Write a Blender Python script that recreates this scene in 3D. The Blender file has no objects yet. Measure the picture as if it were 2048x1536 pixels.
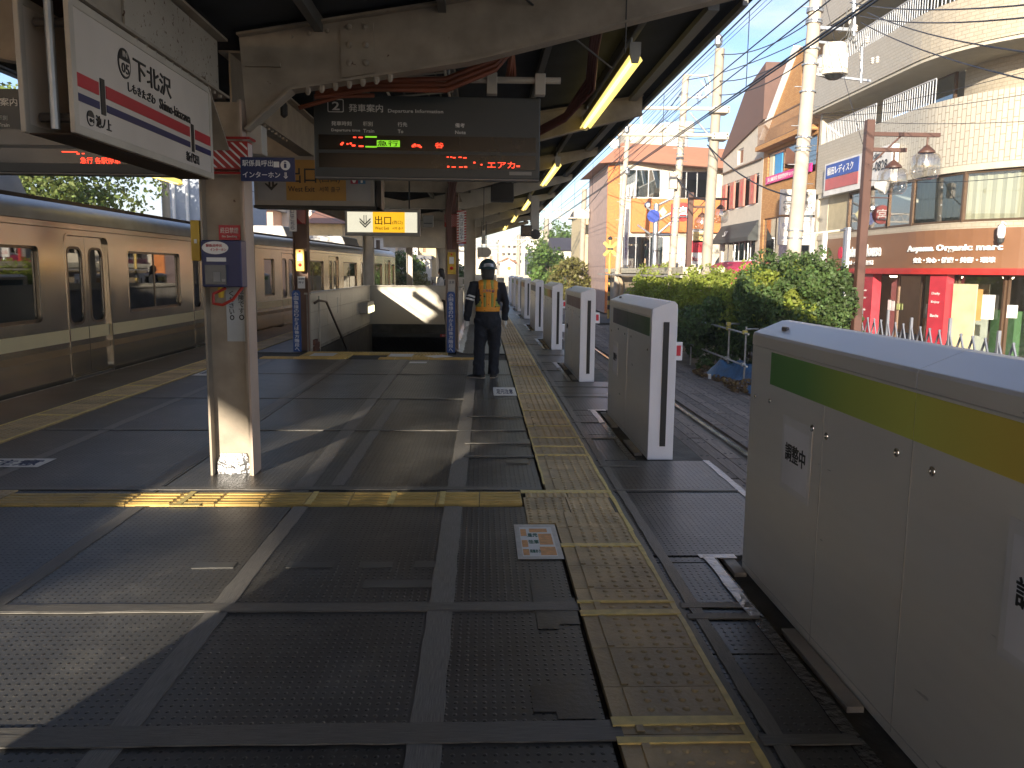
import bpy, bmesh, math, random
import numpy as np
from mathutils import Vector, Matrix
from mathutils.geometry import tessellate_polygon
random.seed(7); np.random.seed(7)
S = bpy.context.scene; COL = S.collection
# ------------------------------------------------ camera
FPX = 1640.0; PITCH = math.atan((768-541.5)/FPX); YAW = math.atan(62/FPX); ROLL = 0.01; EYE = 1.6
cd = bpy.data.cameras.new('camera'); cam = bpy.data.objects.new('camera', cd); COL.objects.link(cam)
cd.sensor_width = 36; cd.lens = FPX/2048*36; cd.clip_start = 0.05; cd.clip_end = 3000
CR = Matrix.Rotation(-YAW, 4, 'Z') @ Matrix.Rotation(math.pi/2-PITCH, 4, 'X') @ Matrix.Rotation(ROLL, 4, 'Z')
cam.matrix_world = Matrix.Translation((0, 0, EYE)) @ CR
S.camera = cam
S.render.resolution_x = 1024; S.render.resolution_y = 768
# ------------------------------------------------ sky and sun (low morning sun from behind the left shoulder)
SUN_AZ = math.radians(18); SUN_EL = math.radians(12)
W = bpy.data.worlds.new('World'); S.world = W; W.use_nodes = True
nt = W.node_tree; bg = nt.nodes['Background']
sky = nt.nodes.new('ShaderNodeTexSky'); sky.sky_type = 'NISHITA'; sky.sun_disc = False
sky.sun_elevation = SUN_EL; sky.sun_rotation = math.pi + SUN_AZ
sky.air_density = 1.0; sky.dust_density = 0.6; sky.ozone_density = 3.0
tc = nt.nodes.new('ShaderNodeTexCoord'); mp = nt.nodes.new('ShaderNodeMapping'); mp.inputs['Scale'].default_value = (1, 1, 3.2)
nz = nt.nodes.new('ShaderNodeTexNoise'); nz.inputs['Scale'].default_value = 2.6; nz.inputs['Detail'].default_value = 9; nz.inputs['Roughness'].default_value = .62
rp = nt.nodes.new('ShaderNodeValToRGB'); rp.color_ramp.elements[0].position = .46; rp.color_ramp.elements[1].position = .72
mx = nt.nodes.new('ShaderNodeMixRGB'); mx.inputs[2].default_value = (3.4, 3.5, 3.8, 1)
nt.links.new(tc.outputs['Generated'], mp.inputs[0]); nt.links.new(mp.outputs[0], nz.inputs['Vector']); nt.links.new(nz.outputs['Fac'], rp.inputs[0])
nt.links.new(rp.outputs[0], mx.inputs[0]); tn = nt.nodes.new('ShaderNodeMixRGB'); tn.blend_type = 'MULTIPLY'; tn.inputs[0].default_value = 1; tn.inputs[2].default_value = (.93, .83, .88, 1); nt.links.new(sky.outputs[0], tn.inputs[1]); nt.links.new(tn.outputs[0], mx.inputs[1]); nt.links.new(mx.outputs[0], bg.inputs[0])
bg.inputs[1].default_value = 0.08
sd = bpy.data.lights.new('sun', 'SUN'); sd.energy = 2.9; sd.angle = math.radians(.45); sd.color = (1, .89, .72)
so = bpy.data.objects.new('sun', sd); COL.objects.link(so)
SUND = Vector((math.sin(SUN_AZ)*math.cos(SUN_EL), math.cos(SUN_AZ)*math.cos(SUN_EL), -math.sin(SUN_EL)))
so.rotation_euler = SUND.to_track_quat('-Z', 'Y').to_euler(); so.location = (-20, -40, 20)
S.view_settings.view_transform = 'Standard'; S.view_settings.look = 'None'; S.view_settings.exposure = 2.12; S.view_settings.gamma = 1
S.view_settings.use_curve_mapping = False
S.cycles.max_bounces = 7; S.cycles.diffuse_bounces = 4; S.cycles.glossy_bounces = 4; S.cycles.transparent_max_bounces = 12
# ------------------------------------------------ pixel of the 2048x1536 photograph -> point of the place (to measure positions)
def ray(px, py): return (CR.to_3x3() @ Vector((px-1024, -(py-768), -FPX)))
def ay(px, py, Y): r = ray(px, py); t = Y/r.y; return Vector((r.x*t, Y, EYE+r.z*t))
def ax(px, py, X): r = ray(px, py); t = X/r.x; return Vector((X, r.y*t, EYE+r.z*t))
def az(px, py, Z=0): r = ray(px, py); t = (Z-EYE)/r.z; return Vector((r.x*t, r.y*t, Z))
# ------------------------------------------------ materials
MATS = {}
def M(name, col, rough=.6, metal=0., var=.12, scale=3., bump=0., bscale=40., rust=0., rustcol=(.09, .035, .015), stretch=(1, 1, 1), emit=None, spec=.5, trans=0., alpha=1., isl=0., rustscale=6.):
    if name in MATS: return MATS[name]
    m = bpy.data.materials.new(name); m.use_nodes = True; n = m.node_tree; P = n.nodes['Principled BSDF']
    P.inputs['Roughness'].default_value = rough; P.inputs['Metallic'].default_value = metal; P.inputs['Specular IOR Level'].default_value = spec
    geo = n.nodes.new('ShaderNodeNewGeometry'); mpn = n.nodes.new('ShaderNodeMapping'); mpn.inputs['Scale'].default_value = stretch
    n.links.new(geo.outputs['Position'], mpn.inputs[0])
    t = n.nodes.new('ShaderNodeTexNoise'); t.inputs['Scale'].default_value = scale; t.inputs['Detail'].default_value = 6; n.links.new(mpn.outputs[0], t.inputs['Vector'])
    cr = n.nodes.new('ShaderNodeValToRGB'); cr.color_ramp.elements[0].position = .3; cr.color_ramp.elements[1].position = .7
    cr.color_ramp.elements[0].color = (*[c*(1-var) for c in col], 1); cr.color_ramp.elements[1].color = (*[min(1, c*(1+var)) for c in col], 1)
    n.links.new(t.outputs['Fac'], cr.inputs[0]); out = cr.outputs[0]
    if isl > 0:
        h = n.nodes.new('ShaderNodeHueSaturation'); r = n.nodes.new('ShaderNodeMapRange'); r.inputs[3].default_value = 1-isl; r.inputs[4].default_value = 1+isl
        n.links.new(geo.outputs['Random Per Island'], r.inputs[0]); n.links.new(r.outputs[0], h.inputs['Value']); n.links.new(out, h.inputs['Color'])
        r2 = n.nodes.new('ShaderNodeMapRange'); r2.inputs[3].default_value = .5-isl*.06; r2.inputs[4].default_value = .5+isl*.03
        n.links.new(geo.outputs['Random Per Island'], r2.inputs[0]); n.links.new(r2.outputs[0], h.inputs['Hue']); out = h.outputs[0]
    if rust > 0:
        t2 = n.nodes.new('ShaderNodeTexNoise'); t2.inputs['Scale'].default_value = rustscale; t2.inputs['Detail'].default_value = 10; t2.inputs['Roughness'].default_value = .7
        n.links.new(geo.outputs['Position'], t2.inputs['Vector'])
        c2 = n.nodes.new('ShaderNodeValToRGB'); c2.color_ramp.elements[0].position = .72-rust*.25; c2.color_ramp.elements[1].position = .74-rust*.22
        mxx = n.nodes.new('ShaderNodeMixRGB'); mxx.inputs[2].default_value = (*rustcol, 1)
        n.links.new(t2.outputs['Fac'], c2.inputs[0]); n.links.new(c2.outputs[0], mxx.inputs[0]); n.links.new(out, mxx.inputs[1]); out = mxx.outputs[0]
    n.links.new(out, P.inputs['Base Color'])
    if rough < .98 and metal < 1.1:
        rr = n.nodes.new('ShaderNodeMapRange'); rr.inputs[3].default_value = max(.03, rough-.08); rr.inputs[4].default_value = min(1, rough+.1)
        n.links.new(t.outputs['Fac'], rr.inputs[0]); n.links.new(rr.outputs[0], P.inputs['Roughness'])
    if bump > 0:
        tb = n.nodes.new('ShaderNodeTexNoise'); tb.inputs['Scale'].default_value = bscale; tb.inputs['Detail'].default_value = 4; n.links.new(mpn.outputs[0], tb.inputs['Vector'])
        b = n.nodes.new('ShaderNodeBump'); b.inputs['Strength'].default_value = bump; b.inputs['Distance'].default_value = .02
        n.links.new(tb.outputs['Fac'], b.inputs['Height']); n.links.new(b.outputs[0], P.inputs['Normal'])
    if emit: P.inputs['Emission Color'].default_value = (*emit[0], 1); P.inputs['Emission Strength'].default_value = emit[1]
    if trans: P.inputs['Transmission Weight'].default_value = trans
    MATS[name] = m; return m
def glass(name, col=(.8, .85, .85), fac=.75, rough=.03):
    """thin pane: part clear, part mirror"""
    if name in MATS: return MATS[name]
    m = bpy.data.materials.new(name); m.use_nodes = True; n = m.node_tree; n.nodes.remove(n.nodes['Principled BSDF'])
    o = n.nodes['Material Output']; tr = n.nodes.new('ShaderNodeBsdfTransparent'); gl = n.nodes.new('ShaderNodeBsdfGlossy'); mi = n.nodes.new('ShaderNodeMixShader')
    fr = n.nodes.new('ShaderNodeFresnel'); fr.inputs[0].default_value = 1.5; ad = n.nodes.new('ShaderNodeMath'); ad.operation = 'ADD'; ad.inputs[1].default_value = 1-fac-.04; ad.use_clamp = True
    tr.inputs[0].default_value = (*col, 1); gl.inputs['Roughness'].default_value = rough
    n.links.new(fr.outputs[0], ad.inputs[0]); n.links.new(ad.outputs[0], mi.inputs[0]); n.links.new(tr.outputs[0], mi.inputs[1]); n.links.new(gl.outputs[0], mi.inputs[2]); n.links.new(mi.outputs[0], o.inputs[0])
    MATS[name] = m; return m
# ------------------------------------------------ mesh builder
class MB:
    def __init__(s): s.v = []; s.f = []; s.m = []; s.uv = None
    def add(s, vs, fs, mi=0):
        b = len(s.v); s.v += [tuple(v) for v in vs]; s.f += [tuple(b+i for i in f) for f in fs]; s.m += [mi]*len(fs); return s
    def box(s, x0, x1, y0, y1, z0, z1, mi=0):
        return s.add([(x0,y0,z0),(x1,y0,z0),(x1,y1,z0),(x0,y1,z0),(x0,y0,z1),(x1,y0,z1),(x1,y1,z1),(x0,y1,z1)], [(0,3,2,1),(4,5,6,7),(0,1,5,4),(1,2,6,5),(2,3,7,6),(3,0,4,7)], mi)
    def beam(s, p0, p1, w, h, mi=0, up=(0, 0, 1)):
        """bar from p0 to p1, w wide, h high, centred on the line"""
        p0 = Vector(p0); p1 = Vector(p1); d = (p1-p0).normalized(); u = Vector(up)
        if abs(d.dot(u)) > .99: u = Vector((0, 1, 0))
        r = d.cross(u).normalized(); u = r.cross(d).normalized(); q = []
        for p in (p0, p1):
            for a, b in ((-1,-1),(1,-1),(1,1),(-1,1)): q.append(p+r*(a*w/2)+u*(b*h/2))
        return s.add(q, [(0,1,2,3),(7,6,5,4),(0,4,5,1),(1,5,6,2),(2,6,7,3),(3,7,4,0)], mi)
    def tube(s, path, r, n=8, mi=0, caps=True):
        path = [Vector(p) for p in path]; k = len(path); rs = r if isinstance(r, (list, tuple)) else [r]*k
        d0 = (path[1]-path[0]).normalized(); u = Vector((0, 0, 1)) if abs(d0.z) < .9 else Vector((0, 1, 0)); vs = []
        for i, p in enumerate(path):
            d = (path[min(k-1, i+1)]-path[max(0, i-1)]).normalized(); a = d.cross(u).normalized(); b = a.cross(d).normalized(); u = b
            for j in range(n):
                t = 2*math.pi*j/n; vs.append(p+a*(math.cos(t)*rs[i])+b*(math.sin(t)*rs[i]))
        fs = [(i*n+j, i*n+(j+1) % n, (i+1)*n+(j+1) % n, (i+1)*n+j) for i in range(k-1) for j in range(n)]
        if caps: fs += [tuple(range(n-1, -1, -1)), tuple((k-1)*n+j for j in range(n))]
        return s.add(vs, fs, mi)
    def lathe(s, c, prof, n=16, axis='z', mi=0):
        c = Vector(c); vs = []
        for r, h in prof:
            for j in range(n):
                t = 2*math.pi*j/n; a, b = r*math.cos(t), r*math.sin(t)
                vs.append(c+Vector({'z': (a, b, h), 'y': (a, h, b), 'x': (h, a, b)}[axis]))
        k = len(prof); fs = [(i*n+j, i*n+(j+1) % n, (i+1)*n+(j+1) % n, (i+1)*n+j) for i in range(k-1) for j in range(n)]
        fs += [tuple(range(n-1, -1, -1)), tuple((k-1)*n+j for j in range(n))]
        return s.add(vs, fs, mi)
    def plate(s, axis, a0, a1, outer, holes=(), mi=0):
        """flat plate with holes; axis x: loops in (y,z); y: (x,z); z: (x,y)"""
        loops = [list(outer)]+[list(h) for h in holes]; flat = [p for l in loops for p in l]
        tri = tessellate_polygon([[Vector((p[0], p[1], 0)) for p in l] for l in loops])
        P = {'x': lambda a, p: (a, p[0], p[1]), 'y': lambda a, p: (p[0], a, p[1]), 'z': lambda a, p: (p[0], p[1], a)}[axis]
        n = len(flat); vs = [P(a0, p) for p in flat]+[P(a1, p) for p in flat]; fs = [tuple(t) for t in tri]+[tuple(n+i for i in reversed(t)) for t in tri]
        b = 0
        for l in loops:
            k = len(l); fs += [(b+i, b+(i+1) % k, n+b+(i+1) % k, n+b+i) for i in range(k)]; b += k
        return s.add(vs, fs, mi)
    def build(s, name, mats, parent=None, smooth=False, bevel=0, label=None, kind=None, seg=1, sharp=None):
        me = bpy.data.meshes.new(name); o0 = parent_origin(parent)
        me.from_pydata([(v[0]-o0[0], v[1]-o0[1], v[2]-o0[2]) for v in s.v], [], s.f)
        for m in (mats if isinstance(mats, (list, tuple)) else [mats]): me.materials.append(m)
        if any(s.m): me.polygons.foreach_set('material_index', s.m)
        bm = bmesh.new(); bm.from_mesh(me); bmesh.ops.recalc_face_normals(bm, faces=bm.faces)
        if bevel: bmesh.ops.bevel(bm, geom=[e for e in bm.edges if e.calc_face_angle(0) > .5], offset=bevel, segments=seg, affect='EDGES', profile=.7)
        if s.uv:
            ul = bm.loops.layers.uv.new('UVMap')
            for f in bm.faces:
                for l in f.loops: l[ul].uv = s.uv[l.vert.index]
        bm.to_mesh(me); bm.free()
        if smooth:
            me.polygons.foreach_set('use_smooth', [True]*len(me.polygons)); me.set_sharp_from_angle(angle=math.radians(sharp or 40))
        return link(name, me, parent, label, kind)
def parent_origin(p):
    o = Vector((0, 0, 0))
    while p is not None: o = o+p.location; p = p.parent
    return o
def link(name, me, parent=None, label=None, kind=None):
    ob = bpy.data.objects.new(name, me); COL.objects.link(ob)
    if parent is not None: ob.parent = parent
    if label: ob['label'] = label
    if kind: ob['kind'] = kind
    return ob
def thing(name, label, cat, loc=(0, 0, 0), group=None):
    o = bpy.data.objects.new(name, None); COL.objects.link(o); o.location = Vector(loc); o.empty_display_size = .1
    o['label'] = label; o['category'] = cat
    if group: o['group'] = group
    return o
def tag(o, label, cat, group=None):
    o['label'] = label; o['category'] = cat
    if group: o['group'] = group
    return o
def struct(o): o['kind'] = 'structure'; return o
def dup(root, loc=None, label=None):
    r = root.copy(); COL.objects.link(r)
    if loc is not None: r.location = Vector(loc)
    if label: r['label'] = label
    for c in root.children:
        k = c.copy(); COL.objects.link(k); k.parent = r
        for g in c.children: q = g.copy(); COL.objects.link(q); q.parent = k
    return r
def inst(name, me, parent, loc, rotz=0., scale=None):
    ob = bpy.data.objects.new(name, me); COL.objects.link(ob); ob.parent = parent; ob.location = Vector(loc)-parent_origin(parent); ob.rotation_euler.z = rotz
    if scale: ob.scale = scale
    return ob
# lettering: real glyph outlines turned into thin meshes
def glyphs(body, bold=0., depth=.02, res=2):
    c = bpy.data.curves.new('lettering', 'FONT'); c.body = body; c.size = 1; c.offset = bold; c.extrude = depth/2; c.resolution_u = res; c.align_x = 'LEFT'
    o = bpy.data.objects.new('lettering', c); COL.objects.link(o)
    me = bpy.data.meshes.new_from_object(o.evaluated_get(bpy.context.evaluated_depsgraph_get()))
    bpy.data.objects.remove(o); bpy.data.curves.remove(c); return me
def text(body, mat, parent, pos, w=None, h=None, right=(1, 0, 0), up=(0, 0, 1), bold=.012, depth=.004, name='lettering', vertical=False, cx=False):
    """fit the lettering into a box w wide (and h high) whose lower left corner is pos"""
    if vertical:
        n = len(body); step = h/n; o = None
        for i, ch in enumerate(body):
            if ch.strip(): o = text(ch, mat, parent, Vector(pos)+Vector(up)*(h-step*(i+1)+step*.06), w=w, h=step*.88, right=right, up=up, bold=bold, depth=depth, name=name)
        return o
    me = glyphs(body, bold*.38, depth); xs = np.array([v.co[:] for v in me.vertices]) if len(me.vertices) else np.zeros((1, 3))
    x0, y0 = xs[:, 0].min(), xs[:, 1].min(); dx = max(1e-6, xs[:, 0].max()-x0); dy = max(1e-6, xs[:, 1].max()-y0)
    sx = w/dx if w else h/dy; sy = h/dy if h else sx
    R = Vector(right).normalized(); U = Vector(up).normalized(); N = R.cross(U); p = Vector(pos)-parent_origin(parent)
    out = np.array([list(p+R*((v[0]-x0)*sx)+U*((v[1]-y0)*sy)+N*v[2]*1.0) for v in xs])
    me.vertices.foreach_set('co', out.ravel()); me.materials.clear(); me.materials.append(mat); me.update()
    return link(name, me, parent)
def rrect(x0, x1, y0, y1, r, n=4):
    p = []
    for cx, cy, a in ((x1-r, y1-r, 0), (x0+r, y1-r, 90), (x0+r, y0+r, 180), (x1-r, y0+r, 270)):
        for i in range(n+1): t = math.radians(a+90*i/n); p.append((cx+r*math.cos(t), cy+r*math.sin(t)))
    return p
def rect(x0, x1, y0, y1): return [(x0, y0), (x1, y0), (x1, y1), (x0, y1)]
def wall_windows(axis, a0, a1, outer, wins, wallmat, parent, framemat, panemat, fw=.06, inset=.12, sill=False, out=-1, mull=1, name='wall', gname='window', curtains=.75):
    """a wall plate with real openings; each opening gets a window (> pane)"""
    mb = MB(); mb.plate(axis, a0, a1, outer, [rect(*w[:4]) for w in wins]); wo = mb.build(name, wallmat, parent)
    face = a0 if out < 0 else a1; b0 = face-out*inset
    for w in wins:
        x0, x1, z0, z1 = w[:4]; mm = w[4] if len(w) > 4 else mull
        f = MB(); f.plate(axis, min(b0, b0+out*.05), max(b0, b0+out*.05), rect(x0+.003, x1-.003, z0+.003, z1-.003), [rect(x0+fw, x1-fw, z0+fw, z1-fw)])
        for i in range(1, mm+1):
            xm = x0+(x1-x0)*i/(mm+1); f.plate(axis, min(b0, b0+out*.045), max(b0, b0+out*.045), rect(xm-fw*.4, xm+fw*.4, z0+fw, z1-fw))
        fo = f.build(gname, framemat, parent)
        if curtains and random.random() < curtains:
            kc = MB(); dd = b0-out*.12; xa, xb = x0, x1
            if random.random() < .4: xa, xb = sorted((x0 if random.random() < .5 else x1, x0+(x1-x0)*random.uniform(.35, .7)))
            nn_ = max(6, int((xb-xa)/.09)); vs_ = []
            for j in range(nn_+1):
                u_ = xa+(xb-xa)*j/nn_; o_ = dd+.03*(j % 2); vs_ += [(o_, u_, z0), (o_, u_, z1)] if axis == 'x' else [(u_, o_, z0), (u_, o_, z1)]
            kc.add(vs_, [(2*j, 2*j+2, 2*j+3, 2*j+1) for j in range(nn_)]).build('curtain', M('window_curtain', (.5, .47, .38), .9, var=.15, scale=2, stretch=(4, 4, .2)), fo)
        g = MB(); c = b0+out*.02; g.plate(axis, c-.004, c+.004, rect(x0+fw*.9, x1-fw*.9, z0+fw*.9, z1-fw*.9)); g.build('pane', panemat, fo)
    return wo
# foliage: many small leaf faces
def leaves(name, pts, nrm, size, mat, parent=None, jitter=.8, aspect=1.6):
    n = len(pts); pts = np.asarray(pts); nrm = np.asarray(nrm)+np.random.randn(n, 3)*jitter; nrm /= np.linalg.norm(nrm, axis=1)[:, None]+1e-9
    t = np.cross(nrm, np.random.randn(n, 3)); t /= np.linalg.norm(t, axis=1)[:, None]+1e-9; b = np.cross(nrm, t)
    s = size*(.6+.8*np.random.rand(n))[:, None]
    q = np.stack([pts-t*s*.5*aspect, pts-b*s*.5, pts+t*s*.5*aspect, pts+b*s*.5], 1).reshape(-1, 3)
    o0 = np.array(parent_origin(parent)) if parent else np.zeros(3); q = q-o0
    me = bpy.data.meshes.new(name); me.vertices.add(4*n); me.vertices.foreach_set('co', q.ravel()); me.loops.add(4*n); me.loops.foreach_set('vertex_index', np.arange(4*n, dtype=np.int32))
    me.polygons.add(n); me.polygons.foreach_set('loop_start', np.arange(0, 4*n, 4, dtype=np.int32)); me.update(calc_edges=True); me.materials.append(mat)
    return link(name, me, parent)
def clump_points(c, r, n, clumps=40, crad=.35, flat=1.):
    """points in leaf clumps scattered through an ellipsoid's volume, denser at its skin"""
    c = np.array(c, float); r = np.array(r, float); cc = np.random.randn(clumps, 3); cc /= np.linalg.norm(cc, axis=1)[:, None]; cc *= (.45+.55*np.random.rand(clumps)**.5)[:, None]
    k = np.random.randint(0, clumps, n); d = np.random.randn(n, 3); d /= np.linalg.norm(d, axis=1)[:, None]; rad = crad*(.6+.8*np.random.rand(clumps))[k]*(.7+.3*np.random.rand(n))
    return c+(cc[k]+d*rad[:, None])*r, d
def tree(name, label, base, h, cr, n, size, mat, group=None, trunk=None, cz=.62, clumps=45, cat='tree'):
    t = thing(name, label, cat, base, group); b = Vector(base); tm = M('bark', (.12, .085, .06), .9, bump=.4, bscale=20)
    mb = MB(); rr = h*.025+.04; mb.tube([b, b+Vector((.05*h*.2, 0, h*.3)), b+Vector((0, .03*h, h*.62)), b+Vector((.02*h, 0, h*.85))], [rr*1.3, rr, rr*.6, rr*.2], 7)
    for i in range(7):
        a = i*2.4; z = h*(.32+.07*i); e = b+Vector((math.cos(a)*cr[0]*.7, math.sin(a)*cr[1]*.7, z+h*.2)); mb.tube([b+Vector((0, 0, z)), (b+Vector((0, 0, z))+e)/2+Vector((0, 0, .1)), e], [rr*.5, rr*.3, rr*.1], 5)
    mb.build('trunk', tm, t); p, d = clump_points(b+Vector((0, 0, h*cz)), cr, n, clumps)
    leaves('crown', p, d, size, mat, t); return t

def split_loose(ob, cap=70):
    """every separate piece of a mesh becomes a part of its own"""
    me = ob.data
    if me.users > 1 or not len(me.vertices): return
    par = list(range(len(me.vertices)))
    def find(i):
        while par[i] != i: par[i] = par[par[i]]; i = par[i]
        return i
    for e in me.edges:
        a_, b_ = find(e.vertices[0]), find(e.vertices[1])
        if a_ != b_: par[a_] = b_
    groups = {}
    for p in me.polygons: groups.setdefault(find(p.vertices[0]), []).append(p)
    if len(groups) < 2 or len(groups) > cap: return
    co = [tuple(v.co) for v in me.vertices]
    for g_ in groups.values():
        idx = {}; fs = []; vs = []
        for p in g_:
            f = []
            for v in p.vertices:
                if v not in idx: idx[v] = len(vs); vs.append(co[v])
                f.append(idx[v])
            fs.append(f)
        m2 = bpy.data.meshes.new(me.name); m2.from_pydata(vs, [], fs); [m2.materials.append(m) for m in me.materials]; m2.polygons.foreach_set('use_smooth', [p.use_smooth for p in g_]); m2.polygons.foreach_set('material_index', [p.material_index for p in g_])
        o = bpy.data.objects.new(ob.name.split('.')[0], m2); COL.objects.link(o); o.parent = ob.parent; o.matrix_parent_inverse = ob.matrix_parent_inverse.copy(); o.location = ob.location.copy()
        if 'label' in ob: o['label'] = ob['label']
    bpy.data.objects.remove(ob)

def leafmat(name, col, var=.35, scale=1.2, isl=.4, tr=.45):
    m = M(name, col, .6, var=var, scale=scale, isl=isl); n = m.node_tree
    if 'tl' in m: return m
    m['tl'] = 1; P = n.nodes['Principled BSDF']; t = n.nodes.new('ShaderNodeBsdfTranslucent'); mi = n.nodes.new('ShaderNodeMixShader'); mi.inputs[0].default_value = tr
    n.links.new(P.inputs['Base Color'].links[0].from_socket, t.inputs[0]); n.links.new(P.outputs[0], mi.inputs[1]); n.links.new(t.outputs[0], mi.inputs[2]); n.links.new(mi.outputs[0], n.nodes['Material Output'].inputs[0]); return m
# ================================================ ground, street, track deck
RAILZ = -1.08
steel_white = M('old_cream_steel', (.34, .285, .22), .6, var=.2, scale=5, rust=.22, rustscale=9, bump=.15, bscale=14)
cream_clean = M('cream_steel', (.5, .46, .39), .5, var=.12, scale=4, rust=.04)
darkgrey = M('dark_grey_paint', (.035, .037, .038), .5); black = M('black_paint', (.008, .008, .009), .5); white = M('white_paint', (.78, .77, .74), .5, var=.06)
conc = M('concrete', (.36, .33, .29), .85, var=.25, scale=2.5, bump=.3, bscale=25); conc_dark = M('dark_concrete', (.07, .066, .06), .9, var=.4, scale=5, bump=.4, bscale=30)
alu = M('aluminium', (.55, .56, .57), .35, 1., var=.08); galv = M('galvanised_steel', (.42, .44, .46), .45, .8, var=.15, scale=12)
g = MB().plate('z', -1.3, -1.12, rect(-200, 200, -100, 420)).build('ground', M('gravel_earth', (.16, .14, .115), .95, var=.45, scale=1.2, bump=.8, bscale=18)); struct(g)
st = MB().plate('z', -1.11, -1.0, [(8.6, -60), (90, -60), (90, 41), (8.6, 41)]).build('street', M('asphalt', (.075, .073, .07), .9, var=.3, scale=.8, bump=.3, bscale=60)); struct(st)
mb = MB(); [mb.box(8.7, 8.82, y, y+1.9, -.999, -.996) for y in range(-20, 40, 4)]; mb.box(11.9, 12.02, -40, 41, -.9985, -.9955)
mb.build('road_marking', M('road_paint', (.7, .7, .66), .7, var=.2, scale=8, rust=.15, rustcol=(.1, .1, .1)), st)
xr = MB().plate('z', -1.11, -1.004, rect(-60, 60, 42, 50)).build('crossing_road', MATS['asphalt']); struct(xr)
# wooden planks laid over the track
deck = thing('plank_deck', 'x', 'x', (2, 0, RAILZ)); del deck['label'], deck['category']; struct(deck)
wood = M('grey_weathered_planks', (.19, .155, .13), .85, var=.3, scale=9, stretch=(5, .35, 1), bump=.6, bscale=26, isl=0)
n_ = wood.node_tree; oi = n_.nodes.new('ShaderNodeObjectInfo'); hs = n_.nodes.new('ShaderNodeHueSaturation'); mr = n_.nodes.new('ShaderNodeMapRange'); mr.inputs[3].default_value = .72; mr.inputs[4].default_value = 1.3
n_.links.new(oi.outputs['Random'], mr.inputs[0]); n_.links.new(mr.outputs[0], hs.inputs['Value'])
P_ = n_.nodes['Principled BSDF']; src = P_.inputs['Base Color'].links[0].from_socket; n_.links.new(src, hs.inputs['Color']); n_.links.new(hs.outputs[0], P_.inputs['Base Color'])
plank = MB().box(0, .19, 0, 3.94, -.06, 0).build('plank', wood, bevel=.004).data
bolt = MB(); [bolt.lathe((bx, by, .0), [(.022, -.002), (.022, .002)], 7) for bx in (.05, .14) for by in (.3, 1.3, 2.5, 3.6)]
boltme = bolt.build('bolt_hole', black).data
for o in [o for o in COL.objects if o.data in (plank, boltme)]: bpy.data.objects.remove(o)
cols = [2.08+.2*i for i in range(3)]+[3.0+.2*i for i in range(4)]+[4.12+.2*i for i in range(9)]
for i, x in enumerate(cols):
    for j in range(10):
        y = 4+j*4-(i*1.37) % 3.9
        p = inst('plank', plank, deck, (x, y, RAILZ+random.uniform(0, .008))); 
        inst('bolt_hole', boltme, p, (x, y, RAILZ+.009))
r_ = MB()
for x in (2.88, 3.97): r_.box(x-.035, x+.035, -30, 120, RAILZ-.03, RAILZ+.004)
struct(r_.build('track_rail', M('polished_rail', (.6, .56, .5), .2, 1., var=.1)))
r_ = MB()
for x in (2.88, 3.97): r_.box(x-.10, x+.12, -30, 120, RAILZ-.055, RAILZ-.045)
struct(r_.build('rail_groove', M('rail_groove_black', (.012, .01, .009), .9)))
# concrete slab and verge beyond the track
struct(MB().plate('z', -1.115, -1.03, [(5.9, 10), (9, 10), (9, 22), (5.9, 22.4)]).build('verge_slab', M('pinkish_concrete', (.27, .21, .18), .9, var=.3, bump=.4)))
# left track bed
struct(MB().box(-9.2, -5.9, -40, 120, -1.12, -1.06).build('track_bed', M('ballast', (.12, .105, .09), .95, var=.5, scale=14, bump=1, bscale=30)))
# ================================================ platform
plat = thing('platform', 'x', 'x', (0, 0, 0)); del plat['label'], plat['category']; struct(plat)
LE = lambda Y: -5.75 if Y < 21.5 else -5.75+.077*(Y-21.5)
mb = MB(); mb.plate('z', -1.1, -.032, [(-5.75, -20), (1.95, -20), (1.95, 60), (LE(60), 60), (-5.75, 21.5)], [rect(-3.3, -.66, 16.2, 24.9)])
mb.build('slab', conc_dark, plat)
mat_r = bpy.data.materials.new('dimpled_rubber_mat'); mat_r.use_nodes = True; n = mat_r.node_tree; P = n.nodes['Principled BSDF']
geo = n.nodes.new('ShaderNodeNewGeometry'); vm = n.nodes.new('ShaderNodeVectorMath'); vm.operation = 'MULTIPLY'; vm.inputs[1].default_value = (1/.036, 1/.042, 0)
fr = n.nodes.new('ShaderNodeVectorMath'); fr.operation = 'FRACTION'; sb = n.nodes.new('ShaderNodeVectorMath'); sb.operation = 'SUBTRACT'; sb.inputs[1].default_value = (.5, .5, 0)
ln = n.nodes.new('ShaderNodeVectorMath'); ln.operation = 'LENGTH'
n.links.new(geo.outputs['Position'], vm.inputs[0]); n.links.new(vm.outputs[0], fr.inputs[0]); n.links.new(fr.outputs[0], sb.inputs[0]); n.links.new(sb.outputs[0], ln.inputs[0])
dome = n.nodes.new('ShaderNodeMapRange'); dome.interpolation_type = 'SMOOTHSTEP'; dome.inputs[1].default_value = .24; dome.inputs[2].default_value = .10; dome.inputs[3].default_value = 0; dome.inputs[4].default_value = 1
n.links.new(ln.outputs['Value'], dome.inputs[0])
t = n.nodes.new('ShaderNodeTexNoise'); t.inputs['Scale'].default_value = 1.3; t.inputs['Detail'].default_value = 8; n.links.new(geo.outputs['Position'], t.inputs['Vector'])
t3 = n.nodes.new('ShaderNodeTexNoise'); t3.inputs['Scale'].default_value = 60; t3.inputs['Detail'].default_value = 4; n.links.new(geo.outputs['Position'], t3.inputs['Vector'])
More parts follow.
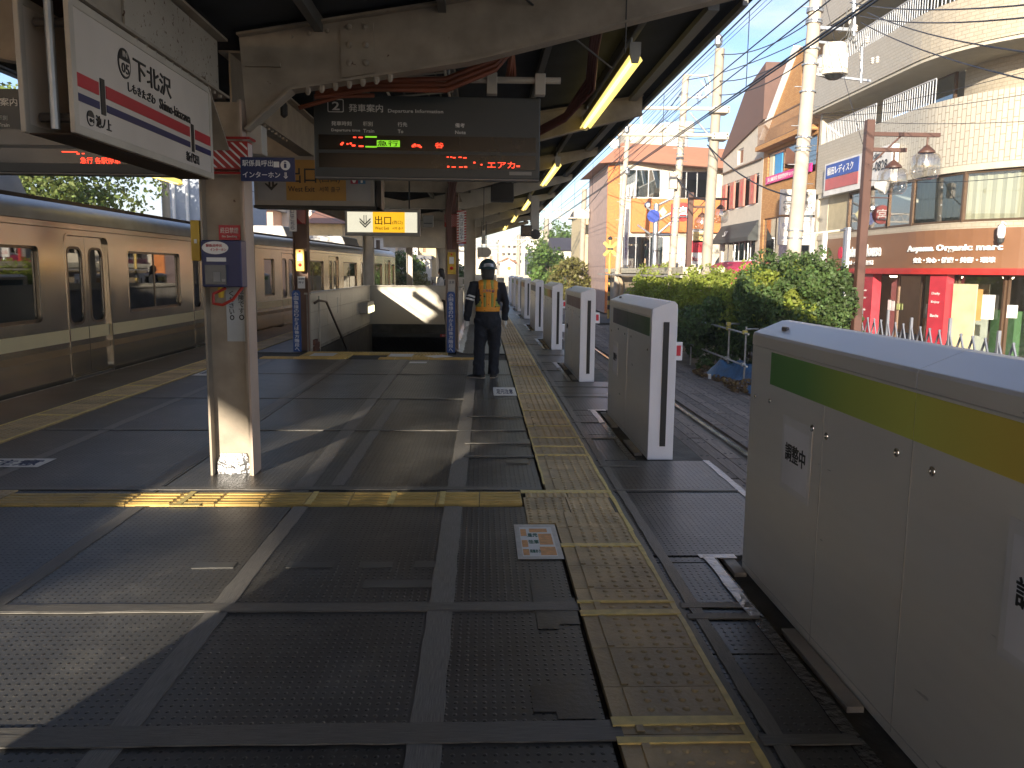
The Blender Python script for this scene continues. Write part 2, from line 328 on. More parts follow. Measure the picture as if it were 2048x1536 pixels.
cr = n.nodes.new('ShaderNodeValToRGB'); cr.color_ramp.elements[0].position = .3; cr.color_ramp.elements[1].position = .72; cr.color_ramp.elements[0].color = (.037, .035, .032, 1); cr.color_ramp.elements[1].color = (.085, .082, .076, 1)
n.links.new(t.outputs['Fac'], cr.inputs[0])
m1 = n.nodes.new('ShaderNodeMixRGB'); m1.blend_type = 'MULTIPLY'; m1.inputs[2].default_value = (.3, .3, .3, 1); n.links.new(dome.outputs[0], m1.inputs[0]); n.links.new(cr.outputs[0], m1.inputs[1])
oi_ = n.nodes.new('ShaderNodeObjectInfo'); mr_ = n.nodes.new('ShaderNodeMapRange'); mr_.inputs[3].default_value = .78; mr_.inputs[4].default_value = 1.25; n.links.new(oi_.outputs['Random'], mr_.inputs[0])
td = n.nodes.new('ShaderNodeTexNoise'); td.inputs['Scale'].default_value = 3.2; td.inputs['Detail'].default_value = 12; td.inputs['Roughness'].default_value = .75; n.links.new(geo.outputs['Position'], td.inputs['Vector'])
cd_ = n.nodes.new('ShaderNodeValToRGB'); cd_.color_ramp.elements[0].position = .52; cd_.color_ramp.elements[1].position = .75; n.links.new(td.outputs['Fac'], cd_.inputs[0])
m2_ = n.nodes.new('ShaderNodeMixRGB'); m2_.inputs[2].default_value = (.2, .185, .155, 1); mf_ = n.nodes.new('ShaderNodeMath'); mf_.operation = 'MULTIPLY'; mf_.inputs[1].default_value = .45; n.links.new(cd_.outputs[0], mf_.inputs[0]); n.links.new(mf_.outputs[0], m2_.inputs[0]); n.links.new(m1.outputs[0], m2_.inputs[1])
vo_ = n.nodes.new('ShaderNodeTexVoronoi'); vo_.inputs['Scale'].default_value = 2.3; n.links.new(geo.outputs['Position'], vo_.inputs['Vector']); vr_ = n.nodes.new('ShaderNodeMapRange'); vr_.inputs[1].default_value = .034; vr_.inputs[2].default_value = .026; vr_.inputs[3].default_value = 0; vr_.inputs[4].default_value = .7; n.links.new(vo_.outputs['Distance'], vr_.inputs[0])
m3_ = n.nodes.new('ShaderNodeMixRGB'); m3_.inputs[2].default_value = (.14, .13, .12, 1); n.links.new(vr_.outputs[0], m3_.inputs[0]); n.links.new(m2_.outputs[0], m3_.inputs[1]); m2_ = m3_
hv_ = n.nodes.new('ShaderNodeHueSaturation'); n.links.new(mr_.outputs[0], hv_.inputs['Value']); n.links.new(m2_.outputs[0], hv_.inputs['Color']); n.links.new(hv_.outputs[0], P.inputs['Base Color']); P.inputs['Specular IOR Level'].default_value = .5
rr = n.nodes.new('ShaderNodeMapRange'); rr.inputs[3].default_value = .3; rr.inputs[4].default_value = .52; n.links.new(t3.outputs['Fac'], rr.inputs[0]); n.links.new(rr.outputs[0], P.inputs['Roughness'])
ad = n.nodes.new('ShaderNodeMath'); ad.operation = 'MULTIPLY_ADD'; ad.inputs[1].default_value = .06; n.links.new(t3.outputs['Fac'], ad.inputs[0]); n.links.new(dome.outputs[0], ad.inputs[2])
b = n.nodes.new('ShaderNodeBump'); b.inputs['Strength'].default_value = .9; b.inputs['Distance'].default_value = .006; n.links.new(ad.outputs[0], b.inputs['Height']); n.links.new(b.outputs[0], P.inputs['Normal'])
def mat_piece(x0, x1, y0, y1):
    gx = .005; dz = random.uniform(-.002, 0)
    MB().box(x0+gx, x1-gx, y0+gx, y1-gx, -.031, dz).build('rubber_mat', mat_r, plat, bevel=.003)
YS = [-6, -2.5, .3, 1.55, 2.68, 3.76, 5.45]
for xs in ([-4.36, -3.75], [-3.75, -2.33], [-2.33, -1.28], [-1.28, -.19], [-.19, .46]):
    for i in range(len(YS)-1): mat_piece(xs[0], xs[1], YS[i], YS[i+1])
for xs in ([-4.36, -3.75], [-3.75, -2.33], [-2.33, -1.28], [-1.28, -.19], [-.19, .46]):
    ys = [5.78, 6.9 if xs[0] > -.5 else 8.1, 8.1 if xs[0] > -.5 else 10.2, 10.2, 12.6, 14.7]; ys = sorted(set(ys))
    for i in range(len(ys)-1): mat_piece(xs[0], xs[1], ys[i], ys[i+1])
ys = [15.9+3*i for i in range(14)]
for i in range(13): mat_piece(-4.36, -3.5, ys[i], ys[i+1]) if ys[i] < 30 else None; mat_piece(-.5, .46, ys[i], ys[i+1])
for i in range(9): mat_piece(-3.5, -.5, 25.3+3*i, 28.3+3*i)
yl = -6
while yl < 21: mat_piece(-5.72, -4.84, yl, yl+2.4); yl += 2.4
while yl < 55: mat_piece(LE(yl)+.1, -4.84+max(0, .05*(yl-21)), yl, yl+2.4); yl += 2.4
# gates at these Y ranges (near end first); mats on the right leave a recess around each gate
GATES = [(0.05, 4.32), (6.94, 9.25), (12.0, 14.25), (16.93, 19.3), (22.2, 24.6), (27.9, 30.3), (33.0, 35.3), (37.7, 40.0), (42.8, 45)]
prev = -6
for a, b_ in GATES:
    y = prev
    while y < a-.15:
        y2 = min(a-.12, y+1.35); mat_piece(.95, 1.93, y, y2); y = y2
    for yy in np.arange(a-.1, b_+.1, 1.1): mat_piece(.95, 1.33, yy, min(yy+1.1, b_+.12))
    mb = MB(); yy = a+.2
    while yy < b_: mb.box(1.375, 1.44, yy, yy+random.uniform(.5, .85), -.03, -.006); yy += random.uniform(1.1, 1.5)
    mb.build('packing_block', conc, plat); prev = b_+.14
y = prev
mat_piece(.95, 1.93, y, y+10)
# ------------------------------------------------ tactile paving
tan = M('worn_tan_rubber_tile', (.48, .35, .18), .5, var=.25, scale=5, bump=.25, bscale=50); yel = M('yellow_tile', (.62, .42, .13), .5, var=.18, scale=6, bump=.15)
for mm in (tan, yel):
    n_ = mm.node_tree; oi = n_.nodes.new('ShaderNodeObjectInfo'); hs = n_.nodes.new('ShaderNodeHueSaturation'); mr = n_.nodes.new('ShaderNodeMapRange'); mr.inputs[3].default_value = .8; mr.inputs[4].default_value = 1.18
    n_.links.new(oi.outputs['Random'], mr.inputs[0]); n_.links.new(mr.outputs[0], hs.inputs['Value'])
    P_ = n_.nodes['Principled BSDF']; src = P_.inputs['Base Color'].links[0].from_socket; n_.links.new(src, hs.inputs['Color']); n_.links.new(hs.outputs[0], P_.inputs['Base Color'])
def proto(mbb, name, mat, **k):
    o = mbb.build(name, mat, **k); me = o.data; bpy.data.objects.remove(o); return me
def studs(mb, x0, y0, nx, ny, p, z=.006, r=.0155):
    for i in range(nx):
        for j in range(ny): mb.lathe((x0+p*i, y0+p*j, z), [(r, 0), (r*.86, .0035), (r*.45, .0058)], 8)
mb = MB().box(0, .445, .002, .328, -.03, .006); mb.box(.07, .098, .012, .318, .0055, .0125); studs(mb, .15, .033, 5, 5, .0655)
edge_tile = proto(mb, 'tactile_tile', tan, smooth=True, sharp=60)
mb = MB().box(.002, .298, .002, .298, -.03, .007); studs(mb, .03, .03, 5, 5, .06, .0065)
stud_tile = proto(mb, 'tactile_tile', tan, smooth=True, sharp=60); stud_tile_y = stud_tile.copy(); stud_tile_y.materials[0] = yel
mb = MB().box(.002, .298, .002, .298, -.03, .006)
for k in range(4): mb.box(.012, .288, .025+k*.07, .048+k*.07, .0055, .0115)
bar_tile = proto(mb, 'guiding_tile', yel, bevel=.002)
y = -1.0
while y < 5.0: inst('tactile_tile', edge_tile, plat, (.48, y, 0)); y += .331
y = 5.83
while y < 33: inst('tactile_tile', edge_tile, plat, (.48+random.uniform(-.003, .003), y, 0)); y += .331
for i in range(2):
    for j in range(2): inst('tactile_tile', stud_tile, plat, (.30+i*.303, 5.05+j*.3, 0)); 
    inst('tactile_tile', stud_tile, plat, (.32+i*.303, 5.66, 0), scale=(1, .45, 1))
for k in range(12): inst('guiding_tile', bar_tile, plat, (-3.31+.3*k, 5.47+.0035*k, 0))
for i in range(3):
    for j in range(3): inst('tactile_tile', stud_tile, plat, (-4.22+i*.303, 4.95+j*.3, 0))
y = 7.0
while y < 34: 
    yy = y; inst('tactile_tile', edge_tile, plat, (-4.38+max(0, .03*(y-24)), y, 0), rotz=0, scale=(-1, 1, 1)); y += .331
y = 4.95-.331
while y > 1: inst('tactile_tile', edge_tile, plat, (-4.38, y, 0), scale=(-1, 1, 1)); y -= .331
y = 5.95
while y < 7.0: inst('tactile_tile', edge_tile, plat, (-4.38, y, 0), scale=(-1, 1, 1)); y += .331
for k in range(13): inst('guiding_tile', bar_tile, plat, (-3.98+.302*k, 14.78, 0)) if k not in (5, 6) else None
for i in range(3):
    for j in range(2): inst('tactile_tile', stud_tile_y, plat, (-3.35+i*.3, 15.1+.3*j, 0)); inst('tactile_tile', stud_tile_y, plat, (-1.75+i*.3, 15.1+.3*j, 0))
for i in range(9): inst('tactile_tile', stud_tile_y, plat, (-3.35+i*.3, 15.7, 0))
# ------------------------------------------------ tape over the seams
tapem = M('scuffed_grey_tape', (.165, .153, .136), .46, var=.42, scale=8, stretch=(60, 1.2, 1), bump=.22, bscale=14)
tapex = M('scuffed_grey_tape_across', (.12, .112, .1), .44, var=.5, scale=8, stretch=(1.2, 60, 1), bump=.22, bscale=14)
ytape = M('yellow_tape', (.72, .56, .2), .5, var=.15, scale=20, rust=.12, rustcol=(.35, .24, .08)); silver = M('silver_foil_tape', (.4, .4, .41), .3, .9, var=.15, scale=10, bump=.9, bscale=25)
def tape(x0, x1, y0, y1, mat=None, z=.0012, skew=0., h=.0016, name='tape'):
    """strip with a slightly wavy, lifted edge"""
    alongY = (y1-y0) > (x1-x0); mat = mat or (tapem if alongY else tapex); mb = MB(); k = max(2, int((y1-y0 if alongY else x1-x0)/.12)); vs = []
    for i in range(k+1):
        f = i/k; w = random.uniform(-.004, .004); w2 = random.uniform(-.004, .004); zz = z+h+random.uniform(0, .0006)
        if alongY: y = y0+(y1-y0)*f; s = skew*f; q = [(x0+w+s, y), (x1+w2+s, y)]
        else: x = x0+(x1-x0)*f; s = skew*f; q = [(x, y0+w+s), (x, y1+w2+s)]
        vs += [(q[0][0], q[0][1], z-.003), (q[0][0], q[0][1], zz), (q[1][0], q[1][1], zz), (q[1][0], q[1][1], z-.003)]
    fs = [(4*i+j, 4*i+j+1, 4*i+j+5, 4*i+j+4) for i in range(k) for j in range(3)]
    MB().add(vs, fs).build(name, mat, plat)
def seam(c, y0, y1, w=.11, n=2, skew=0):
    for i in range(n):
        o = random.uniform(-.035, .035); tape(c-w/2+o, c+w/2+o, y0, y1, z=.0006+.0012*i, skew=skew)
seam(-.19, -.5, 5.44, .1, 3); seam(-.19, 5.8, 14.7, .12, 3, .04); seam(-1.28, .5, 5.44, .1, 2, .05); seam(-1.32, 5.8, 14.7, .12, 2, -.08); tape(-1.12, -1.02, 6, 10.1, skew=.02, z=.001)
seam(-2.33, 1, 5.44, .09, 2); seam(-2.4, 5.8, 14.7, .12, 1, -.05); seam(-3.75, 1, 14.7, .1, 1); seam(.96, -.3, 26, .075, 1); tape(1.0, 1.06, -.3, 26, z=.0045)
for yy, x0, x1 in ((2.66, -4.3, .5), (3.75, -4.3, .47), (5.9, -4.3, .45), (8.1, -4.3, .45), (10.2, -4.3, -.2), (12.6, -4.3, .45), (1.55, -4.3, .45)):
    for k in range(3 if yy < 3 or yy == 5.9 else 1 if yy > 7 else 2): tape(x0, x1, yy-.028+random.uniform(-.03, .03), yy+.028+random.uniform(-.03, .03), z=.004+.0011*k, skew=random.uniform(-.02, .02))
for yy in (6.95, 7.5, 8.9): tape(-.15, .46, yy-.025, yy+.025, z=.009)
for x0, x1, yy in ((-1.05, -.8, 4.33), (-.66, -.48, 4.33), (-.36, -.2, 4.33), (-1.55, -1.33, 4.33), (-.6, -.2, 4.05)): tape(x0, x1, yy-.045, yy+.045, M('pale_clear_tape', (.1, .098, .09), .4, var=.3), z=.001)
for x0, x1, y0, y1 in ((.26, .36, 3.5, 4.1), (.3, .46, 3.55, 3.85), (.28, .42, 2.75, 3.05), (.2, .3, 2.8, 3.0), (.22, .4, 6.7, 7.2), (.36, .46, 7.4, 7.7)): tape(x0, x1, y0, y1, M('matching_black_tape', (.05, .05, .052), .35, var=.3, bump=.08), z=.002)
for y in (4.95, 5.75): pass
for yy, w in ((2.72, .05), (2.6, .035), (3.66, .05), (3.79, .02), (4.62, .05), (6.05+2.3, .03), (7.0, .04), (7.35, .04), (7.75, .03), (9.3, .035), (10.6, .04), (12.4, .04), (13.8, .03), (15.6, .03), (18, .04)): tape(.47, .945, yy-w/2, yy+w/2, ytape, z=.009, h=.004)
tape(.29, .95, 5.76, 5.83, ytape, z=.01)
for y0, y1 in ((-.5, 4.9), (4.9, 14.6), (14.6, 24), (24, 33)): tape(.925, .95, y0, y1, ytape, z=.008, skew=random.uniform(-.006, .006))
tape(.472, .486, 6.0, 9.5, ytape, z=.008); tape(.472, .486, 9.5, 14.0, ytape, z=.008)
for y0, y1 in ((7.0, 14), (14, 24)): tape(-4.4, -4.375, y0, y1, ytape, z=.008); tape(-4.84, -4.815, y0, y1, ytape, z=.008)
for yy in (7.5, 8.9, 10.3, 11.2, 13.0, 16.4): tape(-4.83, -4.38, yy-.025, yy+.025, ytape, z=.009, h=.004)
for xx in (-2.05, -1.18, -.62, -.27): tape(xx-.02, xx+.02, 5.46, 5.79, ytape, z=.0115)
tape(-2.1, -1.9, 5.44, 5.5, ytape, z=.008)
for a, b_ in GATES[:6]:   # bright foil and black tape round the recesses
    tape(1.27, 1.33, a-.1, b_+.1, M('shiny_black_tape', (.02, .02, .022), .2, var=.3, bump=.9, bscale=22), z=.002); tape(1.24, 1.45, b_+.09, b_+.15, silver, z=.003); tape(1.26, 1.32, b_-.7, b_+.1, silver, z=.006)
    tape(1.9, 1.955, b_+.14, b_+2.5, silver, z=.003)
tape(1.0, 1.9, 3.72, 3.79, z=.012) if 0 else None
for yy in (3.75, 3.62, 2.6, 8.6, 7.75, 6.6, 13.2, 17.9): tape(.97, 1.31, yy-.03, yy+.03, z=.006)
for yy in (5.85, 10.4, 11.3, 15.6, 20.4): tape(.97, 1.9, yy-.02, yy+.02, z=.006)
# black joints showing at the edge of the slab
tape(-5.735, -5.70, -5, 21.5, M('worn_white_edge', (.45, .44, .42), .7, var=.4, scale=9, rust=.4, rustcol=(.04, .04, .04)), z=-.002)
# printed sheets stuck on the floor
paper = M('clear_film_over_paper', (.5, .48, .45), .3, var=.2, scale=12); pap2 = M('white_sheet', (.72, .71, .68), .45, var=.08); org = M('orange_print', (.7, .34, .12), .5, var=.2, scale=30); grn = M('green_ink', (.05, .16, .12), .5); blu = M('dark_blue_ink', (.02, .03, .09), .5)
def sheet(name, label, x0, x1, y0, y1, base, z=.004, rot=0):
    t = thing(name, label, 'floor notice', ((x0+x1)/2, (y0+y1)/2, z)); MB().plate('z', z, z+.0012, rect(x0, x1, y0, y1)).build('sheet', base, t); t.rotation_euler.z = rot; return t
t = sheet('floor_notice', 'torn orange and white notice under film on the dark mat left of the tactile tiles', .21, .47, 4.4, 5.03, paper)
mb = MB(); [mb.plate('z', .0056, .0066, rect(x, x+w, y, y+h)) for x, w, y, h in ((.245, .035, 4.8, .13), (.245, .035, 4.6, .12), (.245, .035, 4.46, .1), (.345, .09, 4.46, .14), (.35, .08, 4.64, .2), (.3, .11, 4.87, .07))]; mb.build('print', org, t)
MB().plate('z', .0052, .0058, rect(.24, .44, 4.44, 4.97)).build('paper', pap2, t); text('足元', grn, t, (.285, 4.78, .0066), .06, .06, up=(0, 1, 0)); text('注意', grn, t, (.285, 4.66, .0066), .06, .06, up=(0, 1, 0)); text('段差あり', grn, t, (.285, 4.5, .0066), .06, .05, up=(0, 1, 0))
t = sheet('floor_notice', 'white notice with blue lettering on the mat in front of the worker', .16, .46, 10.45, 11.2, pap2); text('足元注意', blu, t, (.2, 10.6, .0056), .22, .42, up=(0, 1, 0), bold=.03)
t = sheet('floor_notice', 'white notice beside the left tactile strip, half hidden by the pillar', -4.32, -3.95, 12.3, 13.1, pap2); text('足元注意', blu, t, (-4.28, 12.5, .0056), .28, .42, up=(0, 1, 0))
t = sheet('floor_notice', 'white notice cut off by the left edge of the photo', -4.1, -3.55, 6.55, 6.85, pap2); text('注意', blu, t, (-4.0, 6.6, .0056), .4, .2, up=(0, 1, 0))
for (lx, y0, rz, lb) in ((-2.95, 15.15, 0, 'pale square notice lying among yellow tiles left of the stairs'), (-1.5, 15.1, 0, 'pale square notice lying among yellow tiles right of the stairs')): sheet('floor_notice', lb, lx-.22, lx+.22, y0, y0+.5, pap2, z=.013)
sheet('floor_notice', 'pale diamond shaped notice on the mat by the right blue stair sign', -1.0, -.6, 15.0, 15.4, pap2, z=.013, rot=.6); sheet('floor_notice', 'small pale notice in front of the yellow guiding line', -1.25, -.95, 14.1, 14.35, pap2)
# ================================================ canopy
XC = -1.9; roofz = lambda x: 3.64+.17*x if x > XC else 3.64+.17*XC+.17*(XC-x)
ER, EL = 2.4, -5.7
canopy = thing('platform_canopy', 'dark corrugated platform roof on cream steel frames with rusty edges', 'canopy', (XC, 6.3, 0))
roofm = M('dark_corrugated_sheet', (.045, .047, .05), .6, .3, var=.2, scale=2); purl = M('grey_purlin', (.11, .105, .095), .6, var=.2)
def corrug(xa, xb, ya, yb, pitch=.075, amp=.016):
    n = int((yb-ya)/(pitch/2)); vs = []; 
    for i in range(n+1):
        y = ya+i*pitch/2; d = amp*(1 if i % 2 else -1)
        for x in (xa, xb): vs += [(x, y, roofz(x)+d), (x, y, roofz(x)+d+.012)]
    fs = []
    for i in range(n):
        a = 4*i; b = a+4; fs += [(a, b, b+2, a+2), (a+1, a+3, b+3, b+1), (a, a+1, b+1, b), (a+2, b+2, b+3, a+3)]
    return MB().add(vs, fs)
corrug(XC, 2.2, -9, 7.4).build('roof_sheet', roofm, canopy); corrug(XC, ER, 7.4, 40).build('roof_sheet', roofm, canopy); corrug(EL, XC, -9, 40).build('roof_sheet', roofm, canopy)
for x in (-5.3, -4.5, -3.8, -2.9, -1.2, -.3, .6, 1.4):
    MB().beam((x, -9, roofz(x)-.07), (x, 40, roofz(x)-.07), .06, .1).build('purlin', purl, canopy)
for x, w in ((2.02, .1), (2.3, .05)): MB().beam((x, 7.5, roofz(x)-.075), (x, 40, roofz(x)-.075), w, .06).build('purlin', M('pale_purlin', (.2, .195, .185), .5), canopy)
MB().beam((ER+.01, 7.4, roofz(ER)+.03), (ER+.01, 40, roofz(ER)+.03), .02, .1).build('eave_trim', roofm, canopy)
MB().beam((-5.68, -9, roofz(EL)-.04), (-5.68, 40, roofz(EL)-.04), .1, .1).build('gutter', purl, canopy)
# close battens under the roof on the left of the beam
for k in range(26):
    y = 1+k*.45*2
    if 5.9 < y < 6.7: continue
    MB().beam((-5.9, y, roofz(-5.9)-.035), (1.9, y, roofz(-5.9)-.035), .04, .03).build('batten', purl, canopy) if 0 else None
def bolt_dome(mb, x, y, z, r=.018, side=-1): mb.lathe((x, y, z), [(r, 0), (r*.9, side*r*.5), (r*.4, side*r*.85)], 8, axis='y')
def gull(y, px=XC, near=True, t=.012):
    """tapered double-armed roof beam with knee brackets, flanges and rivets; face towards -Y"""
    for s in (1, -1):
        mb = MB(); E = 2.15 if s > 0 else -5.5; L = abs(E-px); dz = 0
        zt = lambda d: roofz(px)-.07+.17*d; zb = lambda d: zt(d)-.42+.2*max(0, (d-1.8)/(L-1.8)) if d > .5 else 2.62+(zt(.5)-.42-2.62)*(d-.16)/.34
        ds = [.12, .5, 1.0, 1.8, 2.6, L]; top = [(px+s*d, zt(d)) for d in ds]; bot = [(px+s*max(d, .16), zb(max(d, .16))) for d in ds]
        mb.plate('y', y-t/2, y+t/2, top+bot[::-1]); web = mb.build('web', steel_white, canopy)
        for line, o in ((top, .01), (bot, -.01)):
            mf = MB()
            for i in range(len(line)-1): mf.beam((line[i][0], y, line[i][1]+o), (line[i+1][0], y, line[i+1][1]+o), .15, .016)
            mf.build('flange', steel_white, canopy)
        if near:
            pm = MB(); c = .98; z0 = zb(c)+.02; z1 = zt(c)-.03; X0, X1 = sorted((px+s*(c-.12), px+s*(c+.12)))
            pm.plate('y', y-.02, y-.006, [(X0, z0-(.02 if s > 0 else -.02)), (X1, z0+(.02 if s > 0 else -.02)), (X1, z1), (X0, z1-.03)])
            for i in range(2):
                for j in range(3): bolt_dome(pm, X0+.06+.12*i, y-.02, z0+.09+j*.125, .024)
            pm.build('splice_plate', steel_white, canopy)
            bm_ = MB()
            for k in range(7): d = .62+.1*k; bm_.lathe((px+s*d, y-.05, zb(d)-.02), [(.022, 0), (.022, -.03), (.01, -.05)], 6); 
            for k in range(5): d = .5+.13*k; bolt_dome(bm_, px+s*d, y-.008, zt(d)-.05, .016)
            bm_.build('bolt', steel_white, canopy)
            bx = MB(); bx.plate('y', y-.035, y-.006, [(px+s*.14, zt(.1)-.16), (px+s*.5, zt(.5)-.12), (px+s*.42, zt(.4)-.2), (px+s*.14, zt(.1)-.26)] if 0 else rect(*sorted((px+s*.16, px+s*.42)), zt(.2)-.22, zt(.2)-.19)); bx.build('stiffener', steel_white, canopy)
gull(6.35); gull(1.3, near=False); gull(-3.8, near=False); gull(11.4, near=False)
for y in (16.1, 20.5, 25.2, 30, 35, 39.5):
    mb = MB(); xs = [EL+.1, XC, 2.2]; mb.plate('y', y-.06, y+.06, [(x, roofz(x)-.06) for x in xs]+[(2.2, roofz(2.2)-.2), (-.4, roofz(-.4)-.5), (-3.5, roofz(-3.5)-.5), (EL+.1, roofz(EL)-.25)])
    mb.build('roof_beam', cream_clean if y > 20 else steel_white, canopy)
# long girders between pillars
def girder(x, y0, y1, zb, zt, w=.16):
    mb = MB(); mb.box(x-.006, x+.006, y0, y1, zb, zt); mb.box(x-w/2, x+w/2, y0, y1, zb-.014, zb+.002); mb.box(x-w/2, x+w/2, y0, y1, zt-.002, zt+.014)
    if y0 < 7:
        for yy in np.arange(y0+.25, y1, .13):
            if (yy-y0) < 1.6 or (y1-yy) < 1.6: mb.lathe((x+w/2-.03, yy, zb-.014), [(.016, 0), (.013, -.02)], 6)
    mb.build('girder', steel_white, canopy)
girder(XC, -3.8, 6.2, 2.82, 3.2); girder(XC, 6.5, 11.4, 2.82, 3.2); girder(-3.5, 16.2, 39, 2.85, 3.15); girder(-.57, 16.2, 39, 2.95, 3.25); girder(XC, 11.4, 16.0, 2.82, 3.2)
for sx in (1, -1):   # knee braces along the girder
    MB().beam((XC, 6.35+sx*.15, 2.45), (XC, 6.35+sx*.62, 2.85), .13, .014).build('knee_brace', steel_white, canopy)
MB().plate('x', XC+.008, XC+.02, [(4.6, 2.83), (6.15, 2.83), (6.15, 3.19), (4.6, 3.19)]).build('rusty_plate', M('flaking_paint_plate', (.42, .37, .3), .7, rust=.52, rustscale=24), canopy)
# ------------------------------------------------ pillars
def ipillar(name, label, x, y, zt, w=.3, d=.26, m=None, base=0, rust=True):
    t = thing(name, label, 'pillar', (x, y, base), None); m = m or steel_white; fw = w/2
    MB().box(x-w/2, x+w/2, y-.007, y+.007, base, zt).build('web', m, t)
    for s in (-1, 1):
        MB().box(x+s*w/2-.008, x+s*w/2+.008, y-d/2, y+d/2, base, zt).build('flange', m, t)
    return t
# near pillar: flanges face left and right, web faces us
near = ipillar('steel_pillar', 'near cream steel pillar with rusty edges, nearest to the camera, holding a blue intercom', -1.94, 6.4, 2.82, .3, .2)
MB().box(-1.94+.16, -1.94+.175, 6.29, 6.51, 0, 2.82).build('cover_plate', M('pink_cream_paint', (.5, .38, .3), .55, var=.12, rust=.1), near)
mb = MB(); mb.lathe((-1.94, 6.39, .0), [(.14, 0), (.138, .05), (.13, .1), (.1, .16)], 14); mb.v = [(v[0]+random.uniform(-.01, .01), min(6.385, 6.385+(v[1]-6.385)*.25+random.uniform(-.012, 0)), v[2]) for v in mb.v]; mb.build('foil_wrap', silver, near)
red = M('red_paint', (.42, .03, .025), .5); stripew = M('white_stripe', (.75, .72, .68), .5)
def hazard_band(name, label, x0, x1, y, z0, z1, d=.12, side=True):
    t = thing(name, label, 'hazard band', (x0, y, z0)); MB().box(x0, x1, y, y+d, z0, z1).build('panel', red, t)
    mb = MB(); k = 7; w = (x1-x0)
    for i in range(-3, 8):
        a = x0+i*w/6; dx = (z1-z0)*.95
        p = [(a, z1-.01), (a+w*.05, z1-.01), (a+w*.05+dx, z0+.01), (a+dx, z0+.01)]
        q = clip_x(p, x0+.004, x1-.004)
        if len(q) > 2: mb.plate('y', y-.003, y+.001, q)
    mb.build('stripe', stripew, t)
    if side:
        ms = MB()
        for i in range(5): ms.plate('x', x1-.001, x1+.003, [(y+d*i/5, z1-.01), (y+d*(i+.4)/5, z1-.01), (y+d*(i+.4)/5+.01, z0+.01), (y+d*i/5+.01, z0+.01)])
        ms.build('stripe', stripew, t)
        MB().tube([(x0, y-.02, z1+.02), (x1+.02, y-.02, z1+.02), (x1+.02, y+d, z1+.02)], .01, 6).build('rod', red, t); MB().tube([(x0, y-.02, z0-.03), (x1+.02, y-.02, z0-.03), (x1+.02, y+d, z0-.03)], .01, 6).build('rod', red, t)
    return t
def clip_x(p, a, b):
    for lim, sg in ((a, 1), (b, -1)):
        q = []
        for i in range(len(p)):
            c, n = p[i], p[(i+1) % len(p)]; ic = (c[0]-lim)*sg >= 0; inn = (n[0]-lim)*sg >= 0
            if ic: q.append(c)
            if ic != inn: f = (lim-c[0])/(n[0]-c[0]); q.append((lim, c[1]+f*(n[1]-c[1])))
        p = q
        if not p: return []
    return p
hazard_band('hazard_band', 'red and white striped band around the near pillar behind the station name sign', -2.09, -1.72, 6.26, 2.32, 2.52)
tB = ipillar('steel_pillar', 'brown pillar at the left front corner of the stair wall', -3.5, 16.25, 3.0, .26, .22, M('brown_steel', (.2, .12, .085), .6, rust=.2)); 
tC = ipillar('steel_pillar', 'red brown pillar at the right front corner of the stair wall', -.58, 16.25, 3.2, .24, .22, M('pale_rusty_cream', (.4, .31, .24), .6, rust=.35)); 
MB().box(-.66, -.5, 16.02, 16.1, 2.0, 3.15).build('brown_cladding', M('red_brown_paint', (.13, .05, .035), .5), tC)
ipillar('steel_pillar', 'cream pillar rising behind the left rear corner of the stair wall', -3.42, 25.2, 2.9, .3, .26, cream_clean); ipillar('steel_pillar', 'pale pillar just left of the worker\'s helmet, at the far end of the stairs', -.34, 24.6, 3.1, .3, .26, cream_clean)
ipillar('steel_pillar', 'far cream pillar left of the helmet beyond the stairs', -.57, 33, 3.1, .26, .26, cream_clean)
ft = thing('steel_pillar', 'far cream pillar widening to a funnel at its top, above the woman with the backpack', 'pillar', (-1.5, 32, 0)); MB().lathe((-1.5, 32, 0), [(.16, 0), (.16, 1.9), (.2, 2.2), (.34, 2.7), (.36, 3.2)], 16).build('column', cream_clean, ft, smooth=True)
for x in (-3.4, -.55):
    ipillar('steel_pillar', ('left' if x < -2 else 'right')+' pillar of the farthest pair under the canopy end', x, 39.2, 3.0, .26, .26, cream_clean)
# pillar furniture: yellow emergency boxes, notices, striped bands
ye = M('yellow_enamel', (.6, .38, .03), .4); redl = M('red_button', (.6, .02, .015), .3)
def embox(x, y, z, label):
    t = thing('emergency_button_box', label, 'alarm box', (x, y, z)); MB().box(x-.08, x+.08, y-.1, y, z, z+.42).build('case', ye, t, bevel=.008)
    MB().box(x-.045, x+.045, y-.104, y-.1, z+.2, z+.33).build('label_plate', white, t); MB().lathe((x, y-.1, z+.12), [(.035, 0), (.03, -.02), (.0, -.03)], 12, 'y').build('button', redl, t); MB().lathe((x, y-.1, z+.38), [(.02, 0), (.015, -.02), (.0, -.03)], 10, 'y').build('lamp', redl, t); return t
embox(-3.48, 16.1, 1.55, 'yellow emergency button box on the brown left stair pillar'); embox(-.58, 16.0, 1.52, 'yellow emergency button box on the right stair pillar near the worker')
def poster(name, label, cat, x0, x1, y, z0, z1, m=white, txt=(), tm=None, frame=None, d=.006):
    t = thing(name, label, cat, (x0, y, z0)); MB().box(x0, x1, y-d, y, z0, z1).build('sheet', m, t)
    for s, fx, fz, fw, fh in txt: text(s, tm or blu, t, (x0+(x1-x0)*fx, y-d-.002, z0+(z1-z0)*fz), (x1-x0)*fw, (z1-z0)*fh)
    return t
